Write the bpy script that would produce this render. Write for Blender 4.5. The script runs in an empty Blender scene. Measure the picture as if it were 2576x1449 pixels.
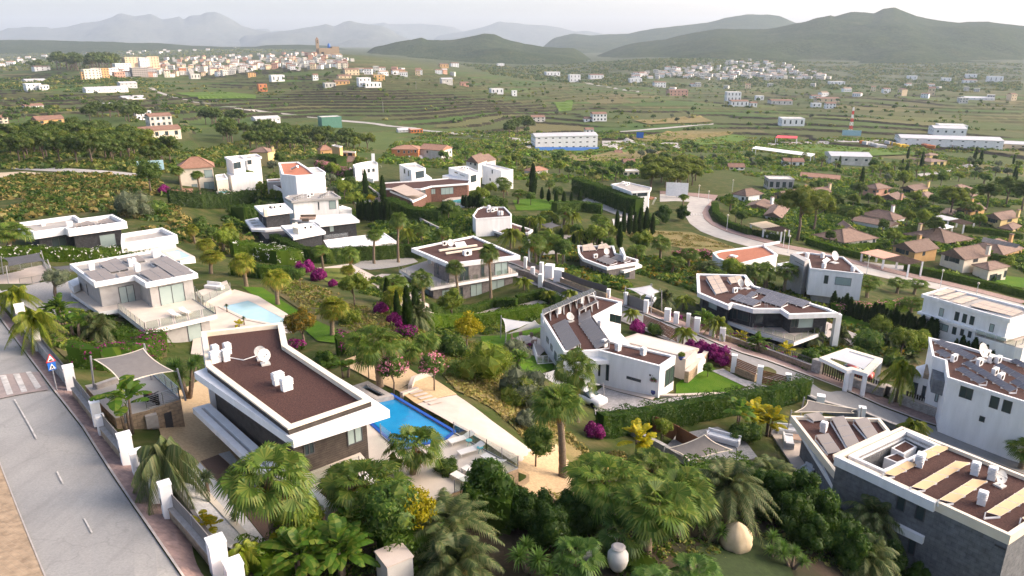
import bpy,bmesh,math,random
import numpy as np
from mathutils import Vector,Matrix
random.seed(7);RNG=np.random.default_rng(7)
sc=bpy.context.scene
COL=sc.collection
# camera, sky, sun, exposure
CAMZ=100.0
PITCH=math.radians(18.35)
PW,PH,FPX=2576.0,1449.0,1850.0
cam=bpy.data.cameras.new('camera');camo=bpy.data.objects.new('camera',cam);COL.objects.link(camo)
cam.sensor_width=36.0;cam.lens=36.0*FPX/PW;cam.clip_start=1.0;cam.clip_end=60000.0
camo.location=(0,0,CAMZ);camo.rotation_euler=(math.pi/2-PITCH,0,0)
sc.camera=camo
SUN_EL,SUN_AZ=math.radians(27),math.radians(86)
world=bpy.data.worlds.new('World');sc.world=world;world.use_nodes=True
nt=world.node_tree;bg=nt.nodes['Background']
sky=nt.nodes.new('ShaderNodeTexSky');sky.sky_type='NISHITA';sky.sun_disc=False
sky.sun_elevation=SUN_EL;sky.sun_rotation=SUN_AZ
sky.altitude=100;sky.air_density=0.6;sky.dust_density=4.0;sky.ozone_density=0.0
wt=nt.nodes.new('ShaderNodeMix');wt.data_type='RGBA';wt.blend_type='MULTIPLY';wt.inputs[0].default_value=1;wt.inputs[7].default_value=(1.07,.985,.915,1)
nt.links.new(sky.outputs[0],wt.inputs[6]);nt.links.new(wt.outputs[2],bg.inputs[0]);bg.inputs[1].default_value=0.15
sl=bpy.data.lights.new('sun','SUN');sl.energy=1.0;sl.angle=math.radians(70);sl.color=(1.0,0.985,0.96)
so=bpy.data.objects.new('sun',sl);COL.objects.link(so)
so.rotation_euler=Vector((-math.sin(SUN_AZ)*math.cos(SUN_EL),-math.cos(SUN_AZ)*math.cos(SUN_EL),-math.sin(SUN_EL))).to_track_quat('-Z','Y').to_euler()
vs=sc.view_settings;vs.view_transform='Standard';vs.look='None';vs.exposure=1.6;vs.gamma=1.0;vs.use_curve_mapping=False
sc.render.engine='CYCLES'
cy=sc.cycles;cy.use_denoising=True;cy.max_bounces=6;cy.diffuse_bounces=3;cy.glossy_bounces=3
cy.transmission_bounces=4;cy.transparent_max_bounces=8;cy.volume_bounces=0;cy.caustics_reflective=False;cy.caustics_refractive=False
cy.sample_clamp_indirect=4.0;cy.use_adaptive_sampling=True;cy.adaptive_threshold=.02;cy.volume_step_rate=4.0
# looking through the photograph
_cp,_sp=math.cos(PITCH),math.sin(PITCH)
def ray(px,py):
 a=(px-PW/2)/FPX;b=(PH/2-py)/FPX
 return np.array((a,_cp+b*_sp,-_sp+b*_cp))
def at_z(px,py,z):
 d=ray(px,py);t=(z-CAMZ)/d[2]
 return Vector((d[0]*t,d[1]*t,z))
def at_d(px,py,depth):
 d=ray(px,py);return Vector((d[0]*depth,d[1]*depth,CAMZ+d[2]*depth))
CTRL=[(40,1247,25),(144,986,26.3),(231,1343,24.6),(453,1449,24.2),(0,790,29),(60,640,33),(-300,900,27),(-200,1300,24.5),(700,1430,27.5),(500,1080,28.3),(1190,1204,28.6),(1050,1000,29),(1200,1300,29),(900,900,30),(1000,1440,28),(560,760,33.5),(480,880,33.5),(300,800,32),(760,840,32.5),(160,690,33),(270,640,35),(440,620,36),(700,700,36),(1480,1180,32),(1350,1060,32),(1250,900,33.5),(1000,760,38),(860,700,39.5),(1848,1375,31.5),(1500,1440,29.5),(1780,1150,35.5),(1650,1300,31),(2100,1300,34.5),(1500,1020,37),(1656,995,37.5),(1300,880,36.5),(1780,950,38.5),(2050,1120,38.5),(2300,1440,38),(2576,1440,39),(2900,1300,41),(2576,1130,42),(2319,1062,41.2),(2093,966,40.5),(1932,912,40.5),(1750,838,40.5),(1573,768,41.5),(1450,715,42.5),(1295,666,43.5),(1099,605,44.5),(907,493,45.5),(870,455,46),(1150,760,44.5),(1000,650,44.2),(780,600,44.5),(720,590,45.5),(650,560,44),(640,480,43),(1750,700,48),(1900,840,46),(2093,882,46.5),(2300,950,45),(2312,850,48),(2576,930,49),(2061,760,49),(2200,780,50),(1900,700,49),(1650,640,49),(1500,600,48),(1350,520,48),(1620,550,51),(1945,596,53),(1730,545,52),(1720,500,54),(2367,725,57),(2576,800,60),(2900,900,62),(2200,640,57),(2450,690,59),(2450,540,60),(2200,500,62),(2000,490,60),(1900,540,56),(467,483,39),(70,470,37),(200,425,37),(380,435,38),(-200,480,37),(300,390,41),(100,370,42),(-200,380,43),(450,330,49),(560,400,44),(760,430,47),(1030,454,49),(850,392,53),(1015,393,57),(1200,430,55),(1450,430,61),(1750,430,60),(1350,385,66),(1425,376,72),(1200,335,72),(1060,322,73),(800,285,68),(600,265,62),(150,290,55),(-100,290,54),(300,232,55),(232,200,48),(350,188,52),(420,230,57),(50,230,55),(60,190,52),(215,172,44),(80,165,47),(900,280,68),(900,230,56),(1100,250,64),(700,165,42),(600,150,44),(826,138,25),(740,148,33),(900,165,40),(1060,190,56),(1120,210,58),(1300,300,77),(1500,300,79),(1700,330,80),(1800,360,80),(2000,370,80),(2400,372,82),(2650,380,82),(2145,340,81),(1900,390,74),(2300,430,72),(2576,450,72),(1500,230,84),(1300,200,74),(1400,190,80),(1650,250,84),(2000,280,84),(2200,240,88),(2450,250,87),(1700,210,89),(1850,215,92),(2050,215,92),(2300,205,92),(2560,200,88),(20,150,62),(200,120,25),(400,118,26),(550,125,30),(-300,130,40),(950,125,35),(1200,150,62),(1500,140,60),(1280,165,70),(1700,165,60),(2100,150,60),(2500,150,60)]
_c=np.array([(math.atan2(d[0],d[1])*3,math.log(math.hypot(d[0],d[1])*(D/-d[2])),CAMZ-D)for px,py,D in CTRL for d in(ray(px,py),)])
def _ker(r2):return np.where(r2<1e-12,0,r2*np.log(r2+1e-12)*.5)
_n=len(_c);_A=np.zeros((_n+3,_n+3))
_A[:_n,:_n]=_ker((_c[:,None,0]-_c[None,:,0])**2+(_c[:,None,1]-_c[None,:,1])**2)+np.eye(_n)*2e-3
_A[:_n,_n]=1;_A[:_n,_n+1:]=_c[:,:2];_A[_n,:_n]=1;_A[_n+1:,:_n]=_c[:,:2].T
_w=np.linalg.solve(_A,np.concatenate((_c[:,2],np.zeros(3))))
def vnoise(x,y,s=0):
 xi=np.floor(x).astype(np.int64);yi=np.floor(y).astype(np.int64);fx=x-xi;fy=y-yi
 def h(a,b):
  v=(a*374761393+b*668265263+s*1442695041)&0xFFFFFFFF
  v=((v^(v>>13))*1274126177)&0xFFFFFFFF
  return((v^(v>>16))&0xFFFF)/32767.5-1
 fx=fx*fx*(3-2*fx);fy=fy*fy*(3-2*fy)
 return(h(xi,yi)*(1-fx)+h(xi+1,yi)*fx)*(1-fy)+(h(xi,yi+1)*(1-fx)+h(xi+1,yi+1)*fx)*fy
def fbm(x,y,s=0,o=4):
 r=0;a=.5
 for k in range(o):r=r+a*vnoise(x*2**k,y*2**k,s+k);a*=.5
 return r
def sstep(a,b,x):
 t=np.clip((x-a)/(b-a),0,1);return t*t*(3-2*t)
def terr_mask(x,y):
 r=np.hypot(x,y);az=np.arctan2(x,y)
 m=sstep(430,520,r)*(1-sstep(1500,1900,r))
 return m*(1-.8*sstep(.25,.6,vnoise(x/160,y/160,3)))
PADS=[]
def in_poly(x,y,lp):
 c=np.zeros(x.shape,bool);n=len(lp)
 for i in range(n):
  (ax,ay),(bx,by)=lp[i],lp[(i+1)%n]
  if ay!=by:c^=((ay>y)!=(by>y))&(x<(bx-ax)*(y-ay)/(by-ay)+ax)
 return c
def plot_of(x,y,z):
 r=np.hypot(x,y);k=np.floor((z+r*.045+vnoise(x/120,y/120,5)*2.4)/2.6-.5+1e-6);c=np.floor((np.arctan2(x,y)*r+40*vnoise(x/200,y/200,6))/85+k*.37)
 return(np.abs(np.sin(k*12.9898+c*78.233)*43758.5453))%1
def T(x,y):
 x=np.atleast_1d(np.asarray(x,float));y=np.atleast_1d(np.asarray(y,float))
 u=np.clip(np.arctan2(x,y),-.95,.95)*3;v=np.log(np.clip(np.hypot(x,y),24,5200))
 z=np.empty(x.size);uf,vf=u.ravel(),v.ravel()
 for i in range(0,x.size,20000):
  a,b=uf[i:i+20000],vf[i:i+20000]
  z[i:i+20000]=_ker((a[:,None]-_c[None,:,0])**2+(b[:,None]-_c[None,:,1])**2)@_w[:_n]+_w[_n]+a*_w[_n+1]+b*_w[_n+2]
 z=z.reshape(x.shape);r=np.hypot(x,y)
 z=z+fbm(x/60,y/60,11)*1.6*sstep(320,700,r)
 m=terr_mask(x,y);st=2.6
 q=z+r*.045+vnoise(x/120,y/120,5)*2.4
 f=q/st;fl=np.floor(f);fr=f-fl
 z=z+m*(st*(fl+sstep(.46,.54,fr)*.9+fr*.1)-q)
 for lp,lv,bb in PADS:
  k=(x>bb[0])&(x<bb[1])&(y>bb[2])&(y<bb[3])
  if k.any():
   kk=np.nonzero(k);ins=in_poly(x[kk],y[kk],lp);zz=z[kk];z[kk]=np.where(ins,np.minimum(zz,lv),zz)
 return z
def pad(lp,lv):PADS.append((lp,lv,(min(p[0]for p in lp),max(p[0]for p in lp),min(p[1]for p in lp),max(p[1]for p in lp))))
def tz(x,y):return float(T(x,y)[0])
_ts=np.geomspace(14,6000,700)
_gpc={}
def gp(px,py,dz=0.0):
 if(px,py)not in _gpc:
  d=ray(px,py);X,Y,Z=d[0]*_ts,d[1]*_ts,CAMZ+d[2]*_ts
  g=Z-T(X,Y);k=np.nonzero(g<0)[0]
  if len(k)==0:i=len(_ts)-1;t=_ts[-1]
  else:
   i=max(1,k[0]);t=_ts[i-1]+(_ts[i]-_ts[i-1])*g[i-1]/(g[i-1]-g[i]+1e-9)
  _gpc[(px,py)]=Vector((d[0]*t,d[1]*t,CAMZ+d[2]*t))
 p=_gpc[(px,py)].copy();p.z+=dz
 return p
# materials
MATS={}
def _mat(name):
 m=bpy.data.materials.new(name);m.use_nodes=True;MATS[name]=m
 n=m.node_tree.nodes;return m,n,m.node_tree.links,n['Principled BSDF']
def noise(n,l,scale,detail=4,src=None,rough=.55,stretch=None):
 t=n.new('ShaderNodeTexNoise');t.inputs['Scale'].default_value=scale;t.inputs['Detail'].default_value=detail;t.inputs['Roughness'].default_value=rough
 g=n.new('ShaderNodeNewGeometry').outputs['Position']if src is None else src
 if stretch:
  mp=n.new('ShaderNodeMapping');mp.inputs['Scale'].default_value=stretch;l.new(g,mp.inputs[0]);g=mp.outputs[0]
 l.new(g,t.inputs['Vector']);return t.outputs['Fac']
def ramp(n,l,fac,stops):
 r=n.new('ShaderNodeValToRGB');e=r.color_ramp.elements
 while len(e)<len(stops):e.new(.5)
 for k,(p,c)in enumerate(stops):e[k].position=p;e[k].color=(*c,1)
 l.new(fac,r.inputs[0]);return r.outputs[0]
def mixc(n,l,fac,a,b,mode='MIX'):
 m=n.new('ShaderNodeMix');m.data_type='RGBA';m.blend_type=mode
 for s,v in((m.inputs[0],fac),(m.inputs[6],a),(m.inputs[7],b)):
  if isinstance(v,(int,float)):s.default_value=v
  elif isinstance(v,tuple):s.default_value=(*v,1)
  else:l.new(v,s)
 return m.outputs[2]
def M(name,c1,c2=None,scale=1.5,rough=.8,bump=0,bscale=30,spec=.3,metal=0,big=0,var=0,stretch=None):
 m,n,l,b=_mat(name)
 b.inputs['Roughness'].default_value=rough;b.inputs['Specular IOR Level'].default_value=spec;b.inputs['Metallic'].default_value=metal
 c2=c2 or tuple(v*.85 for v in c1)
 col=ramp(n,l,noise(n,l,scale,stretch=stretch),[(.32,c2),(.68,c1)])
 if big:col=mixc(n,l,ramp(n,l,noise(n,l,big,3),[(.4,(0,0,0)),(.62,(1,1,1))]),mixc(n,l,.25,col,(.02,.02,.02)),col)
 if var:
  oi=n.new('ShaderNodeObjectInfo');hs=n.new('ShaderNodeHueSaturation')
  mr=n.new('ShaderNodeMapRange');mr.inputs[3].default_value=1-var;mr.inputs[4].default_value=1+var
  l.new(oi.outputs['Random'],mr.inputs[0]);l.new(mr.outputs[0],hs.inputs['Value']);l.new(col,hs.inputs['Color']);col=hs.outputs[0]
 l.new(col,b.inputs['Base Color'])
 if bump:
  bp=n.new('ShaderNodeBump');bp.inputs['Strength'].default_value=bump;bp.inputs['Distance'].default_value=.05
  l.new(noise(n,l,bscale,3),bp.inputs['Height']);l.new(bp.outputs[0],b.inputs['Normal'])
 return m
def leafmat(name,c1,c2,c3,trans=.45,var=.18,patch=0):
 m,n,l,b=_mat(name);n.remove(b)
 g=n.new('ShaderNodeNewGeometry');oi=n.new('ShaderNodeObjectInfo')
 col=ramp(n,l,g.outputs['Random Per Island'],[(0,c1),(.55,c2),(1,c3)])
 if patch:col=mixc(n,l,ramp(n,l,noise(n,l,patch,3),[(.42,(0,0,0)),(.6,(1,1,1))]),col,c3)
 hs=n.new('ShaderNodeHueSaturation');mr=n.new('ShaderNodeMapRange');mr.inputs[3].default_value=1-var;mr.inputs[4].default_value=1+var
 l.new(oi.outputs['Random'],mr.inputs[0]);l.new(mr.outputs[0],hs.inputs['Value']);l.new(col,hs.inputs['Color']);hs.inputs['Saturation'].default_value=1.12
 d=n.new('ShaderNodeBsdfDiffuse');t=n.new('ShaderNodeBsdfTranslucent');x=n.new('ShaderNodeMixShader');gl=n.new('ShaderNodeBsdfGlossy');y=n.new('ShaderNodeMixShader')
 gl.inputs['Roughness'].default_value=.45;gl.inputs['Color'].default_value=(.5,.5,.5,1)
 l.new(hs.outputs[0],d.inputs[0]);l.new(hs.outputs[0],t.inputs[0]);x.inputs[0].default_value=trans
 l.new(d.outputs[0],x.inputs[1]);l.new(t.outputs[0],x.inputs[2]);y.inputs[0].default_value=.025
 l.new(x.outputs[0],y.inputs[1]);l.new(gl.outputs[0],y.inputs[2]);l.new(y.outputs[0],n['Material Output'].inputs[0])
 return m
M('white',(.84,.84,.84),(.73,.73,.725),1.3,.75,.05,40,stretch=(1,1,.18))
M('cream',(.78,.70,.57),(.70,.62,.49),1.2,.8)
M('offwhite',(.68,.66,.62),(.56,.54,.50),.9,.85,.1,20,big=.3)
M('sand_wall',(.70,.56,.38),(.62,.49,.32),.9,.85)
M('ochre',(.60,.38,.17),(.52,.32,.14),.9,.85)
M('yellow_wall',(.66,.52,.24),(.58,.45,.20),.9,.85)
M('orange_wall',(.56,.22,.09),(.46,.17,.07),.9,.85)
M('pink_wall',(.58,.34,.25),(.5,.28,.2),.9,.85)
M('red_gravel',(.095,.045,.036),(.045,.021,.017),9,.95,.7,14)
M('grey_gravel',(.32,.31,.30),(.20,.20,.195),6,.95,.6,14)
M('white_gravel',(.62,.61,.59),(.46,.46,.45),7,.95,.6,16)
M('sand_gravel',(.56,.41,.24),(.42,.30,.17),5,.95,.6,14)
M('grey_plaster',(.42,.41,.40),(.34,.33,.32),1.5,.85,.2,8)
M('pale_stone',(.53,.46,.40),(.455,.39,.34),.9,.75)
M('deck_stone',(.62,.55,.47),(.54,.47,.40),.7,.65)
M('glass',(.05,.07,.08),(.03,.045,.05),.3,.06,spec=.9)
M('blind',(.34,.42,.40),(.28,.36,.35),.4,.12,spec=.8)
M('dark_metal',(.06,.06,.065),rough=.5,spec=.5)
M('grey_metal',(.30,.30,.31),rough=.4,spec=.6)
M('steel',(.55,.55,.55),rough=.3,metal=.9)
M('wood',(.20,.085,.04),(.12,.05,.025),4,.7,stretch=(1,1,12))
M('deck_wood',(.155,.10,.075),(.11,.07,.05),2,.8,stretch=(6,6,1))
M('trunk',(.17,.13,.10),(.10,.075,.055),6,.9,.8,9)
M('palm_trunk',(.22,.17,.12),(.12,.09,.06),5,.9,1.0,8,stretch=(.6,.6,6))
M('soil',(.13,.09,.06),(.08,.055,.04),2,.95,.6,6)
M('panel',(.16,.15,.16),(.13,.125,.135),.5,.22,spec=.8)
M('panel_sky_warm',(.46,.33,.185),(.41,.29,.16),.5,.6,spec=.15)  # warm reflection of the sky put into the cell colour
M('panel_grey',(.24,.21,.19),(.21,.185,.165),.5,.4,spec=.4)
M('panel_tan',(.48,.39,.32),(.43,.35,.28),.5,.6,spec=.15)
M('sail_grey',(.21,.195,.18),(.18,.165,.155),2,.85,.1,60)
M('sail_white',(.74,.71,.66),(.68,.65,.6),1,.85)
M('sail_dark',(.10,.10,.105),(.08,.08,.085),2,.85)
M('sofa',(.62,.64,.66),(.55,.57,.6),2,.9)
M('terracotta',(.40,.15,.08),rough=.8)
M('blue_pot',(.015,.03,.16),rough=.25,spec=.6)
M('cover',(.52,.42,.28),(.44,.35,.22),2,.85,.3,6)
M('sign_red',(.65,.03,.03),rough=.5);M('sign_blue',(.02,.13,.5),rough=.5);M('black',(.012,.012,.013),rough=.6);M('sign_white',(.8,.8,.8),rough=.5)
M('paint',(.56,.54,.51),(.33,.32,.30),2.2,.8)
M('kerb',(.42,.39,.36),(.33,.30,.28),3,.9)
M('car_white',(.75,.76,.77),rough=.25,spec=.6);M('car_dark',(.02,.02,.025),rough=.3);M('car_red',(.35,.03,.02),rough=.3,spec=.6)
M('dish',(.62,.61,.58),rough=.5);M('yellow',(.7,.45,.03),rough=.6);M('turq',(.12,.42,.45),rough=.5)
M('blue_steel',(.03,.13,.42),rough=.5);M('green_wall',(.10,.24,.18),(.08,.2,.15),.5,.8);M('tin',(.55,.55,.55),(.45,.45,.46),.3,.5);M('orange',(.55,.17,.04),rough=.7)
M('tile_far',(.27,.16,.115),(.19,.11,.08),.6,.9);M('tile_pale',(.40,.29,.22),(.30,.21,.16),.6,.9)
M('dirt_pale',(.52,.42,.30),(.40,.32,.22),.25,.95,.4,3)
M('concrete',(.40,.38,.35),(.32,.30,.28),.5,.9,.2,8)
def roadmat(name,c1,c2):
 m,n,l,b=_mat(name);base=ramp(n,l,noise(n,l,.16,5),[(.34,c2),(.5,tuple((a+d)/2 for a,d in zip(c1,c2))),(.66,c1)]);base=mixc(n,l,.35,base,ramp(n,l,noise(n,l,9,3),[(.3,tuple(v*.8 for v in c2)),(.7,tuple(v*1.1 for v in c1))]))
 v=n.new('ShaderNodeTexVoronoi');v.feature='DISTANCE_TO_EDGE';v.inputs['Scale'].default_value=.11;mp=n.new('ShaderNodeVectorMath');mp.operation='ADD';g=n.new('ShaderNodeNewGeometry');t=n.new('ShaderNodeTexNoise');t.inputs['Scale'].default_value=.5;t.inputs['Detail'].default_value=5;sc_=n.new('ShaderNodeVectorMath');sc_.operation='SCALE';sc_.inputs['Scale'].default_value=3.5
 l.new(g.outputs['Position'],t.inputs['Vector']);l.new(t.outputs['Color'],sc_.inputs[0]);l.new(g.outputs['Position'],mp.inputs[0]);l.new(sc_.outputs[0],mp.inputs[1]);l.new(mp.outputs[0],v.inputs['Vector'])
 col=mixc(n,l,ramp(n,l,v.outputs['Distance'],[(.0,(.3,.3,.3)),(.009,(0,0,0))]),base,tuple(x*.55 for x in c2));st=noise(n,l,.5,4,stretch=(2.2,.3,1));col=mixc(n,l,ramp(n,l,st,[(.5,(0,0,0)),(.75,(.4,.4,.4))]),col,tuple(x*.72 for x in c2))
 l.new(col,b.inputs['Base Color']);b.inputs['Roughness'].default_value=.9;b.inputs['Specular IOR Level'].default_value=.2;bp=n.new('ShaderNodeBump');bp.inputs['Strength'].default_value=.25;l.new(noise(n,l,30,3),bp.inputs['Height']);l.new(bp.outputs[0],b.inputs['Normal'])
roadmat('asphalt_pale',(.33,.325,.31),(.23,.23,.225));roadmat('asphalt',(.26,.255,.25),(.19,.19,.185))
def brickmat(name,c1,c2,mortar,scale,bw,bh,rough=.85,bump=.6,vertical=True,msize=.02,dims=None):
 m,n,l,b=_mat(name);g=n.new('ShaderNodeNewGeometry');s=n.new('ShaderNodeSeparateXYZ');l.new(g.outputs['Position'],s.inputs[0])
 cb=n.new('ShaderNodeCombineXYZ')
 if vertical:
  sn=n.new('ShaderNodeSeparateXYZ');l.new(g.outputs['True Normal'],sn.inputs[0])
  def mth(op,a,b_):
   k=n.new('ShaderNodeMath');k.operation=op
   for i,v in((0,a),(1,b_)):
    if isinstance(v,float):k.inputs[i].default_value=v
    else:l.new(v,k.inputs[i])
   return k.outputs[0]
  u=mth('SUBTRACT',mth('MULTIPLY',s.outputs[0],sn.outputs[1]),mth('MULTIPLY',s.outputs[1],sn.outputs[0]))
  l.new(u,cb.inputs[0]);l.new(s.outputs[2],cb.inputs[1])
 else:
  rot=n.new('ShaderNodeVectorRotate');rot.rotation_type='Z_AXIS';rot.inputs['Angle'].default_value=dims or 0;l.new(g.outputs['Position'],rot.inputs[0])
  cb=rot
 t=n.new('ShaderNodeTexBrick');l.new(cb.outputs[0],t.inputs[0])
 t.inputs['Color1'].default_value=(*c1,1);t.inputs['Color2'].default_value=(*c2,1);t.inputs['Mortar'].default_value=(*mortar,1)
 t.inputs['Scale'].default_value=scale;t.inputs['Mortar Size'].default_value=msize;t.inputs['Brick Width'].default_value=bw;t.inputs['Row Height'].default_value=bh
 col=mixc(n,l,.5,t.outputs[0],ramp(n,l,noise(n,l,2.2),[(.3,tuple(v*.55 for v in c2)),(.7,tuple(min(1,v*1.3)for v in c1))]))
 l.new(col,b.inputs['Base Color']);b.inputs['Roughness'].default_value=rough;b.inputs['Specular IOR Level'].default_value=.3
 bp=n.new('ShaderNodeBump');bp.inputs['Strength'].default_value=bump;bp.inputs['Distance'].default_value=.03;bp.invert=True
 l.new(t.outputs['Fac'],bp.inputs['Height']);l.new(bp.outputs[0],b.inputs['Normal']);return m
brickmat('dark_slat',(.068,.056,.047),(.048,.040,.035),(.018,.016,.014),1,3.0,.16)
brickmat('black_brick',(.050,.052,.058),(.034,.036,.040),(.018,.018,.02),1,.6,.2)
brickmat('grey_brick',(.21,.19,.185),(.16,.145,.14),(.10,.09,.09),1,.6,.2)
brickmat('slate_stone',(.17,.178,.19),(.135,.142,.152),(.09,.094,.10),1,.7,.35)
brickmat('rubble',(.40,.30,.20),(.30,.22,.145),(.22,.17,.12),1,.55,.3,bump=1.0,msize=.04)
brickmat('grey_rubble',(.42,.40,.37),(.33,.31,.29),(.24,.23,.21),1,.55,.22,bump=1.0,msize=.035)
brickmat('brown_brick',(.17,.085,.06),(.13,.065,.05),(.09,.06,.05),1,.5,.18)
brickmat('pavers_red',(.30,.205,.18),(.24,.165,.15),(.20,.16,.14),1,.4,.2,vertical=False,dims=.6,bump=.3)
M('crossing',(.31,.255,.235),(.25,.21,.195),2,.9)
M('shade_lawn',(.030,.050,.012),(.018,.032,.008),3,.95,.5,10)  # lawn green darkened, its shade put into the colour
brickmat('pavers_tan',(.36,.27,.18),(.28,.205,.135),(.31,.25,.18),1,.45,.3,vertical=False,dims=.6,bump=.5)
brickmat('pavers_grey',(.34,.33,.33),(.28,.275,.275),(.22,.21,.21),1,.5,.5,vertical=False,dims=.3,bump=.3)
def tilemat(name,c1,c2):
 m,n,l,b=_mat(name);g=n.new('ShaderNodeNewGeometry');s=n.new('ShaderNodeSeparateXYZ');l.new(g.outputs['Position'],s.inputs[0])
 w=n.new('ShaderNodeTexWave');w.wave_type='BANDS';w.bands_direction='Z';w.inputs['Scale'].default_value=1.6;w.inputs['Distortion'].default_value=1.2;w.inputs['Detail Scale'].default_value=3
 l.new(g.outputs['Position'],w.inputs[0])
 v=n.new('ShaderNodeTexVoronoi');v.inputs['Scale'].default_value=3.2;l.new(g.outputs['Position'],v.inputs[0])
 col=mixc(n,l,.55,ramp(n,l,v.outputs['Color'],[(.1,c2),(.9,c1)]),ramp(n,l,noise(n,l,1.3),[(.3,c2),(.7,c1)]))
 oi=n.new('ShaderNodeObjectInfo');hs=n.new('ShaderNodeHueSaturation');mr=n.new('ShaderNodeMapRange');mr.inputs[3].default_value=.82;mr.inputs[4].default_value=1.15
 l.new(oi.outputs['Random'],mr.inputs[0]);l.new(mr.outputs[0],hs.inputs['Value']);l.new(col,hs.inputs['Color'])
 l.new(hs.outputs[0],b.inputs['Base Color']);b.inputs['Roughness'].default_value=.9
 bp=n.new('ShaderNodeBump');bp.inputs['Strength'].default_value=.7;bp.inputs['Distance'].default_value=.08
 l.new(w.outputs['Fac'],bp.inputs['Height']);l.new(bp.outputs[0],b.inputs['Normal']);return m
tilemat('tiles',(.25,.165,.125),(.14,.092,.07));tilemat('tiles_red',(.36,.20,.135),(.24,.125,.08));tilemat('tiles_new',(.42,.155,.085),(.33,.115,.06))
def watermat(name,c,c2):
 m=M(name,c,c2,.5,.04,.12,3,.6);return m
watermat('pool_sky_cream',(.66,.60,.50),(.6,.55,.46));watermat('pool_blue',(.02,.27,.52),(.012,.20,.44));watermat('pool_pale',(.42,.62,.68),(.36,.56,.63));watermat('pool_turq',(.06,.42,.45),(.04,.34,.38))  # cream and pale water have the sky's reflection put into their base colour
M('pool_tile',(.02,.10,.42),(.015,.07,.33),8,.3);M('jacuzzi',(.24,.30,.34),(.2,.26,.3),2,.4)
def clear_glass():
 m,n,l,b=_mat('clear_glass');n.remove(b)
 t=n.new('ShaderNodeBsdfTransparent');g=n.new('ShaderNodeBsdfGlossy');g.inputs['Roughness'].default_value=.05;x=n.new('ShaderNodeMixShader')
 t.inputs[0].default_value=(.90,.94,.92,1);x.inputs[0].default_value=.12
 l.new(t.outputs[0],x.inputs[1]);l.new(g.outputs[0],x.inputs[2]);l.new(x.outputs[0],n['Material Output'].inputs[0])
clear_glass()
leafmat('fan_leaf',(.075,.130,.030),(.115,.180,.042),(.21,.235,.065));leafmat('fan_yellow',(.123,.167,.029),(.203,.239,.043),(.348,.290,.072))
leafmat('date_leaf',(.072,.109,.043),(.123,.160,.065),(.217,.217,.102));leafmat('queen_leaf',(.109,.167,.026),(.181,.232,.036),(.304,.290,.058))
leafmat('dead_frond',(.230,.144,.057),(.322,.196,.069),(.391,.218,.081),.2)
leafmat('banana_leaf',(.055,.115,.024),(.085,.155,.03),(.17,.20,.05));leafmat('banana_yellow',(.189,.210,.032),(.319,.297,.043),(.464,.348,.058))
leafmat('yucca_leaf',(.058,.116,.032),(.094,.167,.043),(.145,.203,.065));leafmat('dragon_leaf',(.072,.109,.065),(.109,.145,.080),(.160,.189,.102))
leafmat('broad',(.051,.102,.026),(.087,.145,.035),(.152,.196,.051));leafmat('broad_light',(.109,.167,.032),(.167,.225,.043),(.261,.275,.065));leafmat('olive',(.102,.131,.080),(.145,.171,.104),(.203,.217,.138))
leafmat('pine',(.046,.084,.023),(.080,.119,.029),(.138,.162,.043));leafmat('pine_light',(.087,.128,.026),(.133,.171,.035),(.203,.217,.051));leafmat('cypress',(.022,.046,.013),(.034,.062,.016),(.055,.085,.024))
leafmat('hedge_leaf',(.034,.072,.014),(.056,.102,.019),(.095,.14,.03));leafmat('hedge_light',(.058,.115,.016),(.088,.15,.022),(.125,.18,.034));leafmat('yellow_leaf',(.217,.217,.029),(.319,.290,.036),(.435,.348,.058))
leafmat('conifer_leaf',(.026,.062,.014),(.044,.086,.018),(.075,.115,.026));leafmat('rust_leaf',(.102,.116,.029),(.174,.145,.036),(.290,.174,.043));leafmat('bougain',(.13,.022,.085),(.20,.03,.13),(.30,.06,.21),.3);leafmat('pink_flower',(.460,.161,.230),(.575,.253,.322),(.632,.368,.391),.3);leafmat('white_flower',(.690,.690,.632),(.750,.736,.690),(.750,.750,.690),.3)
leafmat('dry_grass',(.172,.149,.057),(.253,.207,.081),(.345,.276,.115),.3);leafmat('scrub_leaf',(.087,.116,.032),(.145,.167,.046),(.246,.232,.080),.3,patch=.15)
leafmat('vine_leaf',(.072,.145,.026),(.116,.203,.035),(.174,.246,.043),.3)
def lawn(name,c1,c2,c3):
 m,n,l,b=_mat(name)
 col=mixc(n,l,ramp(n,l,noise(n,l,.35,4),[(.35,(0,0,0)),(.65,(1,1,1))]),ramp(n,l,noise(n,l,6,3),[(.3,c1),(.7,c2)]),c3)
 l.new(col,b.inputs['Base Color']);b.inputs['Roughness'].default_value=.95;b.inputs['Specular IOR Level'].default_value=.1
 bp=n.new('ShaderNodeBump');bp.inputs['Strength'].default_value=.8;bp.inputs['Distance'].default_value=.06;l.new(noise(n,l,12,3),bp.inputs['Height']);l.new(bp.outputs[0],b.inputs['Normal'])
lawn('crop',(.07,.13,.02),(.11,.17,.03),(.09,.15,.025));lawn('lawn',(.035,.10,.004),(.055,.135,.006),(.075,.14,.010));lawn('lawn_dry',(.12,.14,.03),(.17,.17,.045),(.10,.14,.025));lawn('dry_field',(.20,.155,.07),(.28,.215,.10),(.15,.14,.05));lawn('garden_soil',(.10,.085,.04),(.15,.115,.055),(.07,.075,.03));lawn('dark_soil',(.05,.04,.03),(.09,.06,.045),(.035,.035,.02))
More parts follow.
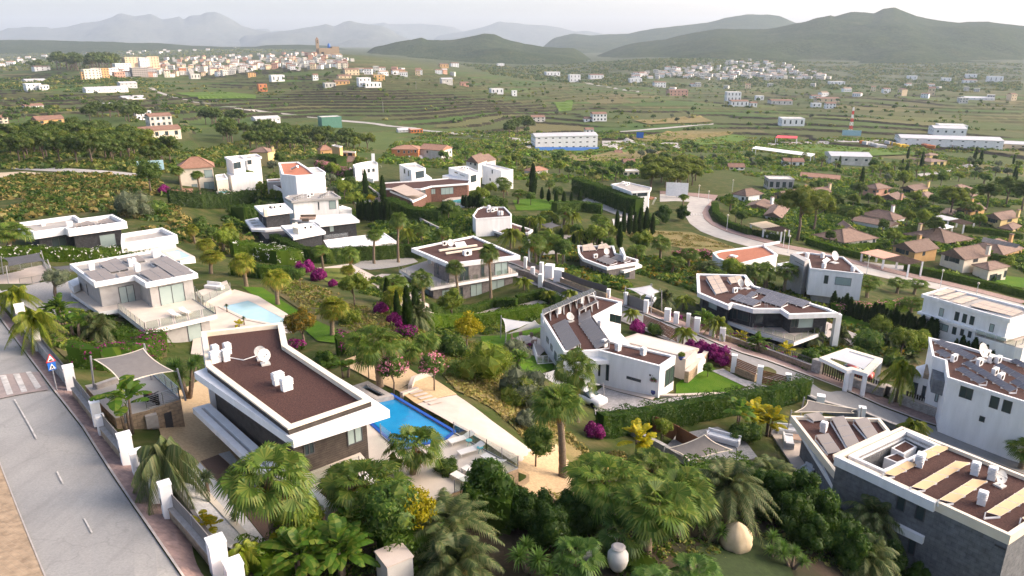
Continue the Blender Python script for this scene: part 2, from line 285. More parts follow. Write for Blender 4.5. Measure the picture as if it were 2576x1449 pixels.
# things, parts, meshes
def link(o,parent=None,loc=None):
 COL.objects.link(o)
 if parent is not None:
  o.parent=parent;o.matrix_parent_inverse=Matrix.Translation(-Vector(parent['_b']))if '_b' in parent else Matrix()
 return o
def tag(o,label=None,cat=None,group=None,kind=None):
 if label:o['label']=label
 if cat:o['category']=cat
 if group:o['group']=group
 if kind:o['kind']=kind
 return o
def thing(name,label,cat,loc,group=None):
 o=bpy.data.objects.new(name,None);COL.objects.link(o);o.location=loc;o['_b']=tuple(loc);o.empty_display_size=.5
 return tag(o,label,cat,group)
def mk(verts,faces,mat,name='m',smooth=False):
 me=bpy.data.meshes.new(name);me.from_pydata([tuple(v)for v in verts],[],faces)
 for s in(mat if isinstance(mat,(list,tuple))else[mat]):me.materials.append(MATS[s])
 if smooth:me.shade_smooth()
 me.update();return me
def obj(name,verts,faces,mat,parent=None,smooth=False):
 return link(bpy.data.objects.new(name,mk(verts,faces,mat,name,smooth)),parent)
class MB:
 def __init__(s):s.v=[];s.f=[]
 def add(s,v,f):
  k=len(s.v);s.v+=[tuple(p)for p in v];s.f+=[[i+k for i in q]for q in f];return s
 def box(s,c,size,rz=0,tilt=None):
  x,y,z=(q/2 for q in size);R=Matrix.Rotation(rz,3,'Z')
  if tilt is not None:R=R@tilt
  c=Vector(c)
  return s.add([c+R@Vector((a*x,b*y,d*z))for a in(-1,1)for b in(-1,1)for d in(-1,1)],[(0,1,3,2),(4,6,7,5),(0,4,5,1),(2,3,7,6),(0,2,6,4),(1,5,7,3)])
 def bar(s,a,b,w,h=None):
  a,b=Vector(a),Vector(b);d=(b-a);L=d.length
  if L<1e-6:return s
  d/=L;up=Vector((0,0,1))if abs(d.z)<.95 else Vector((0,1,0));sx=d.cross(up).normalized();sz=sx.cross(d);h=h or w
  return s.add([p+sx*i*w/2+sz*j*h/2 for p in(a,b)for i,j in((-1,-1),(1,-1),(1,1),(-1,1))],[(3,2,1,0),(4,5,6,7),(0,1,5,4),(1,2,6,5),(2,3,7,6),(3,0,4,7)])
 def tube(s,pts,rad,n=8,cap=True):
  k=len(s.v);m=len(pts)
  for i,(p,r)in enumerate(zip(pts,rad)):
   p=Vector(p);d=(Vector(pts[min(i+1,m-1)])-Vector(pts[max(i-1,0)])).normalized()
   a=d.orthogonal().normalized()if abs(d.z)<.9 else Vector((1,0,0));a=(a-d*a.dot(d)).normalized();b=d.cross(a)
   s.v+=[tuple(p+(a*math.cos(q*2*math.pi/n)+b*math.sin(q*2*math.pi/n))*r)for q in range(n)]
  for i in range(m-1):
   for q in range(n):s.f.append([k+i*n+q,k+i*n+(q+1)%n,k+(i+1)*n+(q+1)%n,k+(i+1)*n+q])
  if cap:s.f.append([k+(m-1)*n+q for q in range(n)]);s.f.append([k+n-1-q for q in range(n)])
  return s
 def prism(s,poly,zb,zt):
  n=len(poly);return s.add([(x,y,zb)for x,y in poly]+[(x,y,zt)for x,y in poly],[list(range(n))[::-1],list(range(n,2*n))]+[(i,(i+1)%n,n+(i+1)%n,n+i)for i in range(n)])
 def out(s,name,mat,parent=None,smooth=False):return obj(name,s.v,s.f,mat,parent,smooth)
 def mesh(s,mat,name='m',smooth=False):return mk(s.v,s.f,mat,name,smooth)
ZW={'R1':(0,708.4),'R2':(0,1062.6),'R3':(644,1062.6),'R4':(644,708.4),'R5':(1288,1062.6),'R6':(1288,708.4),'R7':(1932,1062.6),'R8':(1932,708.4),'S1':(0,386.4),'S2':(579.6,354.2),'S3':(1159.2,354.2),'S4':(1738.8,354.2,.325),'S5':(0,0),'S6':(644,0),'S7':(1288,0),'S8':(1932,0),'D':(0,0,1.0),'U1':(1706.6,644,.18667),'U2':(2189.6,676.2,.16),'U3':(611.8,386.4,.17333),'U4':(2028.6,386.4,.22667)}
def q(w,*pts):
 z=ZW[w];f=z[2]if len(z)>2 else .26667
 r=[(z[0]+a*f,z[1]+b*f)for a,b in pts]
 return r
def q1(w,a,b):return q(w,(a,b))[0]
def area(p):return sum(p[i][0]*p[(i+1)%len(p)][1]-p[(i+1)%len(p)][0]*p[i][1]for i in range(len(p)))/2
def ccw(p):return list(p)if area(p)>0 else list(p)[::-1]
def pz(px,z):return ccw([tuple(at_z(a,b,z)[:2])for a,b in px])
def inset(p,d):
 n=len(p);out=[];ds=d if isinstance(d,(list,tuple))else[d]*n
 for i in range(n):
  a,b,c=Vector(p[i-1]),Vector(p[i]),Vector(p[(i+1)%n])
  e1=(b-a).normalized();e2=(c-b).normalized();n1=Vector((-e1.y,e1.x));n2=Vector((-e2.y,e2.x))
  d1,d2=ds[i-1],ds[i];cr=e1.x*e2.y-e1.y*e2.x
  if abs(cr)<.08:out.append(tuple(b+(n1+n2).normalized()*(d1+d2)/2));continue
  w=(b+n2*d2)-(b+n1*d1);t=(w.x*e2.y-w.y*e2.x)/cr
  out.append(tuple(b+n1*d1+e1*t))
 return out
def para(w,a,b,c):
 return q(w,a,b,c,(a[0]+c[0]-b[0],a[1]+c[1]-b[1]))
def paraz(px3,z):
 a,b,c=(at_z(*p,z)for p in px3);d=a+c-b
 return ccw([tuple(v[:2])for v in(a,b,c,d)])
def rectz(px3,z,w=None):
 a,b,c=(at_z(*p,z)for p in px3);e=(b-a).normalized();nrm=Vector((-e.y,e.x,0));dp=(c-b).dot(nrm)
 return ccw([tuple(v[:2])for v in(a,b,b+nrm*dp,a+nrm*dp)])
# buildings
def block(h,poly,zb,zt,mat,name='wall'):return MB().prism(poly,zb,zt).out(name,mat,h)
def flat_roof(h,poly,zt,mat='white',fill='red_gravel',w=.35,rec=.35,depth=.6,name='parapet'):
 inn=inset(poly,w);n=len(poly);m=MB()
 v=[(x,y,zt-depth)for x,y in poly]+[(x,y,zt)for x,y in poly]+[(x,y,zt)for x,y in inn]+[(x,y,zt-rec-.02)for x,y in inn]
 f=[]
 for i in range(n):
  j=(i+1)%n
  f+=[(i,j,n+j,n+i),(n+i,n+j,2*n+j,2*n+i),(2*n+i,2*n+j,3*n+j,3*n+i)]
 if depth>rec+.05:f.append(list(range(n))[::-1])
 m.add(v,f);o=m.out(name,mat,h)
 obj('roof_bed',[(x,y,zt-rec)for x,y in inn],[list(range(n))],fill,h)
 return inn
def hit_wall(poly,px,py):
 d=ray(px,py);best=None;n=len(poly)
 for i in range(n):
  a,b=poly[i],poly[(i+1)%n];ex,ey=b[0]-a[0],b[1]-a[1];nx,ny=ey,-ex
  den=d[0]*nx+d[1]*ny
  if den>=-1e-9:continue
  t=(a[0]*nx+a[1]*ny)/den;x,y=d[0]*t,d[1]*t;L2=ex*ex+ey*ey;u=((x-a[0])*ex+(y-a[1])*ey)/L2
  if t>0 and-.02<u<1.02 and(best is None or t<best[0]):best=(t,i)
 return None if best is None else best[1]
def on_wall(poly,i,px,py):
 a,b=poly[i],poly[(i+1)%len(poly)];L=math.hypot(b[0]-a[0],b[1]-a[1]);ex,ey=(b[0]-a[0])/L,(b[1]-a[1])/L;nx,ny=ey,-ex
 d=ray(px,py);t=(a[0]*nx+a[1]*ny)/(d[0]*nx+d[1]*ny)
 return(d[0]*t-a[0])*ex+(d[1]*t-a[1])*ey,CAMZ+d[2]*t,L
def opening(h,poly,i,u0,u1,z0,z1,mat='glass',n=1,frame='dark_metal',name='window',rows=1,fw=.07,proud=.05):
 a,b=poly[i],poly[(i+1)%len(poly)];L=math.hypot(b[0]-a[0],b[1]-a[1]);e=Vector(((b[0]-a[0])/L,(b[1]-a[1])/L,0));nn=Vector((e.y,-e.x,0));A=Vector((a[0],a[1],0))
 P=lambda u,z,k:A+e*u+nn*k+Vector((0,0,z))
 m=MB()
 def slab(ua,ub,za,zc,k0,k1):
  m.add([P(u,z,k)for k in(k0,k1)for u,z in((ua,za),(ub,za),(ub,zc),(ua,zc))],[(4,5,6,7),(0,1,5,4),(1,2,6,5),(2,3,7,6),(3,0,4,7)])
 slab(u0,u1,z0,z0+fw,-.02,proud);slab(u0,u1,z1-fw,z1,-.02,proud);slab(u0,u0+fw,z0+fw,z1-fw,-.02,proud);slab(u1-fw,u1,z0+fw,z1-fw,-.02,proud)
 for k in range(1,n):c=u0+(u1-u0)*k/n;slab(c-fw/2,c+fw/2,z0+fw,z1-fw,-.02,proud-.01)
 for k in range(1,rows):c=z0+(z1-z0)*k/rows;slab(u0+fw,u1-fw,c-fw/2,c+fw/2,-.02,proud-.012)
 o=m.out(name,frame,h)
 for k in range(n):
  ua,ub=u0+(u1-u0)*k/n,u0+(u1-u0)*(k+1)/n
  p=bpy.data.objects.new('pane' if name=='window' else 'leaf_panel',mk([P(ua,z0,.012),P(ub,z0,.012),P(ub,z1,.012),P(ua,z1,.012)],[(0,1,2,3)],mat))
  COL.objects.link(p);p.parent=o
 return o
def win(h,poly,w,x0,y0,x1,y1,mat='glass',n=1,frame='dark_metal',name='window',rows=1,**k):
 (ax,ay),(bx,by)=q(w,(x0,y0),(x1,y1));i=hit_wall(poly,(ax+bx)/2,(ay+by)/2)
 if i is None:print('no wall',w,x0,y0);return
 u0,z1,L=on_wall(poly,i,ax,ay);u1,z0,_=on_wall(poly,i,bx,by)
 u0,u1=sorted((u0,u1));z0,z1=sorted((z0,z1))
 u0=max(u0,.05);u1=min(u1,L-.05)
 if u1-u0<.1:print('thin window',w,x0,y0,u0,u1,L);return
 return opening(h,poly,i,u0,u1,z0,z1,mat,n,frame,name,rows,**k)
def solar(h,c4,n,m,mat='panel',th=.05,frame='grey_metal',legs=True,zbase=None):
 a,b,c,d=(Vector(p)for p in c4);g=.012
 F=lambda u,v:(a*(1-u)+b*u)*(1-v)+(d*(1-u)+c*u)*v
 nrm=(b-a).cross(d-a).normalized();nrm=nrm if nrm.z>0 else-nrm
 for i in range(n):
  for j in range(m):
   P=[F((i+g)/n,(j+g)/m),F((i+1-g)/n,(j+g)/m),F((i+1-g)/n,(j+1-g)/m),F((i+g)/n,(j+1-g)/m)]
   cc=sum(P,Vector())/4;Q=[cc+(p-cc)*.955+nrm*.008 for p in P]
   if nrm.dot((P[1]-P[0]).cross(P[2]-P[0]))<0:P.reverse();Q.reverse()
   o=obj('solar_panel',[p-nrm*th for p in P]+P,[(3,2,1,0),(4,5,6,7),(0,1,5,4),(1,2,6,5),(2,3,7,6),(3,0,4,7)],frame,h)
   ce=bpy.data.objects.new('cells',mk(Q,[(0,1,2,3)],mat));COL.objects.link(ce);ce.parent=o
 if legs and zbase is not None:
  mm=MB()
  for i in range(n+1):
   p=F(i/n,.98)-nrm*th;mm.bar((p.x,p.y,zbase),p,.06);p2=F(i/n,.02)-nrm*th;mm.bar((p2.x,p2.y,zbase),p2,.06)
   mm.bar((p.x,p.y,zbase+.06),(p2.x,p2.y,zbase+.06),.10,.12)
  mm.out('panel_stand','white',h)
def solar_px(h,w,pts,zl,zh,n,m,mat='panel',zbase=None,**k):
 p=q(w,*pts);c=[at_z(*p[0],zl),at_z(*p[1],zl),at_z(*p[2],zh),at_z(*p[3],zh)]
 solar(h,c,n,m,mat,zbase=zl-.1 if zbase is None else zbase,**k)
def cowl(h,p,s=.7,hh=1.1,rz=.6,two=1,name='roof_vent'):
 m=MB();x,y,z=p;wx=s*(1.55 if two==2 else 1)
 m.box((x,y,z+hh*.22),(wx*.86,s*.86,hh*.44),rz)
 for k in range(4):m.box((x,y,z+hh*(.52+.14*k)),(wx,s,hh*.055),rz);m.box((x,y,z+hh*(.455+.14*k)),(wx*.7,s*.7,hh*.09),rz)
 m.box((x,y,z+hh*1.02),(wx*.8,s*.8,hh*.06),rz)
 return m.out(name,'white',h)
def acbox(h,p,s=(.95,.4,.75),rz=.6):
 o=MB().box((p[0],p[1],p[2]+s[2]/2+.08),s,rz).box((p[0],p[1],p[2]+.04),(s[0]*.9,s[1],.08),rz).out('air_conditioner','white',h)
 R=Matrix.Rotation(rz,3,'Z');f=Vector(p)+R@Vector((-.1*s[0],-s[1]/2-.01,s[2]*.58));m=MB();n=14
 m.add([f+R@Vector((math.cos(k*2*math.pi/n)*s[2]*.36,0,math.sin(k*2*math.pi/n)*s[2]*.36))for k in range(n)],[list(range(n))])
 g=bpy.data.objects.new('grille',m.mesh('black'));COL.objects.link(g);g.parent=o
def dish_at(h,p,r=.5,az=2.6,name='satellite_dish'):
 m=MB();x,y,z=p;m.bar((x,y,z),(x,y,z+r*1.4),.07);m.box((x,y,z+.06),(r*1.3,r*1.3,.12),.5)
 c=Vector((x,y,z+r*1.55));d=Vector((math.sin(az),math.cos(az),.45)).normalized();a=d.orthogonal().normalized();b=d.cross(a)
 V=[];F=[];n=18
 for j,(rr,dd)in enumerate(((0.02,-.18),(.5,-.14),(.85,-.05),(1,0))):
  V+=[c+(a*math.cos(k*2*math.pi/n)+b*math.sin(k*2*math.pi/n))*r*rr+d*r*dd for k in range(n)]
 for j in range(3):F+=[(j*n+k,j*n+(k+1)%n,(j+1)*n+(k+1)%n,(j+1)*n+k)for k in range(n)]
 m.add(V,F);m.bar(c-d*r*.1-b*r*.9,c+d*r*.75,.03);m.box(tuple(c+d*r*.75),(.12,.12,.12))
 return m.out(name,'dish',h)
def rail(parent,pts,hgt=1.0,mat='clear_glass',post='grey_metal',step=1.6,name='railing',bars=0,toprail=False):
 ch=MB();U=Vector((0,0,1))
 for a,b in zip(pts[:-1],pts[1:]):
  a,b=Vector(a),Vector(b);ch.bar(a+U*.04,b+U*.04,.07,.08)
 if parent.get('category')=='railing':ch.out('base_channel',post,parent);o=parent;sub=lambda n_,me:link(bpy.data.objects.new(n_,me),parent)
 else:
  o=ch.out(name,post,parent)
  def sub(n_,me):k=bpy.data.objects.new(n_,me);COL.objects.link(k);k.parent=o
 for a,b in zip(pts[:-1],pts[1:]):
  a,b=Vector(a),Vector(b);L=(b-a).length;n=max(1,round(L/step))
  for k in range(n+1):p=a.lerp(b,k/n);sub('post',MB().bar(p,p+U*hgt,.06).mesh(post))
  if toprail or bars:sub('handrail',MB().bar(a+U*hgt,b+U*hgt,.05).mesh(post))
  for k in range(bars):z=hgt*(k+.6)/(bars+.6);sub('bar',MB().bar(a+U*z,b+U*z,.03).mesh(post))
  if mat:
   for k in range(n):
    p,r=a.lerp(b,k/n+.02),a.lerp(b,(k+1)/n-.02);dn=(r-p).cross(U).normalized()*.008
    sub('glass_panel',mk([p+U*.08-dn,r+U*.08-dn,r+U*hgt-dn,p+U*hgt-dn,p+U*.08+dn,r+U*.08+dn,r+U*hgt+dn,p+U*hgt+dn],[(3,2,1,0),(4,5,6,7),(0,1,5,4),(2,3,7,6)],mat))
 return o
def hip(h,poly,ze,zr,mat='tiles',over=.5,hipf=1.0,name='roof',turn=None):
 p=[Vector((x,y,0))for x,y in inset(poly,-over)]
 sw=(p[1]-p[0]).length<(p[2]-p[1]).length if turn is None else turn
 if sw:p=p[1:]+p[:1]
 m1,m2=(p[0]+p[3])/2,(p[1]+p[2])/2;sh=(p[3]-p[0]).length/2*hipf;ax=(m2-m1).normalized();L=(m2-m1).length;sh=min(sh,L*.48)
 r1,r2=m1+ax*sh,m2-ax*sh;Z=lambda v,z:(v.x,v.y,z);t=.16
 V=[Z(v,ze)for v in p]+[Z(r1,zr),Z(r2,zr)]+[Z(v,ze-t)for v in p]
 F=[(0,1,5,4),(2,3,4,5),(1,2,5),(3,0,4),(6,9,8,7)]+[(i,6+i,6+(i+1)%4,(i+1)%4)for i in range(4)]
 o=obj(name,V,F,mat,h)
 if hipf<.5:
  q_=[Vector((x,y,0))for x,y in poly]
  if sw:q_=q_[1:]+q_[:1]
  k=(zr-ze)*.93
  for a,b in((q_[0],q_[3]),(q_[1],q_[2])):
   c=(a+b)/2;inn=(Vector(((q_[0]+q_[1]+q_[2]+q_[3])/4))-c).normalized()*.2
   obj('gable',[Z(a,ze-.2),Z(b,ze-.2),Z(c,ze+k-.12),Z(a+inn,ze-.2),Z(b+inn,ze-.2),Z(c+inn,ze+k-.12)],[(0,1,2),(5,4,3),(0,3,4,1),(1,4,5,2),(2,5,3,0)],h.get('_w','white'),h)
 cap=MB()
 for a,b in([(0,4),(3,4),(1,5),(2,5)]if hipf>.5 else[])+[(4,5)]:cap.bar(Vector(V[a])+Vector((0,0,.03)),Vector(V[b])+Vector((0,0,.03)),.22,.14)
 c=bpy.data.objects.new('ridge_tiles',cap.mesh(mat));COL.objects.link(c);c.parent=o
 return o
# ground pieces laid on the terrain
from mathutils.geometry import delaunay_2d_cdt
def _drape(poly,off,step=3.0,holes=(),flat=None):
 pts=[];edges=[]
 for lp in[poly]+list(holes):
  k0=len(pts)
  for i in range(len(lp)):
   a,b=Vector(lp[i]),Vector(lp[(i+1)%len(lp)]);n=max(1,int((b-a).length/step))
   pts+=[a.lerp(b,k/n)for k in range(n)]
  edges+=[(k,k+1)for k in range(k0,len(pts)-1)]+[(len(pts)-1,k0)]
 xs=[p[0]for p in poly];ys=[p[1]for p in poly]
 if flat is None:
  x=min(xs)
  while x<max(xs):
   y=min(ys)
   while y<max(ys):
    pts.append(Vector((x,y)));y+=step
   x+=step
 V,E,Fc,*_=delaunay_2d_cdt(pts,edges,[],0,1e-4)
 def inside(p,lp):
  c=False;n=len(lp)
  for i in range(n):
   a,b=lp[i],lp[(i+1)%n]
   if(a[1]>p[1])!=(b[1]>p[1])and p[0]<(b[0]-a[0])*(p[1]-a[1])/(b[1]-a[1])+a[0]:c=not c
  return c
 out=[]
 for f in Fc:
  c=sum((V[i]for i in f),Vector((0,0)))/len(f)
  if inside(c,poly)and not any(inside(c,hh)for hh in holes):out.append(f if area([V[i]for i in f])>0 else f[::-1])
 X=np.array([v.x for v in V]);Y=np.array([v.y for v in V]);Z=np.full(len(V),flat)if flat is not None else T(X,Y)+off
 return np.stack((X,Y,Z),1),out
def gpoly(pts):return ccw([tuple(gp(*p)[:2])for p in pts])
def patch(name,pts,mat,off=.05,step=3.0,parent=None,kind='structure',label=None):
 pl=gpoly(pts);step=1.2 if min(math.hypot(*p)for p in pl)<75 and abs(area(pl))<1600 else step;v,f=_drape(pl,off+.05,step);o=obj(name,v,f,mat,parent);tag(o,label,None,None,kind if parent is None else None);return o
def slab(name,poly,zt,zb,mat,side=None,holes=(),parent=None,kind=None):
 v,f=_drape(poly,0,6,holes,flat=zt);m=MB();m.add(v,f);pad(inset(poly,-.6),min(zt,zt)-.18 if not holes else zt-1.6)
 for lp in[poly]+[h[::-1]for h in holes]:
  n=len(lp);m.add([(x,y,zb)for x,y in lp]+[(x,y,zt)for x,y in lp],[(i,(i+1)%n,n+(i+1)%n,n+i)for i in range(n)])
 o=m.out(name,[mat,side or mat],parent)
 k=len(f)
 for i,p in enumerate(o.data.polygons):p.material_index=0 if i<k else 1
 if kind:o['kind']=kind
 return o
def ribbon(name,L,R,mat,off=.06,parent=None,rows=4,step=4.0):
 L=[gp(*p)for p in L];R=[gp(*p)for p in R];V=[];F=[]
 seg=[]
 for i in range(len(L)-1):
  n=max(1,int(max((L[i+1]-L[i]).length,(R[i+1]-R[i]).length)/step))
  seg+=[(L[i].lerp(L[i+1],k/n),R[i].lerp(R[i+1],k/n))for k in range(n)]
 seg.append((L[-1],R[-1]));c=rows+1
 for a,b in seg:V+=[a.lerp(b,k/rows)for k in range(c)]
 X=np.array([v.x for v in V]);Y=np.array([v.y for v in V]);Z=T(X,Y)+off
 for i in range(len(seg)-1):
  for k in range(rows):F.append((i*c+k,i*c+k+1,(i+1)*c+k+1,(i+1)*c+k))
 vv=np.stack((X,Y,Z),1)
 if area([vv[i][:2]for i in F[0]])<0:F=[f[::-1]for f in F]
 o=obj(name,vv,F,mat,parent)
 if parent is None:o['kind']='structure'
 return o
def path3(pts,step=2.0,dz=0.0):
 P=[gp(*p)if len(p)==2 else Vector(p)for p in pts];out=[]
 for a,b in zip(P[:-1],P[1:]):
  n=max(1,int((b-a).length/step));out+=[a.lerp(b,k/n)for k in range(n)]
 out.append(P[-1])
 for p in out:p.z=tz(p.x,p.y)+dz
 return out
def wall_along(name,pts,hgt,th,mat,label=None,cat=None,cap=None,parent=None,level=None,group=None,dz=0.0,below=.6):
 P=path3(pts,2.5,dz);m=MB();mc=MB();n=len(P);V=[]
 for i,p in enumerate(P):
  d=(P[min(i+1,n-1)]-P[max(i-1,0)]);d.z=0;d.normalize();s=Vector((-d.y,d.x,0))*th/2;top=(level if level is not None else p.z+hgt)
  V+=[p-s+Vector((0,0,-below)),p+s+Vector((0,0,-below)),Vector((p.x+s.x,p.y+s.y,top)),Vector((p.x-s.x,p.y-s.y,top))]
 F=[(0,1,2,3),tuple(4*(n-1)+k for k in(3,2,1,0))]
 for i in range(n-1):
  a=4*i;F+=[(a+k,a+4+k,a+4+(k+1)%4,a+(k+1)%4)for k in range(4)]
 if label:r=thing(name,label,cat,P[0],group);w=obj('masonry',V,F,mat,r)
 else:r=parent;w=obj(name,V,F,mat,r)
 if cap:
  for i in range(n-1):
   a,b=(Vector((P[k].x,P[k].y,(level if level is not None else P[k].z+hgt)+.03))for k in(i,i+1));mc.bar(a,b,th+.08,.08)
  mc.out('coping',cap,r)
 return r,P
# plants
def tri_mesh(P,mats,midx=None,name='leaves',quads=None):
 n=len(P);me=bpy.data.meshes.new(name);me.vertices.add(n*3);me.loops.add(n*3);me.polygons.add(n)
 me.vertices.foreach_set('co',np.ascontiguousarray(P,dtype=np.float32).ravel());me.loops.foreach_set('vertex_index',np.arange(n*3,dtype=np.int32))
 me.polygons.foreach_set('loop_start',np.arange(0,n*3,3,dtype=np.int32));me.polygons.foreach_set('loop_total',np.full(n,3,np.int32))
 if midx is not None:me.polygons.foreach_set('material_index',np.asarray(midx,np.int32))
 for m in mats:me.materials.append(MATS[m])
 me.update();me.validate();return me
def unit(v):return v/(np.linalg.norm(v,axis=-1,keepdims=True)+1e-9)
def leaves_at(P,N,L,W,rng,lean=.6):
 n=len(P);r=unit(rng.normal(size=(n,3)));d=unit(np.cross(N,r)+N*lean*rng.random((n,1))+np.array((0,0,-.15)));s=unit(np.cross(d,N+.5*rng.normal(size=(n,3))))
 l=L*(.6+.8*rng.random((n,1)));w=W*(.6+.8*rng.random((n,1)))
 return np.stack((P-d*l*.5+s*w*.5,P-d*l*.5-s*w*.5,P+d*l*.5),1)
def sphere_pts(n,rng):return unit(rng.normal(size=(n,3)))
_ico=None
def ico():
 global _ico
 if _ico is None:
  b=bmesh.new();bmesh.ops.create_icosphere(b,subdivisions=2,radius=1);b.verts.ensure_lookup_table()
  _ico=np.array([[tuple(v.co)for v in f.verts]for f in b.faces]);b.free()
 return _ico
_ico1=None
def ico1():
 global _ico1
 if _ico1 is None:
  b=bmesh.new();bmesh.ops.create_icosphere(b,subdivisions=1,radius=1);_ico1=np.array([[tuple(v.co)for v in f.verts]for f in b.faces]);b.free()
 return _ico1
def clumps_crown(C,R,per,L,W,rng,core=.78,squash=1.0,low=True,up=0.0):
 out=[]
 for c,r in zip(C,R):
  N=sphere_pts(per,rng);N[:,2]=N[:,2]+up;N=unit(N);P=c+N*r*(.72+.4*rng.random((per,1)))*np.array((1,1,squash));out.append(leaves_at(P,N,L,W,rng))
  if core:
   I=(ico1()if low else ico())*np.array((1,1,squash))*r*core;k=I.reshape(-1,3);k=k*(1+.25*vnoise(k[:,0]/r*3+c[0]*9,k[:,1]/r*3+k[:,2]/r*2+c[1]*7,4))[:,None];out.append(k.reshape(-1,3,3)+c)
 return np.concatenate(out)
def crown_blob(rng,rx,ry,rz,zc,n,cr,flat=0):
 d=sphere_pts(n,rng);d[:,2]=np.where(d[:,2]<-.35,-d[:,2]*.5,d[:,2]);rad=(.35+.5*rng.random((n,1))**.6)
 C=d*rad*np.array((rx,ry,rz))+np.array((0,0,zc));R=cr*(.65+.6*rng.random(n));return C,R
PROTO={}
def proto(key,*parts):PROTO[key]=parts
def spawn(key,name,loc,s=1.0,label=None,cat='tree',group=None,rz=None,sz=None):
 parts=PROTO[key];rz=random.random()*6.28 if rz is None else rz;S=(s,s,s*(sz or 1))
 if len(parts)==1:
  o=bpy.data.objects.new(name,parts[0][1]);COL.objects.link(o);o.location=loc;o.scale=S;o.rotation_euler=(0,0,rz);return tag(o,label,cat,group)
 r=bpy.data.objects.new(name,None);COL.objects.link(r);r.location=loc;r.scale=S;r.rotation_euler=(0,0,rz);r.empty_display_size=.3
 for pn,me in parts:
  o=bpy.data.objects.new(pn,me);COL.objects.link(o);o.parent=r
 return tag(r,label,cat,group)
def trunk_mesh(h,r0,r1,bend=.3,n=8,seg=9,mat='palm_trunk',rng=None,rings=.06):
 m=MB();rng=rng or RNG;a=rng.random()*6.28;pts=[];rad=[]
 for k in range(seg*2+1):
  f=k/(seg*2);pts.append((math.cos(a)*bend*f*f,math.sin(a)*bend*f*f,-.4+(h+.4)*f));rad.append((r0+(r1-r0)*f+(.25*r0*max(0,1-f*6)))*(1+(rings if k%2 else-rings)))
 m.tube(pts,rad,n);return m.mesh(mat,'trunk',True),Vector(pts[-1])
def frond_frame(az,el):
 d=np.array((math.cos(az)*math.cos(el),math.sin(az)*math.cos(el),math.sin(el)));s=np.array((-math.sin(az),math.cos(az),0));return d,s,np.cross(d,s)*-1
def fan_palm(key,h,seed,nl=40,pet=1.0,fan=1.15,mat='fan_leaf',skirt=14,tr=(.30,.20),bend=.4,nlf=20,stubs=True):
 rng=np.random.default_rng(seed);tm,top=trunk_mesh(h,tr[0],tr[1],bend,rng=rng);top=np.array(top);G=[];Dd=[]
 for k in range(nl+skirt):
  dead=k>=nl;az=k*2.39996+rng.random()*.5
  f=k/nl;el=(1.35-1.75*f**.85+rng.normal()*.12)if not dead else-.75-.5*rng.random()
  d,s,u=frond_frame(az,el);L=pet*(.75+.4*rng.random())*(.55 if dead else 1)*(.6+.4*min(1,f*2.5))
  c=top+d*L;dr=.16*L*max(0,math.cos(el));c=c-np.array((0,0,dr));tgt=Dd if dead else G
  tgt.append(np.array([[top+s*.035,top-s*.035,c]]));tgt.append(np.array([[c+s*.03,c-s*.03,top]]))
  R=fan*(.8+.35*rng.random())*(.8 if dead else 1);d2=unit(d+np.array((0,0,-.35-.25*f)));u2=unit(np.cross(s,d2));tw=rng.normal()*.35;s2=s*math.cos(tw)+u2*math.sin(tw);u2=np.cross(s2,d2)
  if u2[2]<0:u2=-u2
  a=np.linspace(-1.95,1.95,nlf)if not dead else np.linspace(-.8,.8,nlf//2)
  for j,t in enumerate(a):
   dirn=d2*math.cos(t)+s2*math.sin(t);cup=u2*(.22*(1-math.cos(t)));r=R*(.82+.18*math.cos(t*.8))*(.9+.2*rng.random());wv=np.cross(dirn,u2)*r*.062
   mid=c+(dirn+cup)*r*.62;tip=c+(dirn+cup*.6)*r+np.array((0,0,-(.16+.28*f)*r-.15*rng.random()))
   lift=u2*(.03 if j%2 else-.03)*r
   tgt.append(np.array([[c,mid+wv+lift,mid-wv+lift],[mid+wv+lift,tip,mid-wv+lift]]))
 parts=[('trunk',tm),('crown',tri_mesh(np.concatenate(G),[mat]))]
 if Dd:parts.append(('dead_fronds',tri_mesh(np.concatenate(Dd),['dead_frond'])))
 proto(key,*parts)
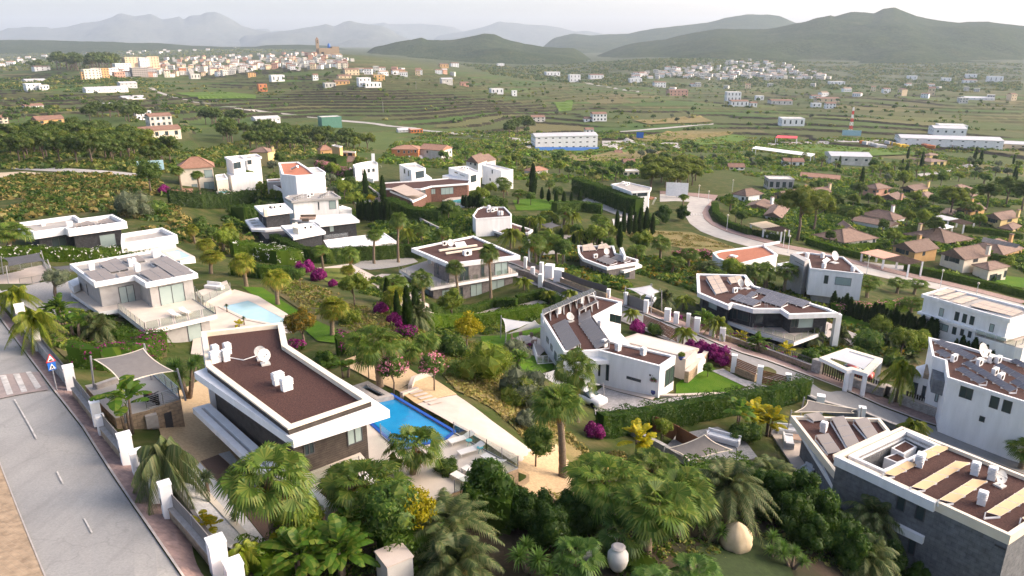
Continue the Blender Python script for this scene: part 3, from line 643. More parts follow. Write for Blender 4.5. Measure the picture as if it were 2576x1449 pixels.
def feather_palm(key,h,seed,nf=44,L=2.9,mat='date_leaf',tr=(.34,.26),droop=1.0,lf=.5,nlf=24,el0=1.35,el1=-.35,bend=.2,hang=.25,wl=.05,fruit=False):
 rng=np.random.default_rng(seed);tm,top=trunk_mesh(h,tr[0],tr[1],bend,rng=rng,rings=.09 if tr[0]>.28 else .03);top=np.array(top);G=[]
 for k in range(nf):
  az=k*2.39996+rng.random()*.4;f=k/nf;el=el0+(el1-el0)*f**.9+rng.normal()*.1;d,s,u=frond_frame(az,el);l=L*(.8+.3*rng.random())*(.7+.3*min(1,f*3))
  ns=nlf;t=np.linspace(0,1,ns)[:,None];bow=droop*(.35+.35*math.cos(el)**2)
  side=s*rng.normal()*.12*l
  P=top+d*l*t+np.array((0,0,-1))*bow*l*t**2.2+side*t**2;Tn=unit(np.gradient(P,axis=0))
  for i in range(0,ns-1,3):
   j=min(i+3,ns-1);w=.05*(1-i/ns)+.012;G.append(np.array([[P[i]+s*w,P[i]-s*w,P[j]]]))
  U=unit(np.cross(np.broadcast_to(s,Tn.shape),Tn));U=np.where(U[:,2:3]<0,-U,U)
  ll=lf*(np.sin(np.pi*np.clip(t*.93+.07,0,1))**.6)*(.85+.3*rng.random((ns,1)))
  for sg in(-1,1):
   for rep in(0,1):
    sh=(rep*.5)*np.vstack((np.diff(P,axis=0),np.zeros((1,3))));B=P+sh;hz=hang*(1+.5*rng.random((ns,1)))
    dd=unit(s*sg*(.85+.1*rng.random((ns,1)))+Tn*.55+U*(.25-.35*rep)-np.array((0,0,1))*hz)
    tip=B+dd*ll-np.array((0,0,1))*ll*hz*.6;w=Tn*wl
    G.append(np.stack((B+w,B-w,tip),1)[2:])
 parts=[('trunk',tm),('crown',tri_mesh(np.concatenate(G),[mat]))]
 if fruit:
  F=[]
  for k in range(5):
   az=rng.random()*6.28;c=top+np.array((math.cos(az)*.55,math.sin(az)*.55,-.1-.2*rng.random()));N=sphere_pts(60,rng);F.append(leaves_at(c+N*.22,N,.2,.05,rng))
  parts.append(('fruit_stalks',tri_mesh(np.concatenate(F),['dead_frond'])))
 proto(key,*parts)
def rosette(c,n,L,W,rng,elmin=-.3,bend=.25):
 G=[]
 for k in range(n):
  az=k*2.39996+rng.random()*.3;el=1.4-(1.4-elmin)*(k/n)**.8+rng.normal()*.08;d,s,u=frond_frame(az,el);l=L*(.8+.3*rng.random())
  m=c+d*l*.55;t=c+d*l-np.array((0,0,bend*l*math.cos(el)))
  G.append(np.array([[c+s*W*.5,m+s*W*.5,m-s*W*.5],[c+s*W*.5,m-s*W*.5,c-s*W*.5],[m+s*W*.5,t,m-s*W*.5]]))
 return np.concatenate(G)
def yucca(key,h,seed,heads=5,L=.75,n=60,mat='yucca_leaf',spread=.9,tr=.09):
 rng=np.random.default_rng(seed);m=MB();G=[]
 for k in range(heads):
  a=k*6.28/max(1,heads)+rng.random();r=spread*(0 if heads==1 else .5+.6*rng.random());t=np.array((math.cos(a)*r,math.sin(a)*r,h*(.75+.35*rng.random())))
  m.tube([(0,0,-.3),tuple(t*np.array((.5,.5,.45))),tuple(t)],[tr*1.5,tr*1.1,tr*.8],7);G.append(rosette(t,n,L*(.8+.3*rng.random()),.07,rng))
 proto(key,('stem',m.mesh('trunk','stem',True)),('crown',tri_mesh(np.concatenate(G),[mat])))
def banana(key,h,seed,n=12,L=1.5,mat='banana_leaf',stems=4,W=.42):
 rng=np.random.default_rng(seed);m=MB();G=[]
 for st in range(stems):
  a0=rng.random()*6.28;o=np.array((math.cos(a0),math.sin(a0),0))*.35*rng.random()*(stems>1);hh=h*(.55+.5*rng.random());top=o*1.8+np.array((0,0,hh));m.tube([tuple(o-np.array((0,0,.3))),tuple(top)],[.11,.07],6)
  for k in range(n):
   az=rng.random()*6.28;el=1.25-1.1*(k/n);d,s,u=frond_frame(az,el);l=L*(.7+.5*rng.random());p0=top+d*l*.35;ns=6
   t=np.linspace(0,1,ns)[:,None];P=p0+d*l*t-np.array((0,0,.45*l))*t**2;Wd=W*np.sin(np.pi*np.clip(t*.9+.08,0,1))**.5*(.8+.3*rng.random());fold=u*.25
   G.append(np.array([[top+s*.03,top-s*.03,P[0]]]))
   for sg in(-1,1):
    E=P+(s*sg+fold)*Wd;tear=rng.random(ns-1)<.35
    for i in range(ns-1):
     e2=E[i]*.25+E[i+1]*.75 if tear[i]else E[i+1];G.append(np.array([[P[i],E[i],e2],[P[i],e2,P[i+1]]]))
 proto(key,('stalk',m.mesh('trunk','stalk',True)),('crown',tri_mesh(np.concatenate(G),[mat])))
def tree(key,seed,h,rx,rz,n=16,cr=.9,per=110,L=.28,W=.16,mat='broad',th=None,tr=.16,flowers=None,limbs=5,single=False,core=.78,squash=.9):
 rng=np.random.default_rng(seed);th=h-rz*1.0 if th is None else th;C,R=crown_blob(rng,rx,rx*(.85+.3*rng.random()),rz,h-rz*.75,n,cr)
 Tm=clumps_crown(C,R,per,L,W,rng,core,squash);m=MB();m.tube([(0,0,-.5),(rng.normal()*.08,rng.normal()*.08,th*.6),(0,0,th)],[tr*1.25,tr,tr*.8],7)
 for k in range(min(limbs,n)):
  m.tube([(0,0,th*.85),tuple(C[k]*np.array((.5,.5,1))-np.array((0,0,R[k]*.5))),tuple(C[k])],[tr*.6,tr*.4,tr*.15],5)
 if single:
  tk=np.array([[m.v[i]for i in(f[0],f[a],f[a+1])]for f in m.f for a in range(1,len(f)-1)]);P=np.concatenate((Tm,tk));proto(key,('tree',tri_mesh(P,[mat,'trunk'],np.r_[np.zeros(len(Tm)),np.ones(len(tk))])));return
 parts=[('trunk',m.mesh('trunk','trunk',True)),('crown',tri_mesh(Tm,[mat]))]
 if flowers:
  i=rng.choice(n,n*3);N=sphere_pts(n*3,rng);N[:,2]=np.abs(N[:,2])*.6;N=unit(N);c=C[i]+N*R[i][:,None]*1.05
  F=np.concatenate([leaves_at(p+rng.normal(size=(9,3))*.13,np.broadcast_to(nn,(9,3)),.16,.14,rng)for p,nn in zip(c,N)]);parts.append(('blossom',tri_mesh(F,[flowers])))
 proto(key,*parts)
def bush(key,seed,rx,rz,n=9,cr=.5,per=90,L=.2,W=.13,mat='broad',flowers=None,core=.8,single=True):
 rng=np.random.default_rng(seed);C,R=crown_blob(rng,rx,rx,rz,rz*.55,n,cr);C[:,2]=np.maximum(C[:,2],R*.5);Tm=clumps_crown(C,R,per,L,W,rng,core)
 if flowers:
  N=sphere_pts(n*40,rng);N[:,2]=np.abs(N[:,2]);i=rng.choice(n,n*40);P=C[i]+N*R[i][:,None]*1.08;F=leaves_at(P,N,.2,.15,rng)
  proto(key,('foliage',tri_mesh(Tm,[mat])),('blossom',tri_mesh(F,[flowers])))
 else:proto(key,('foliage',tri_mesh(Tm,[mat])))
def cypress(key,seed,h,r,per=900,mat='cypress',L=.3,W=.1):
 rng=np.random.default_rng(seed);z=rng.random(per)**.8*h;a=rng.random(per)*6.28;prof=r*np.minimum(1,(z/h)*6+.25)*np.maximum(.03,1-(z/h)**2.2)**.7*(1+.22*vnoise(a*1.5,z*1.3,seed));N=np.stack((np.cos(a),np.sin(a),np.full(per,.5)),1)
 P=np.stack((np.cos(a)*prof,np.sin(a)*prof,z+.1),1);d=unit(N*.45+np.array((0,0,1.0))+rng.normal(size=(per,3))*.2);s=unit(np.cross(d,N));l=L*(.6+.8*rng.random((per,1)))
 Tm=np.stack((P+s*W,P-s*W,P+d*l),1);k=ico()*np.array((r*.86,r*.86,h*.5))+np.array((0,0,h*.5));m=MB();m.tube([(0,0,-.4),(0,0,h*.3)],[.09,.07],6)
 proto(key,('trunk',m.mesh('trunk')),('crown',tri_mesh(np.concatenate((Tm,k)),[mat])))
fan_palm('fanA',5.2,1,nl=34,pet=1.55,fan=1.08,nlf=26,skirt=10);fan_palm('fanB',4.2,2,nl=30,pet=1.4,fan=1.0,nlf=26,mat='fan_leaf',skirt=10);fan_palm('fanC',7.5,3,nl=36,pet=1.0,fan=1.05,skirt=18,nlf=24,tr=(.28,.19),bend=.6)
fan_palm('fanY',4.0,4,nl=32,pet=.95,fan=1.1,nlf=22,mat='fan_yellow',skirt=16);fan_palm('fanS',1.2,5,nl=16,pet=.55,fan=.95,skirt=2,tr=(.16,.14),bend=0,mat='fan_leaf');fan_palm('fanN',2.3,17,nl=14,pet=.9,fan=1.0,skirt=0,tr=(.2,.17),bend=.1,nlf=26,mat='yucca_leaf')
feather_palm('dateA',3.2,6,nf=52,L=3.0,fruit=True);feather_palm('dateB',1.2,7,nf=44,L=2.6,tr=(.38,.3),fruit=True);feather_palm('dateS',.7,8,nf=34,L=2.0,tr=(.25,.22))
feather_palm('queenA',3.6,9,nf=24,L=2.7,mat='queen_leaf',tr=(.16,.13),lf=.75,hang=.75,el1=-.5,droop=1.25,nlf=30,wl=.045);feather_palm('queenB',2.6,10,nf=18,L=1.9,mat='queen_leaf',tr=(.12,.10),lf=.6,hang=.7,el1=-.4,droop=1.2,nlf=24)
feather_palm('queenN',2.4,11,nf=24,L=2.2,mat='date_leaf',tr=(.14,.12),lf=.75,hang=.85,el1=-.6,droop=1.4,nlf=34,wl=.04)
yucca('yucca',2.6,12,6,.85,70,spread=1.1);yucca('yucca1',.35,13,1,.7,60,tr=.06);yucca('dragon',1.7,14,1,.55,80,'dragon_leaf',tr=.10);yucca('yuccaT',1.0,15,3,.75,60,spread=.7)
banana('strel',1.8,20,8,1.45,'banana_leaf',6,W=.27);banana('strelT',3.4,21,8,1.5,'banana_leaf',3);banana('bananaY',2.0,22,8,1.25,'banana_yellow',4,W=.27);banana('strelY',1.2,23,7,1.0,'banana_yellow',2,W=.3);banana('strelS',1.2,24,6,.9,'banana_leaf',3,W=.3)
tree('lolly',30,2.9,.95,.95,22,.5,170,.17,.1,'broad',1.6,.06,'pink_flower');tree('lemon',31,3.0,1.05,1.2,24,.55,170,.18,.11,'broad',1.5,.06);tree('round',32,4.2,1.7,1.6,22,.8,160,.24,.14,'broad',2.0,.12);tree('light',33,5.0,2.2,1.9,24,.85,150,.26,.14,'broad_light',2.2,.12)
tree('yellowt',34,4.4,2.0,1.7,26,.6,90,.24,.14,'yellow_leaf',2.0,.1,core=.4);tree('olivet',35,4.4,2.1,1.8,22,.8,190,.24,.06,'olive',1.8,.16);tree('rustt',36,4.0,1.9,1.5,24,.75,170,.24,.14,'rust_leaf',1.6,.14);tree('bonsai',37,2.4,1.3,.5,14,.5,170,.14,.05,'olive',1.5,.13)
tree('pineL',38,9.5,4.6,3.0,46,1.35,170,.45,.12,'pine_light',5.0,.26,squash=.7);tree('pineN',39,9.0,3.8,3.2,38,1.3,160,.45,.12,'pine',4.5,.25,squash=.75)
bush('bushA',40,1.3,1.2,14,.6,170,.2,.12,'broad');bush('bushL',41,1.2,1.1,14,.55,170,.2,.12,'broad_light');bush('bushO',42,1.5,1.5,16,.7,190,.26,.05,'olive');bush('bushG',43,1.7,1.5,18,.7,200,.3,.05,'broad_light');bush('ball',44,.8,.95,22,.32,130,.12,.06,'olive',core=.95)
bush('bougA',45,1.2,1.2,14,.55,190,.22,.16,'bougain');bush('bougB',46,1.0,.9,12,.5,60,.2,.13,'hedge_leaf','bougain');bush('ole',47,1.3,1.3,14,.6,150,.24,.08,'hedge_light','pink_flower');bush('olew',48,1.3,1.3,14,.6,150,.24,.08,'hedge_light','white_flower');bush('topiary',49,.8,.9,20,.35,130,.14,.08,'hedge_leaf',core=.95)
bush('conif',50,1.5,2.5,34,.55,230,.3,.09,'conifer_leaf')
cypress('cypA',51,5.0,.55,1500);cypress('cypB',52,3.6,.6,1200);cypress('cypS',53,2.2,.38,700)
tree('farR',60,5.5,2.7,2.2,12,1.2,26,.8,.5,'broad',2.4,.2,limbs=2,single=True);tree('farL',61,4.5,2.3,1.9,10,1.1,26,.8,.5,'broad_light',2.0,.2,limbs=2,single=True);tree('farO',62,4.5,2.4,1.8,10,1.1,26,.8,.45,'olive',1.9,.2,limbs=2,single=True)
tree('farP',63,10,5.0,4.0,26,1.8,60,.9,.4,'pine',4.2,.3,limbs=4,single=True,squash=.75);tree('farP2',64,9,4.2,3.8,24,1.7,60,.9,.4,'pine_light',3.6,.3,limbs=4,single=True,squash=.8);cypress('farC',65,7.5,.9,260,L=.8,W=.25)
fan_palm('farF',6.0,66,nl=24,pet=.9,fan=1.1,skirt=8,nlf=11);bush('farB',67,1.6,1.3,5,.9,26,.6,.4,'scrub_leaf')
def hedge(pts,hgt,wid,mat='hedge_leaf',label='',cat='hedge',name='hedge',den=38,L=.22,W=.12,rough=.16,flowers=None,fden=.2,spikes=0,group=None,seed=0,level=None):
 rng=np.random.default_rng(seed+int(abs(pts[0][0])*7+abs(pts[0][1])));P=path3(pts,1.0);n=len(P);A=np.array([tuple(p)for p in P]);tan=unit(np.gradient(A,axis=0)*np.array((1,1,0)));sd=np.stack((-tan[:,1],tan[:,0],np.zeros(n)),1)
 ln=float(np.sum(np.linalg.norm(np.diff(A,axis=0),axis=1)));top=(np.full(n,level)if level is not None else A[:,2]+hgt)
 N_=int(ln*(2*hgt+wid)*den);f=rng.random(N_)*(n-1.001);i=f.astype(int);fr=(f-i)[:,None];c=A[i]*(1-fr)+A[i+1]*fr;tp=(top[i]*(1-fr[:,0])+top[i+1]*fr[:,0]);hh=tp-c[:,2];s_=sd[i]
 per=rng.random(N_)*(2*hgt+wid);side=np.where(per<hgt,-1,np.where(per<2*hgt,1,0));v=np.where(side==0,1.0,np.where(per<hgt,per,per-hgt)/hgt);u=np.where(side==0,(per-2*hgt)/wid*2-1,side)
 bulge=1+rough*2*vnoise(c[:,0]*1.1+u*2,c[:,1]*1.1+v*3,seed)+.12*vnoise(c[:,0]*3.1+v*4,c[:,1]*3.1+u*3,seed+2);topn=1+rough*vnoise(c[:,0]*.9,c[:,1]*.9,seed+9)/max(1,hgt)*1.5
 if spikes:topn=topn+spikes/hgt*np.abs(vnoise(c[:,0]*2.1,c[:,1]*2.1,seed+3))
 Pn=c+s_*(u*wid/2*bulge)[:,None];Pn[:,2]=c[:,2]+v*hh*topn;Nn=unit(s_*np.where(side==0,u*.3,side)[:,None]+np.array((0,0,1))*np.where(side==0,1,.25)[:,None])
 Tm=leaves_at(Pn,Nn,L,W,rng);m=[]
 B=[]
 for k in range(n):
  w=wid*.37;B.append([A[k]-sd[k]*w,A[k]+sd[k]*w,np.array((*(A[k]+sd[k]*w)[:2],top[k]-.16)),np.array((*(A[k]-sd[k]*w)[:2],top[k]-.16))])
 for k in range(n-1):
  for a in range(4):
   b=(a+1)%4;m+=[[B[k][a],B[k][b],B[k+1][b]],[B[k][a],B[k+1][b],B[k+1][a]]]
 for e in(0,n-1):m+=[[B[e][0],B[e][1],B[e][2]],[B[e][0],B[e][2],B[e][3]]]
 al=np.concatenate((Tm,np.array(m)))
 if flowers:
  r=thing(name,label,cat,P[0],group);o=link(bpy.data.objects.new('foliage',tri_mesh(al,[mat])),r)
  k=rng.random(N_)<fden*(v>.25);k&=vnoise(Pn[:,0]*.7,Pn[:,1]*.7+Pn[:,2]*.6,seed+5)>-.15;link(bpy.data.objects.new('blossom',tri_mesh(leaves_at(Pn[k]+Nn[k]*.08,Nn[k],L*1.1,W*1.5,rng),[flowers])),r);return r
 o=bpy.data.objects.new(name,tri_mesh(al,[mat]));COL.objects.link(o);return tag(o,label,cat,group)
# terrain
def terrain_mat():
 m,n,l,b=_mat('terrain');g=n.new('ShaderNodeNewGeometry');pos=g.outputs['Position']
 near=ramp(n,l,noise(n,l,.35,6),[(.3,(.030,.055,.010)),(.5,(.055,.068,.018)),(.7,(.105,.092,.038))])
 f1=ramp(n,l,noise(n,l,.011,3),[(.36,(.034,.070,.011)),(.46,(.050,.070,.016)),(.54,(.078,.072,.028)),(.62,(.040,.078,.011)),(.70,(.10,.09,.036))])
 at=n.new('ShaderNodeAttribute');at.attribute_name='plot'
 f1=mixc(n,l,.85,f1,ramp(n,l,at.outputs['Fac'],[(0,(.060,.125,.018)),(.28,(.085,.115,.030)),(.45,(.135,.120,.048)),(.62,(.065,.095,.024)),(.8,(.20,.165,.075)),(.92,(.075,.15,.020))]))
 f2=mixc(n,l,.35,f1,ramp(n,l,noise(n,l,.12,5),[(.32,(.022,.038,.010)),(.55,(.055,.068,.022)),(.72,(.11,.098,.045))]))
 s=n.new('ShaderNodeSeparateXYZ');l.new(pos,s.inputs[0]);vl=n.new('ShaderNodeVectorMath');vl.operation='LENGTH';l.new(pos,vl.inputs[0])
 mr=n.new('ShaderNodeMapRange');mr.inputs[1].default_value=300;mr.inputs[2].default_value=520;l.new(vl.outputs['Value'],mr.inputs[0])
 col=mixc(n,l,mr.outputs[0],near,f2)
 sn=n.new('ShaderNodeSeparateXYZ');l.new(g.outputs['True Normal'],sn.inputs[0]);ms=n.new('ShaderNodeMapRange');ms.inputs[1].default_value=.975;ms.inputs[2].default_value=.90;l.new(sn.outputs[2],ms.inputs[0])
 mm=n.new('ShaderNodeMath');mm.operation='MULTIPLY';l.new(ms.outputs[0],mm.inputs[0]);l.new(mr.outputs[0],mm.inputs[1])
 col=mixc(n,l,mm.outputs[0],col,ramp(n,l,noise(n,l,.5,4),[(.3,(.016,.018,.009)),(.7,(.055,.045,.030))]))  # stone and scrub tone on steep risers, their shadow darkened into it
 far=n.new('ShaderNodeMapRange');far.inputs[1].default_value=1700;far.inputs[2].default_value=2400;l.new(vl.outputs['Value'],far.inputs[0])
 col=mixc(n,l,far.outputs[0],col,ramp(n,l,noise(n,l,.03,6),[(.35,(.035,.05,.02)),(.55,(.07,.085,.035)),(.72,(.14,.13,.07))]))
 l.new(col,b.inputs['Base Color']);b.inputs['Roughness'].default_value=.95;b.inputs['Specular IOR Level'].default_value=.1
 bp=n.new('ShaderNodeBump');bp.inputs['Strength'].default_value=.7;bp.inputs['Distance'].default_value=.3;l.new(noise(n,l,.8,5),bp.inputs['Height']);l.new(bp.outputs[0],b.inputs['Normal'])
terrain_mat()
def build_terrain():
 az=np.concatenate((np.linspace(-180,-52,24),np.linspace(-46,46,380),np.linspace(52,180,24)))*math.pi/180
 r=np.concatenate((np.geomspace(6,400,200)[:-1],np.arange(400,1000,3.0),np.arange(1000,1800,6.0),np.geomspace(1800,9000,60)))
 A,Rr=np.meshgrid(az,r);X,Y=np.sin(A)*Rr,np.cos(A)*Rr;Z=T(X,Y);na,nr=len(az),len(r);V=np.stack((X,Y,Z),2).reshape(-1,3)
 i=np.arange(nr-1)[:,None]*na+np.arange(na-1)[None,:];F=np.stack((i,i+1,i+na+1,i+na),2).reshape(-1,4)[:,::-1]
 me=bpy.data.meshes.new('terrain');me.vertices.add(len(V));me.loops.add(F.size);me.polygons.add(len(F));me.vertices.foreach_set('co',V.astype(np.float32).ravel());me.loops.foreach_set('vertex_index',F.astype(np.int32).ravel())
 me.polygons.foreach_set('loop_start',np.arange(0,F.size,4,dtype=np.int32));me.polygons.foreach_set('loop_total',np.full(len(F),4,np.int32));me.materials.append(MATS['terrain']);me.update()
 a=me.attributes.new('plot','FLOAT','POINT');pl=plot_of(X.ravel(),Y.ravel(),Z.ravel());a.data.foreach_set('value',pl.astype(np.float32))
 if me.polygons[0].normal.z<0:me.flip_normals()
 me.shade_smooth();o=bpy.data.objects.new('terrain',me);COL.objects.link(o);tag(o,kind='structure')
# hills and mountains
def hillmat(name,c1,c2,c3,sc):
 m,n,l,b=_mat(name);col=mixc(n,l,.55,ramp(n,l,noise(n,l,sc,6),[(.32,c1),(.55,c2),(.75,c3)]),ramp(n,l,noise(n,l,sc*5,6,rough=.7),[(.40,c1),(.52,c2),(.68,c3)]))
 l.new(col,b.inputs['Base Color']);b.inputs['Roughness'].default_value=1;b.inputs['Specular IOR Level'].default_value=0
 bp=n.new('ShaderNodeBump');bp.inputs['Strength'].default_value=1;bp.inputs['Distance'].default_value=5;l.new(noise(n,l,sc*8,4),bp.inputs['Height']);l.new(bp.outputs[0],b.inputs['Normal'])
hillmat('hill_scrub',(.014,.030,.010),(.040,.058,.020),(.11,.10,.052),.012);hillmat('hill_rock',(.06,.075,.06),(.10,.11,.09),(.17,.16,.13),.004)
RIDGE={}
def ridge(name,prof,dist,foot,mat,thick,seed,jag=1.0,step=5,bump=1.0,back=.6,rows=26,trees=0):
 px=np.array([p[0]for p in prof],float);py=np.array([p[1]for p in prof],float);o_=np.argsort(px);px,py=px[o_],py[o_];xs=np.arange(px[0],px[-1]+1,step);ys=np.interp(xs,px,py)
 ys=ys+(fbm(xs/22,xs*0,seed,4)*3.0*jag);V=[];nx=len(xs);RIDGE[name]=(xs,ys,dist,foot,thick)
 fr=np.concatenate((np.linspace(0,1,rows),1+np.linspace(0,1,5)[1:]))
 k=FPX;a_=(xs-PW/2)/k;b_=(PH/2-ys)/k;cx=a_*dist;cyy=(_cp+b_*_sp)*dist;cz=CAMZ+(-_sp+b_*_cp)*dist;zb=CAMZ-foot
 hl=np.hypot(cx,cyy);f=fr[None,:];w=np.where(f<=1,(f-1)*thick,(f-1)*thick*back);s=np.where(f<=1,np.minimum(f,1)**1.25,2-f)
 X=cx[:,None]*(1+w/hl[:,None]);Y=cyy[:,None]*(1+w/hl[:,None]);tp=np.arange(nx)/(nx-1);tp=sstep(0,.1,tp)*sstep(0,.1,1-tp);h0=(cz-zb)*tp;kw=max(3,int(90/step));hs=np.convolve(np.pad(h0,kw,'edge'),np.hanning(2*kw+1)/np.hanning(2*kw+1).sum(),'valid');fm=np.minimum(f,1)**5;hg=hs[:,None]*(1-fm)+h0[:,None]*fm;g=fbm(X/(thick*.32),Y/(thick*.32),seed+7,4);e=4*np.minimum(f,1)*np.maximum(0,1-f)
 V=np.stack((X,Y,zb+hg*s+g*bump*hg*.42*e),2).reshape(-1,3)
 m=len(fr);F=[(i*m+k,(i+1)*m+k,(i+1)*m+k+1,i*m+k+1)for i in range(nx-1)for k in range(m-1)]
 o=obj(name,V,F,mat,None,True);tag(o,kind='structure');return o
S5=lambda*p:q('S5',*p);S6=lambda*p:q('S6',*p);S7=lambda*p:q('S7',*p);S8=lambda*p:q('S8',*p)
ridge('mountain',[(-500,90)]+S5((0,290),(70,268),(200,258),(290,252),(440,252),(480,272),(640,252),(780,212),(940,203),(1050,165),(1110,130),(1155,125),(1270,152),(1350,145),(1420,133),(1470,150),(1530,182),(1640,165),(1690,152),(1730,185),(1790,150),(1890,140),(1940,118),(2030,113),(2110,145),(2200,190),(2290,245),(2400,278))+S6((135,300),(400,340),(700,390),(1000,430)),11500,130,'hill_rock',3000,21,.5)
ridge('mountain',S6((-300,330),(0,332),(100,310),(340,285),(600,240),(660,226),(740,250),(830,205),(890,195),(960,215),(1080,235),(1180,240),(1250,270),(1350,330),(1500,390),(1800,430)),10500,130,'hill_rock',2500,22,.4)
ridge('mountain',S6((-500,300),(0,280),(110,268),(135,290),(330,285),(1050,232),(1215,210),(1250,228),(1380,225),(1580,225),(1780,245),(1870,260),(1950,298),(2100,340),(2415,370)),13800,140,'hill_rock',2500,23,.4)
ridge('mountain',S6((1500,380),(1800,320),(1950,297),(2150,255),(2290,205),(2415,215))+S7((120,228),(300,240),(420,255),(540,280),(600,300),(700,290),(860,320),(1100,360),(1500,420)),12200,130,'hill_rock',2500,24,.35)
ridge('hill',S7((100,450),(220,410),(420,350),(580,315),(740,335),(900,322),(1090,318),(1300,275),(1560,245),(1840,215),(2010,170),(2210,135),(2415,137))+S8((0,137),(110,150),(260,215),(500,260),(900,330)),6200,110,'hill_scrub',2000,25,.3)
ridge('hill',S7((500,455),(830,418),(1180,402),(1450,370),(1600,330),(1950,270),(2150,275),(2415,275))+S8((120,250),(280,215),(350,205),(470,165),(590,145),(630,155),(780,113),(900,115),(1000,125),(1040,105),(1090,80),(1200,70),(1260,95),(1330,125),(1400,152),(1550,180),(1690,205),(1800,215),(1900,205),(2080,205),(2200,220),(2330,235),(2415,245))+[(2800,75),(3300,90)],3900,96,'hill_scrub',1900,26,.35,bump=1.3,step=4,rows=40)
ridge('hill',S6((900,480),(1050,455),(1200,430),(1350,390),(1500,365),(1560,355),(1620,380),(1800,380),(1950,360),(2050,340),(2150,315),(2250,325),(2330,360),(2415,385))+S7((120,410),(300,440),(500,452),(800,470)),3500,75,'hill_scrub',1200,27,.5,step=3)
ridge('hill',[(-500,100)]+S5((0,378),(240,374),(500,380),(800,392),(1000,394),(1240,404),(1480,404),(1750,427),(2100,442),(2400,442))+S6((100,427),(400,422),(600,427),(800,442),(1000,470),(1200,500)),4600,60,'hill_scrub',1500,28,.35)
# the air
def haze():
 m=bpy.data.materials.new('haze');m.use_nodes=True;n=m.node_tree.nodes;n.remove(n['Principled BSDF']);v=n.new('ShaderNodeVolumePrincipled')
 v.inputs['Color'].default_value=(.70,.83,.98,1);v.inputs['Density'].default_value=0.72e-4;v.inputs['Anisotropy'].default_value=.1
 m.node_tree.links.new(v.outputs[0],n['Material Output'].inputs['Volume']);b=MB();b.box((0,3500,200),(36000,26500,880));o=b.out('haze','white');o.data.materials.clear();o.data.materials.append(m);tag(o,kind='stuff')
haze()
# small builders
def sail(name,label,C,mat,posts=None,sink=.14,group=None,parent=None,pm='grey_metal'):
 C=[Vector(c)for c in C];r=thing(name,label,'shade sail',(C[0]+C[2])/2,group)if parent is None else parent;n=12;V=[];F=[]
 cen=sum(C,Vector())/4
 for i in range(n+1):
  for j in range(n+1):
   s,t=2*i/n-1,2*j/n-1;s2=s*(1-sink*(1-t*t));t2=t*(1-sink*(1-s*s));u,v=(s2+1)/2,(t2+1)/2
   p=(C[0]*(1-u)+C[1]*u)*(1-v)+(C[3]*(1-u)+C[2]*u)*v;V.append(p)
 k=n+1;F=[(i*k+j,(i+1)*k+j,(i+1)*k+j+1,i*k+j+1)for i in range(n)for j in range(n)]
 m=len(V);V2=V+[p-Vector((0,0,.03))for p in V];F2=F+[tuple(m+a for a in f[::-1])for f in F];obj('cloth',V2,F2,mat,r,True)
 E=MB();ring=[(i,0)for i in range(n)]+[(n,j)for j in range(n)]+[(n-i,n)for i in range(n)]+[(0,n-j)for j in range(n)]
 for a,b in zip(ring,ring[1:]+ring[:1]):E.bar(V[a[0]*k+a[1]],V[b[0]*k+b[1]],.07,.05)
 E.out('hem','cream' if mat=='sail_grey' else mat,r)
 if posts:
  for a,zb in posts:
   d=(C[a]-cen);d.z=0;d.normalize();p=C[a]+d*.35;po=MB();po.tube([(p.x+d.x*.3,p.y+d.y*.3,zb),(p.x,p.y,C[a].z+.25)],[.08,.07],8);po.bar(p,C[a],.03);po.out('post',pm,r)
 return r
def lounger(p,rz,label,group,up=.35,mat='sail_white'):
 r=thing('sun_lounger',label,'sun lounger',p,group);R=Matrix.Rotation(rz,3,'Z');P=Vector(p);m=MB();L=lambda x,y,z:P+R@Vector((x,y,z))
 m.add([L(-1.0,-.32,.30),L(.35,-.32,.30),L(.35,.32,.30),L(-1,.32,.30),L(-1.0,-.32,.36),L(.35,-.32,.36),L(.35,.32,.36),L(-1,.32,.36)],[(3,2,1,0),(4,5,6,7),(0,1,5,4),(1,2,6,5),(2,3,7,6),(3,0,4,7)]);m.out('mattress',mat,r)
 m=MB();z2=.36+.75*math.sin(up);x2=.35+.75*math.cos(up);m.add([L(.36,-.32,.30),L(x2,-.32,z2-.06),L(x2,.32,z2-.06),L(.36,.32,.30),L(.36,-.32,.36),L(x2,-.32,z2),L(x2,.32,z2),L(.36,.32,.36)],[(3,2,1,0),(4,5,6,7),(0,1,5,4),(1,2,6,5),(2,3,7,6),(3,0,4,7)]);m.out('backrest',mat,r)
 for x,y in((-.9,-.28),(-.9,.28),(.5,-.28),(.5,.28)):MB().bar(L(x,y,0),L(x,y,.3),.045).out('leg','sail_white',r)
 return r
def pillar(px,py,w=.62,hgt=2.2,label='',rz=.62,mat='white',group='white gate pillars',d=None,plate=False):
 p=gp(px,py);r=thing('gate_pillar',label,'pillar',p,group);MB().box((p.x,p.y,p.z+hgt/2-.3),(w,d or w,hgt+.6),rz).out('shaft',mat,r);MB().box((p.x,p.y,p.z+hgt+.03),(w+.06,(d or w)+.06,.08),rz).out('cap',mat,r)
 if plate:
  R=Matrix.Rotation(rz,3,'Z');c=p+R@Vector((-w/2-.015,0,hgt*.55));MB().box(c,(.03,.22,.3),rz).out('letter_box','dark_metal',r)
 return r
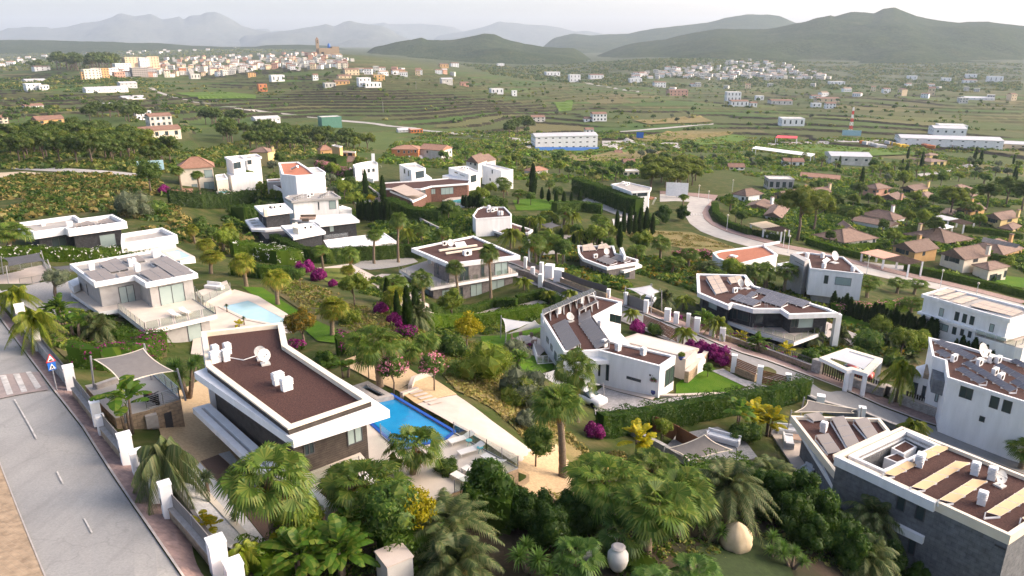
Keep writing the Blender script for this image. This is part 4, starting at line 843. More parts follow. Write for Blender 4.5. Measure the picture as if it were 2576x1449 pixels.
def screen(pts,z0,hgt,mat,label,cat='fence',name='screen_fence',posts=True,step=2.2,th=.05,group=None,slats=0,slat_w=.08,vertical=True,smat=None):
 P=path3(pts,step);r=thing(name,label,cat,P[0],group);me={}
 for a,b in zip(P[:-1],P[1:]):
  a=a+Vector((0,0,z0));b=b+Vector((0,0,z0));d=b-a
  if slats and vertical:
   L=d.length;n=max(2,int(L/slats));fr=MB();fr.bar(a+Vector((0,0,.12)),b+Vector((0,0,.12)),.05);fr.bar(a+Vector((0,0,hgt-.15)),b+Vector((0,0,hgt-.15)),.05);fr.out('rail',smat or mat,r)
   for k in range(n):
    p=a.lerp(b,(k+.5)/n);e=d.normalized()*slat_w/2;obj('slat',*(lambda v:(v.v,v.f))(MB().bar(p,p+Vector((0,0,hgt)),slat_w,.03)),mat,r)
  elif slats:
   n=max(2,int(hgt/slats))
   for k in range(n):z=Vector((0,0,(k+.5)*hgt/n));MB().bar(a+z,b+z,.03,hgt/n*.78).out('slat',mat,r)
  else:
   z=Vector((0,0,hgt/2));MB().bar(a+z,b+z,th,hgt).out('panel',mat,r)
  if posts:MB().bar(a-Vector((0,0,z0)),a+Vector((0,0,hgt)),.07).out('post','grey_metal' if mat!='wood' else 'wood',r)
 return r
def pot(px,py,label,mat='blue_pot',r_=.35,hgt=.6,plant='bushA',ps=.35,p=None):
 p=p or gp(px,py);r=thing('plant_pot',label,'plant pot',p);MB().tube([(p.x,p.y,p.z),(p.x,p.y,p.z+hgt*.15),(p.x,p.y,p.z+hgt*.6),(p.x,p.y,p.z+hgt)],[r_*.6,r_*.75,r_*1.02,r_],14).out('vessel',mat,r,True)
 for pn,me in PROTO[plant]:
  o=bpy.data.objects.new('potted_'+pn,me);COL.objects.link(o);o.location=(0,0,hgt);o.scale=(ps,)*3;o.parent=r
 return r
def car(px,py,rz,label,mat='car_white',p=None,s=1.0):
 p=p or gp(px,py,.07);r=thing('parked_car',label,'car',p);R=Matrix.Rotation(rz,3,'Z');P=Vector(p);X=lambda x,y,z:P+R@Vector((x*s,y*s,z*s))
 def loft(secs,name,m,par=None):
  V=[];F=[];k=len(secs[0][1])
  for x,ring in secs:V+=[X(x,y,z)for y,z in ring]
  for i in range(len(secs)-1):F+=[(i*k+j,i*k+(j+1)%k,(i+1)*k+(j+1)%k,(i+1)*k+j)for j in range(k)]
  F+=[tuple(range(k))[::-1],tuple(range((len(secs)-1)*k,len(secs)*k))];return obj(name,V,F,m,r,True)
 rg=lambda w,z0,z1:[(-w,z0),(w,z0),(w*1.02,(z0+z1)/2),(w*.94,z1),(-w*.94,z1),(-w*1.02,(z0+z1)/2)]
 loft([(-2.1,rg(.74,.35,.72)),(-1.95,rg(.86,.25,.86)),(-.8,rg(.88,.22,.95)),(.9,rg(.88,.22,1.0)),(1.9,rg(.86,.25,.98)),(2.1,rg(.78,.35,.85))],'body',mat)
 loft([(-.95,rg(.80,.92,.97)),(-.15,rg(.70,.92,1.45)),(1.2,rg(.70,.92,1.48)),(1.95,rg(.78,.92,1.0))],'windows','glass');loft([(-.2,rg(.64,1.40,1.50)),(1.25,rg(.64,1.43,1.53))],'roof',mat)
 for x in(-1.3,1.3):
  for y in(-.8,.8):MB().tube([X(x,y-.1,.32),X(x,y+.1,.32)],[.32*s,.32*s],14).out('wheel','black',r)
 for y in(-.6,.6):MB().box(X(-2.06,y,.66),(.08,.28,.12),rz).out('headlight','sign_white',r)
 return r
# the street on the left
ribbon('street',[(-240,560),(-160,760),(-70,985),(-30,1085),(115,1449),(175,1600)],[(-130,560),(-30,764),(137,990),(207,1080),(453,1449),(553,1600)],'asphalt_pale',.05,rows=6)
ribbon('kerb',[(-30,762),(137,988),(207,1078),(453,1447),(553,1598)],[(-27,759),(141,986),(212,1076),(459,1445),(559,1596)],'kerb',.17,rows=1)
ribbon('pavement',[(-27,759),(141,986),(212,1076),(459,1445),(559,1596)],[(-30,735),(178,983),(328,1169),(440,1304),(556,1440),(662,1566)],'pavers_red',.16)
ribbon('kerb',[(-163,760),(-73,985),(-33,1085),(110,1449),(168,1600)],[(-160,760),(-70,985),(-30,1085),(115,1449),(175,1600)],'kerb',.15,rows=1)
ribbon('pavement',[(-330,760),(-250,1085),(-160,1449),(-120,1600)],[(-163,760),(-33,1085),(110,1449),(168,1600)],'pavers_tan',.13)
MK=bpy.data.objects['street']
patch('crossing_table',[(-40,952),(99,938),(123,984),(-25,1012)],'crossing',.075,parent=MK)
for pts in(q('R1',(125,885),(185,880),(262,1050),(208,1060)),q('R1',(245,865),(292,858),(392,1008),(342,1032)),q('R1',(0,900),(60,895),(130,1075),(70,1085))):patch('crossing_stripe',pts,'paint',.09,parent=MK)
for pts in(q('R2',(252,0),(268,0),(357,165),(340,168)),q('R2',(535,480),(550,478),(606,590),(590,594)),q('R2',(790,922),(806,921),(880,1055),(864,1058)),q('R1',(134,1125),(146,1122),(330,1440),(316,1446))):patch('lane_dash',pts,'paint',.07,parent=MK)
for x,y in((917,75),(1555,905)):
 a,b=q1('R2',x,y);patch('drain_cover',[(a-7,b),(a+2,b+4),(a+9,b-2),(a-1,b-6)],'dark_metal',.20,parent=bpy.data.objects['pavement'])
def street_sign(px,py,label):
 p=gp(px,py);r=thing('street_sign',label,'street sign',p);MB().bar(p-Vector((0,0,.2)),p+Vector((0,0,3.25)),.07).out('pole','grey_metal',r);f=Vector((p.x,p.y,0)).normalized();f=Matrix.Rotation(.25,3,'Z')@f;s=Vector((f.y,-f.x,0))*.85;u=Vector((0,0,1));B=p-f*.06
 def plate(name,P,mat,k,par=r):
  return obj(name,[B+s*x+u*z-f*k for x,z in P]+[B+s*x+u*z-f*(k-.02)for x,z in P],[tuple(range(len(P))),tuple(range(2*len(P)-1,len(P)-1,-1))]+[(i,len(P)+i,len(P)+(i+1)%len(P),(i+1)%len(P))for i in range(len(P))],mat,par)
 z=2.62;plate('warning_triangle',[(-.42,z),(.42,z),(0,z+.72)],'sign_red',0);plate('triangle_face',[(-.29,z+.08),(.29,z+.08),(0,z+.57)],'sign_white',.03);plate('hump_symbol',[(-.2,z+.12),(.2,z+.12),(.13,z+.2),(.05,z+.24),(-.05,z+.24),(-.13,z+.2)],'black',.05)
 z=1.92;plate('crossing_plate',[(-.34,z),(.34,z),(.34,z+.66),(-.34,z+.66)],'sign_blue',0);plate('white_triangle',[(-.27,z+.09),(.27,z+.09),(0,z+.57)],'sign_white',.03)
 plate('walker_symbol',[(-.13,z+.12),(-.08,z+.12),(0,z+.24),(.08,z+.12),(.13,z+.12),(.04,z+.3),(.09,z+.26),(.04,z+.40),(-.03,z+.40),(-.09,z+.26),(-.02,z+.3)],'black',.05)
 for k in(-.18,-.06,.06,.18):plate('zebra_bar',[(k-.03,z+.095),(k+.03,z+.095),(k+.03,z+.115),(k-.03,z+.115)],'black',.055)
street_sign(144,986,'street sign pole with red hump warning triangle over blue crossing plate')
GP='white gate pillars along the left-hand street'
for a,b,w,hh,lb,pl in((183,985,.72,2.2,'tall white gate pillar next to the street sign',1),(250,1078,.6,2.1,'white gate pillar where the dark screen fence meets the stairs',0),(260,1098,.5,1.6,'low white letterbox pillar below the banana plant',0),(325,1170,.78,2.2,'white pillar with dark letterbox above the pale low wall',1),(352,1196,.7,1.7,'white pillar tucked under the drooping palm fronds',0),(398,1268,.6,2.2,'white wall pillar half hidden behind the drooping palm',0),(428,1306,.6,2.3,'narrow white pillar with small lamp at the planter start',1),(556,1452,.8,2.2,'big white gate pillar at the bottom edge of the photograph',0),(596,1488,.8,1.7,'shorter white pillar behind the yellow seedling palm',0),(100,886,.62,2.2,'white gate pillar at the lattice wall, nearest the sign',0),(84,862,.5,2.2,'thin white pillar second up from the street sign',0),(72,845,.5,1.8,'white pillar third up from the street sign',0),(58,815,.9,2.2,'broad white gate pillar under the yellow queen palm',0)):
 pillar(a,b,w,hh,lb,group=GP,plate=bool(pl))
for pts,lb in((q('D',(190,1000),(248,1074)),'dark screen fence between two white pillars by the carport'),(q('D',(262,1100),(322,1172)),'dark screen fence on pale stone wall below the stairs'),(q('D',(356,1205),(395,1262)),'short dark fence panel behind the drooping palm'),(q('D',(436,1310),(545,1438)),'long dark screen fence beside the white gravel planter')):
 wall_along('low_wall',pts,.75,.32,'rubble','rubble stone base wall under the '+lb,'wall',cap='kerb',dz=.1);screen([(x+4,y-2)for x,y in pts],.75,1.0,'sail_grey',lb)
wall_along('lattice_wall',q('D',(-10,742),(50,812),(95,880),(176,978)),1.2,.3,'grey_rubble','grey stone street wall topped by blue lattice blocks','wall',cap='kerb',dz=.1)
screen(q('D',(112,893),(174,972)),1.25,.55,'dark_metal','dark lattice screen on the wall beside the street sign',step=.5,posts=False,th=.04)
# plot of the dark house: ground
Z0=71.4
patch('gravel_yard',q('D',(450,985),(540,930),(560,1050),(650,1180),(560,1240),(430,1180),(400,1080)),'sand_gravel',.05)
patch('wood_path',q('D',(505,1165),(550,1148),(640,1230),(692,1300),(755,1290),(860,1262),(905,1300),(880,1345),(740,1392),(672,1368)),'deck_wood',.10)
patch('white_gravel_bed',q('D',(470,1195),(503,1167),(672,1370),(735,1396),(700,1425),(600,1340)),'white_gravel',.07);patch('white_gravel_bed',q('D',(550,1146),(578,1138),(718,1322),(700,1312),(640,1228)),'white_gravel',.08)
patch('white_gravel_bed',q('R2',(1640,600),(1885,680),(2350,1130),(2415,1220),(2230,1290),(1990,1170)),'white_gravel',.5)
wall_along('planter_wall',q('R2',(1890,690),(2130,950),(2415,1260)),.75,.35,'cream','long cream wall edging the white gravel planter by the street','wall');wall_along('planter_wall',q('R2',(1640,660),(1820,900),(2010,1180)),.6,.2,'sail_grey','low dark edging wall on the street side of the gravel planter','wall')
dk=pz(q('D',(905,1000),(981,990),(1145,1087),(1304,1179),(1140,1240),(985,1300),(850,1240),(770,1190)),Z0);pool=pz(q('D',(948,1003),(981,994),(1138,1087),(1118,1103),(1010,1130),(930,1058)),Z0)
D1=slab('pool_terrace',dk,Z0,Z0-3.5,'deck_stone','rubble',[pool],kind='structure');pt=thing('swimming_pool','deep blue infinity pool on the terrace beside the dark house','pool',(*pool[0],Z0))
obj('pool_floor',[(x,y,Z0-1.3)for x,y in pool],[tuple(range(len(pool)))],'pool_tile',pt);obj('water',[(x,y,Z0-.07)for x,y in pool],[tuple(range(len(pool)))],'pool_blue',pt)
m=MB();pq=inset(pool,-.28)
for k in range(4):i,j=k,(k+1)%len(pool);m.bar((*((Vector(pool[i])+Vector(pq[i]))/2),Z0+.04),(*((Vector(pool[j])+Vector(pq[j]))/2),Z0+.04),.26,.08)
m.out('coping','pool_tile',pt);st=MB()
for k in range(5):a=at_z(935+k*7,1062+k*1.5,Z0);b=at_z(958+k*7,1083+k*1.5,Z0);st.bar((a.x,a.y,Z0-.12-.05*k),(b.x,b.y,Z0-.12-.05*k),.3,.1)
st.out('pool_step','pool_turq',pt)
jz=pz(q('R4',(905,985),(1055,935),(1300,1075),(1130,1110)),Z0+.3);ji=inset(jz,.45);s1=slab('sunken_lounge',jz,Z0+.3,Z0-1,'kerb','kerb',[ji]);tag(s1,'square grey sunken seat basin behind the blue pool','seating');obj('basin_floor',[(x,y,Z0-.2)for x,y in ji],[tuple(range(4))],'pale_stone',s1)
jb=inset(ji,.55);m=MB();n=4
for k in range(4):m.add([(*ji[k],Z0+.12),(*ji[(k+1)%4],Z0+.12),(*jb[(k+1)%4],Z0+.12),(*jb[k],Z0+.12),(*jb[k],Z0-.2),(*jb[(k+1)%4],Z0-.2)],[(0,1,2,3),(3,2,5,4)])
m.out('bench','jacuzzi',s1)
rp=[at_z(*p,Z0)for p in q('D',(1142,1090),(1224,1135),(1303,1178),(1225,1210),(1144,1239))];r=thing('glass_railing','glass railing round the lounger terrace of the dark house','railing',rp[0]);rail(r,rp,1.0)
rp=[at_z(*p,Z0)for p in q('D',(958,1095),(1010,1140),(1060,1140))];r=thing('glass_railing','short glass railing between the blue pool and dark house','railing',rp[0]);rail(r,rp,1.0)
LG='white sun loungers on the pool terrace'
for a,b,rz,lb in((1160,1112,.55,'white sun lounger closest to the blue pool corner'),(1184,1140,.55,'white sun lounger second from the pool, beside turquoise table'),(1240,1166,-.75,'white sun lounger in the row by the terrace corner, outermost'),(1218,1182,-.75,'white sun lounger in the middle of the slanted row'),(1192,1197,-.75,'white sun lounger third of the slanted row'),(1165,1213,-.75,'white sun lounger nearest the round green bush')):lounger(at_z(a,b,Z0),rz,lb,LG)
for a,b,lb in((1180,1120,'small round turquoise table between the two pool loungers'),(1208,1138,'small round turquoise table at the glass railing')):
 p=at_z(a,b,Z0);r=thing('side_table',lb,'table',p);MB().tube([p+Vector((0,0,.42)),p+Vector((0,0,.45))],[.25,.25],14).out('table_top','turq',r)
 for k in range(3):c=k*2.1;MB().bar(p+Vector((.2*math.cos(c),.2*math.sin(c),0)),p+Vector((.05*math.cos(c),.05*math.sin(c),.42)),.025).out('leg','turq',r)
patch('pale_court',q('D',(1049,1030),(1148,996),(1238,1062),(1338,1136),(1304,1174),(1148,1086)),'pale_stone',.06);patch('gravel_garden',q('D',(1000,985),(1080,948),(1150,995),(1048,1030)),'sand_gravel',.07);patch('gravel_garden',q('D',(850,915),(900,895),(990,905),(1060,950),(1000,985),(930,955)),'sand_gravel',.06)
patch('gravel_garden',q('D',(1290,1180),(1330,1140),(1400,1120),(1440,1175),(1470,1215),(1440,1260),(1340,1260),(1290,1215)),'sand_gravel',.06)
sp=bpy.data.objects['gravel_garden']
for k in range(5):a,b=1049+k*12.5,1000+k*6.8;patch('stepping_stone',[(a-22,b-8),(a+10,b-16),(a+16,b-12),(a-15,b-4)],'pale_stone',.13,parent=sp)
wall_along('garden_wall',q('D',(1032,982),(1040,962),(1086,945)),.55,.35,'pale_stone','low pale stone corner wall in the gravel garden by the pool','wall');wall_along('garden_wall',q('D',(1010,997),(1050,983)),.35,.35,'pale_stone','single pale stone step beside the pool gravel','wall')
# the dark house itself
h=thing('villa','dark slatted villa with white eaves and brown gravel roof beside the street','house',(*at_z(750,1050,Z0)[:2],Z0));PZ=78.0
pp=pz([q1('R1',1895,470),q1('R4',250,383),q1('R4',292,590),q1('R4',1098,1112),q1('R4',300,1385),q1('R1',1942,797)],PZ)
inn=flat_roof(h,pp,PZ,'cream','red_gravel',.42,.35,.12);body=inset(pp,.06);slab('parapet_wall',body,PZ-.13,77.4,'dark_slat',None,[inset(pp,.4)],h);PADS.pop()
ev=pz([(488,936),(737,1107),(980,1031),(911,985),(732,878),(530,920)],77.5);MB().prism(ev,76.95,77.5).out('eave','white',h)
wl=inset(pp,.35);block(h,wl,Z0-2.5,77.0,'dark_slat')
rw=pz([q1('R1',1893,480),q1('R4',252,390),q1('R4',300,600),q1('R1',1935,745)],PZ-.1);block(h,inset(rw,-.04),Z0-1,PZ-.42,'white','rear_wall')
cz=74.7;co=pz([(484,1026),(660,1192),(705,1172),(527,1014)],cz);ci=inset(co,[.45,.45,.55,.45]);s=slab('lower_canopy',co,cz,cz-.45,'white','white',[ci],h)
low=pz([(668,1195),(760,1228),(925,1178),(870,1110)],74.3);block(h,low,Z0-2.5,74.25,'dark_slat','lower_wall');obj('balcony_floor',[(x,y,74.3)for x,y in inset(low,-.3)],[(0,1,2,3)],'deck_stone',h)
pg=pz([(757,1224),(818,1278),(965,1224),(905,1172)],74.2);pi_=inset(pg,.55);slab('pergola_frame',pg,74.2,73.75,'white','white',[pi_],h)
for x,y in pg[:3]:c=Vector((sum(a for a,_ in pg)/4,sum(b for _,b in pg)/4));d=(c-Vector((x,y))).normalized()*.35;MB().bar((x+d.x,y+d.y,Z0-1),(x+d.x,y+d.y,73.75),.35).out('pergola_post','white',h)
bp_=[Vector((*low[k],74.3))for k in(0,1,2)]
b3=[at_z(*p,74.3)for p in((690,1200),(760,1226),(905,1180))];rail(h,b3,.95)
win(h,wl,'R1',2135,1105,2215,1195,'glass');win(h,wl,'R3',440,165,555,285,'glass',2);win(h,wl,'R3',850,40,1010,170,'clear_glass' if False else 'blind',2);win(h,wl,'R2',2020,85,2095,245,'glass',name='door')
zb=PZ-.35
for w,a,b,t2 in(('R1',2037,760,2),('R1',2035,700,1),('R1',2150,680,1),('R1',2135,745,1),('R4',213,965,2),('R4',293,1020,2)):cowl(h,at_z(*q1(w,a,b),zb),.52,.85,.75,t2)
dish_at(h,at_z(*q1('R4',45,735),zb),.42,2.9);dish_at(h,at_z(*q1('R4',90,780),zb),.48,2.3)
m=MB();pa=[at_z(*q1('R4',x,y),zb+.03)for x,y in((-260,715),(-120,740),(0,700))]
for a,b in zip(pa[:-1],pa[1:]):m.bar(a,b,.05)
m.out('cable','white',h)
CZ=74.3;cd=pz(q('R1',(800,980),(1130,905),(1460,880),(1705,1110),(1390,1215),(1090,1290),(985,1190)),CZ);cp=slab('carport_deck',cd,CZ,Z0-1.5,'concrete','rubble',kind='structure')
sail('shade_sail','large grey shade sail over the carport beside the dark house',[at_z(*q1('R1',*p),z)for p,z in(((890,735),CZ+2.5),((1350,630),CZ+3.0),((1635,845),CZ+2.4),((1150,975),CZ+2.7))],'sail_grey',[(0,CZ),(1,CZ),(2,CZ),(3,CZ)])
rr=thing('metal_railing','horizontal steel bar railing round the scooter deck','railing',at_z(*q1('R1',1690,1090),CZ));rail(rr,[at_z(*q1('R1',x,y),CZ)for x,y in((1450,885),(1695,1108),(1390,1208))],1.0,None,'steel',1.4,bars=6)
r=thing('low_wall','short pale kerb wall at the head of the carport deck','wall',at_z(*q1('R1',905,990),CZ));MB().bar(at_z(*q1('R1',905,990),CZ+.2),at_z(*q1('R1',1130,915),CZ+.2),.4,.4).out('kerb_block','kerb',r)
def scooter(p,rz):
 r=thing('scooter','dark scooter with tan seat parked on the carport deck','scooter',p);R=Matrix.Rotation(rz,3,'Z');X=lambda x,y,z:Vector(p)+R@Vector((x,y,z))
 for x in(-.62,.62):
  w=MB();w.tube([X(x,-.06,.23),X(x,.06,.23)],[.23,.23],14);w.out('wheel','black',r)
 MB().add([X(*c)for c in((.0,-.2,.3),(.75,-.16,.45),(.7,-.18,.72),(.05,-.2,.68),(.0,.2,.3),(.75,.16,.45),(.7,.18,.72),(.05,.2,.68))],[(0,1,2,3),(7,6,5,4),(0,4,5,1),(1,5,6,2),(2,6,7,3),(3,7,4,0)]).out('body','car_dark',r)
 MB().box(X(.3,0,.76),(.75,.3,.1),rz).out('seat','wood',r);MB().box(X(-.2,0,.26),(.5,.3,.08),rz).out('footboard','car_dark',r);MB().add([X(*c)for c in((-.42,-.24,.25),(-.42,.24,.25),(-.52,.2,.85),(-.52,-.2,.85),(-.5,-.24,.25),(-.5,.24,.25),(-.6,.2,.85),(-.6,-.2,.85))],[(0,1,2,3),(7,6,5,4),(0,4,5,1),(1,5,6,2),(2,6,7,3),(3,7,4,0)]).out('leg_shield','car_dark',r)
 MB().bar(X(-.62,0,.3),X(-.48,0,1.0),.07).bar(X(-.48,-.32,1.0),X(-.48,.32,1.0),.05).out('handlebar','dark_metal',r)
scooter(at_z(*q1('R1',1440,1150),CZ),math.radians(150))
stp=thing('garden_stairs','concrete garden stairs with steel rail below the carport','stairs',at_z(*q1('R1',1420,1400),Z0))
for k in range(9):
 f=k/8;a=Vector(at_z(*q1('R1',1360,1230),CZ)[:2]).lerp(Vector(at_z(*q1('R2',1300,60),Z0)[:2]),f);b=Vector(at_z(*q1('R1',1470,1205),CZ)[:2]).lerp(Vector(at_z(*q1('R2',1560,40),Z0)[:2]),f);z=CZ-(CZ-Z0)*(k+1)/9;MB().bar((a.x,a.y,z-.5),(b.x,b.y,z-.5),.42,1.0).out('step','kerb',stp)
win(cp,cd,'R1',1545,1245,1640,1390,'dark_metal',name='door')
# modern villas
def lift(w,xt,yt,xb,yb):
 b=gp(*q1(w,xb,yb));d=ray(*q1(w,xt,yt));return CAMZ+d[2]*math.hypot(b.x,b.y)/math.hypot(d[0],d[1])
def px(*ws):return[q1(w,x,y)for w,x,y in ws]
def villa(label,roof,zt,zg,wall='white',fill='red_gravel',fas=.7,over=.4,rim='white',rw=.3,wins=(),cowls=(),dishes=(),acs=(),name='villa',rec=.3,h=None,deep=2.5,cz=.7):
 poly=pz(roof,zt)
 if h is None:h=thing(name,label,'house',(sum(p[0]for p in poly)/len(poly),sum(p[1]for p in poly)/len(poly),zg));h['_w']=wall
 flat_roof(h,poly,zt,rim,fill,rw,rec,fas);wp=inset(poly,over);block(h,wp,zg-deep,zt-max(fas-.02,rec+.05),wall)
 for w in wins:win(h,wp,*w)
 for w,x,y,*k in cowls:cowl(h,at_z(*q1(w,x,y),zt-rec),cz,cz*1.4,.7,*(k or[1]))
 for w,x,y,r in dishes:dish_at(h,at_z(*q1(w,x,y),zt-rec),r)
 for w,x,y in acs:acbox(h,at_z(*q1(w,x,y),zt-rec))
 return h,wp
def poolthing(label,pts,z,mat='pool_pale',cop='deck_stone',w=.45):
 p=pz(pts,z);r=thing('swimming_pool',label,'pool',(*p[0],z));obj('water',[(x,y,z+.05)for x,y in p],[tuple(range(len(p)))],mat,r);o=inset(p,-w);n=len(p)
 obj('coping',[(x,y,z+.07)for x,y in p]+[(x,y,z+.07)for x,y in o]+[(x,y,z-.3)for x,y in o],[f for i in range(n)for f in((i,(i+1)%n,n+(i+1)%n,n+i)[::-1],(n+i,n+(i+1)%n,2*n+(i+1)%n,2*n+i)[::-1])],cop,r);pad(inset(p,-w-.4),z-.15);return r
def terrace(name,pts,z,zb,mat='deck_stone',side='white',parent=None,holes=()):return slab(name,pz(pts,z),z,zb,mat,side,holes,parent,None if parent else 'structure')
zB=72.6;hB,wB=villa('grey stone villa with solar panel roof and glass-railed terrace, left side',q('S1',(655,1040),(1475,908),(1865,1128),(1370,1222),(1262,1152),(888,1218)),zB,69.2,'grey_plaster','concrete',.65,.55,deep=3.6,wins=(('R1',1112,52,1292,225,'blind',2),('R1',1492,52,1762,238,'blind',2),('R1',815,20,840,160,'blind')),cowls=(('S1',868,1095),('S1',1240,1060),('S1',1262,1055),('S1',1300,1108),('S1',1480,975,2)))
for c4,m_ in(([(1040,1118),(1215,1085),(1095,980),(930,1033)],5),([(1215,1030),(1375,1005),(1300,955),(1125,990)],3),([(1650,1160),(1838,1116),(1570,965),(1415,1010)],7),([(1440,1200),(1628,1160),(1490,1065),(1310,1115)],5),([(885,1205),(1100,1170),(980,1078),(795,1118)],5),([(1130,1170),(1310,1135),(1250,1092),(1090,1130)],2)):solar_px(hB,'S1',c4,zB-.05,zB+.25,2,m_,'panel_grey',zB-.3)
tB=pz(q('R1',(665,100),(800,60),(1800,150),(2045,312),(1380,468),(1110,262),(930,285)),69.2);slab('terrace_slab',tB,69.2,68.7,'deck_stone','white',(),hB);PADS.pop();lB=inset(tB,.7);block(hB,lB,64.5,68.72,'grey_plaster','lower_wall')
win(hB,lB,'R1',1758,398,1922,582,'blind');win(hB,lB,'R1',1470,480,1530,600,'glass',name='door')
rail(hB,[at_z(*q1('R1',x,y),69.2)for x,y in((1118,262),(1372,462),(2035,308),(1815,165))],1.0)
for a,b,lb in((1650,330,'slatted white lounger on the grey villa terrace, nearer the rail corner'),(1755,305,'slatted white lounger on the grey villa terrace, nearer the window')):lounger(at_z(*q1('R1',a,b),69.2),2.5,lb,'loungers on the grey villa terrace')
terrace('pool_deck',q('D',(500,760),(590,728),(650,745),(760,812),(720,845),(560,900),(480,890)),66.6,63,'deck_stone','pale_stone');poolthing('pale sky-reflecting pool beside the grey solar villa',q('D',(560,772),(624,757),(646,767),(738,815),(692,816),(622,802)),66.6)
slab('upper_deck',pz(q('D',(490,735),(570,705),(582,728),(512,762)),67.2),67.2,65,'deck_stone','pale_stone',kind='structure')
r=thing('garden_sofa','white lattice outdoor sofa set on the grey villa deck','sofa',at_z(535,725,67.2));p=at_z(535,725,67.2)
MB().box(p+Vector((0,0,.25)),(2.2,.8,.4),-.3).out('seat','sofa',r);MB().box(p+Vector((.1,.4,.55)),(2.2,.12,.6),-.3).out('backrest','white',r);MB().box(p+Vector((1.4,-.7,.3)),(.8,.8,.5),-.3).out('armchair_block','white',r)
rail_r=thing('glass_railing','glass railing round the sofa deck of the grey villa','railing',at_z(490,735,67.2));rail(rail_r,[at_z(x,y,67.2)for x,y in((492,737),(512,762),(580,728))],1.0)
MB().prism(pz(q('S1',(640,1205),(735,1165),(750,1230),(690,1255)),70.2),69.3,70.2).out('side_block','white',hB)
zC=69.4;hC,wC=villa('black brick villa with flared white roof edge behind the flowering hedge',q('S1',(165,690),(185,650),(705,580),(755,612),(1060,572),(1195,640),(640,715),(610,697),(312,740)),zC,65.3,'black_brick','concrete',1.3,.9,rw=.45,rec=.7,wins=(('S1',932,772,1110,905,'blind'),('S1',480,800,640,890,'glass',2)),cowls=(('S1',410,680),('S1',660,690,2)))
for c4 in([(705,690),(905,665),(830,630),(720,660)],[(890,665),(1085,645),(1010,607),(900,640)]):solar_px(hC,'S1',c4,zC-.5,zC-.1,3,2,'panel_grey',zC-.7)
villa('',q('S1',(1145,755),(1530,697),(1672,765),(1140,852)),67.9,65.3,'white','concrete',1.6,.35,rw=.4,rec=.7,h=hC);MB().prism(pz(q('S1',(950,930),(1140,890),(1640,850),(1140,940)),66.2),65.4,66.2).out('base_ledge','white',hC)
terrace('pool_deck',q('S1',(1490,900),(1640,865),(1840,975),(1700,1010),(1600,1000)),65.6,62,'deck_stone','white');poolthing('pale rectangular pool behind the solar roof villa',q('S1',(1560,935),(1680,910),(1800,972),(1660,1000)),65.6)
for k,(sp_,dk_,lb,zc_)in enumerate((([(30,985),(375,935),(430,1010),(75,1065)],[(-60,1150),(410,1050),(540,1190),(190,1250),(-40,1290)],'dark grey shade sail over the railed deck at the left edge',67.6),([(490,1068),(700,1048),(720,1110),(555,1130)],None,'small dark grey shade sail tucked beside the solar villa',66.0))):
 if dk_:slab('parking_deck',pz(q('S1',*dk_),zc_),zc_,zc_-3,'pale_stone','grey_rubble',kind='structure');rr=thing('metal_railing','steel bar railing round the deck at the left edge','railing',at_z(*q1('S1',410,1060),zc_));rail(rr,[at_z(*q1('S1',x,y),zc_)for x,y in((-20,1140),(405,1052),(530,1188),(195,1245))],1.0,None,'steel',1.6,bars=6)
 sail('shade_sail',lb,[at_z(*q1('S1',*p),zc_+2.6)for p in sp_],'sail_dark',[(i,zc_-.2)for i in range(4)])
zD=62.3;hD,_=villa('grey brick villa with brown gravel roof and white overhanging slabs, centre',px(('S2',1705,1012),('S3',120,893),('S3',562,1082),('S2',2060,1162)),zD,61.2,'white','red_gravel',.8,1.6,rw=.55,deep=.1)
uD=paraz(px(('S2',1922,1278),('S2',2065,1342),('S3',448,1248)),59.0);block(hD,uD,58.8,zD-.78,'grey_brick','upper_wall')
for w in(('S3',190,1172,222,1277,'glass'),('S3',320,1158,442,1252,'blind',2),('S2',1945,1165,1968,1268,'glass'),('S3',-10,1195,75,1310,'glass',2)):win(hD,uD,*w)
tD=pz(px(('S2',1590,1218),('S2',1890,1388),('S3',540,1248),('S3',420,1165),('S2',1900,1115)),59.0);slab('terrace_slab',tD,59.0,58.5,'pale_stone','white',(),hD);PADS.pop();lD=inset(tD,.8);block(hD,lD,54,58.52,'grey_brick','lower_wall')
for w in(('S3',90,1358,202,1452,'blind',2),('S3',270,1325,412,1440,'blind',2),('R4',1752,82,1832,200,'blind',2),('R4',1592,62,1638,190,'blind'),('R4',1925,55,1955,195,'glass')):win(hD,lD,*w)
rail(hD,[at_z(*p,59.0)for p in px(('S2',1592,1222),('S2',1890,1382),('S3',538,1244))],1.0)
for a in(((1968,1035),(2325,985)),((2032,1062),(2395,1010))):MB().bar(*(at_z(*q1('S2',*p),zD+.05)for p in a),.5,.3).out('roof_beam','cream',hD)
acbox(hD,at_z(*q1('S3',60,1078),zD-.3),(1.6,.9,.9));dish_at(hD,at_z(*q1('S2',2080,1010),zD-.3),.7);acbox(hD,at_z(*q1('S2',2020,985),zD-.3));MB().box(at_z(*q1('S2',2170,975),zD+.3),(2.2,1.2,.1),.5,Matrix.Rotation(.5,3,'X')).out('solar_panel','white',hD)
for w,x,y in(('S2',1880,1160),('S2',1660,1330),('S2',1720,1420)):p=at_z(*q1(w,x,y),59);MB().bar((p.x,p.y,54),(p.x,p.y,61.5 if y<1200 else 58.5),.7).out('column','white',hD)
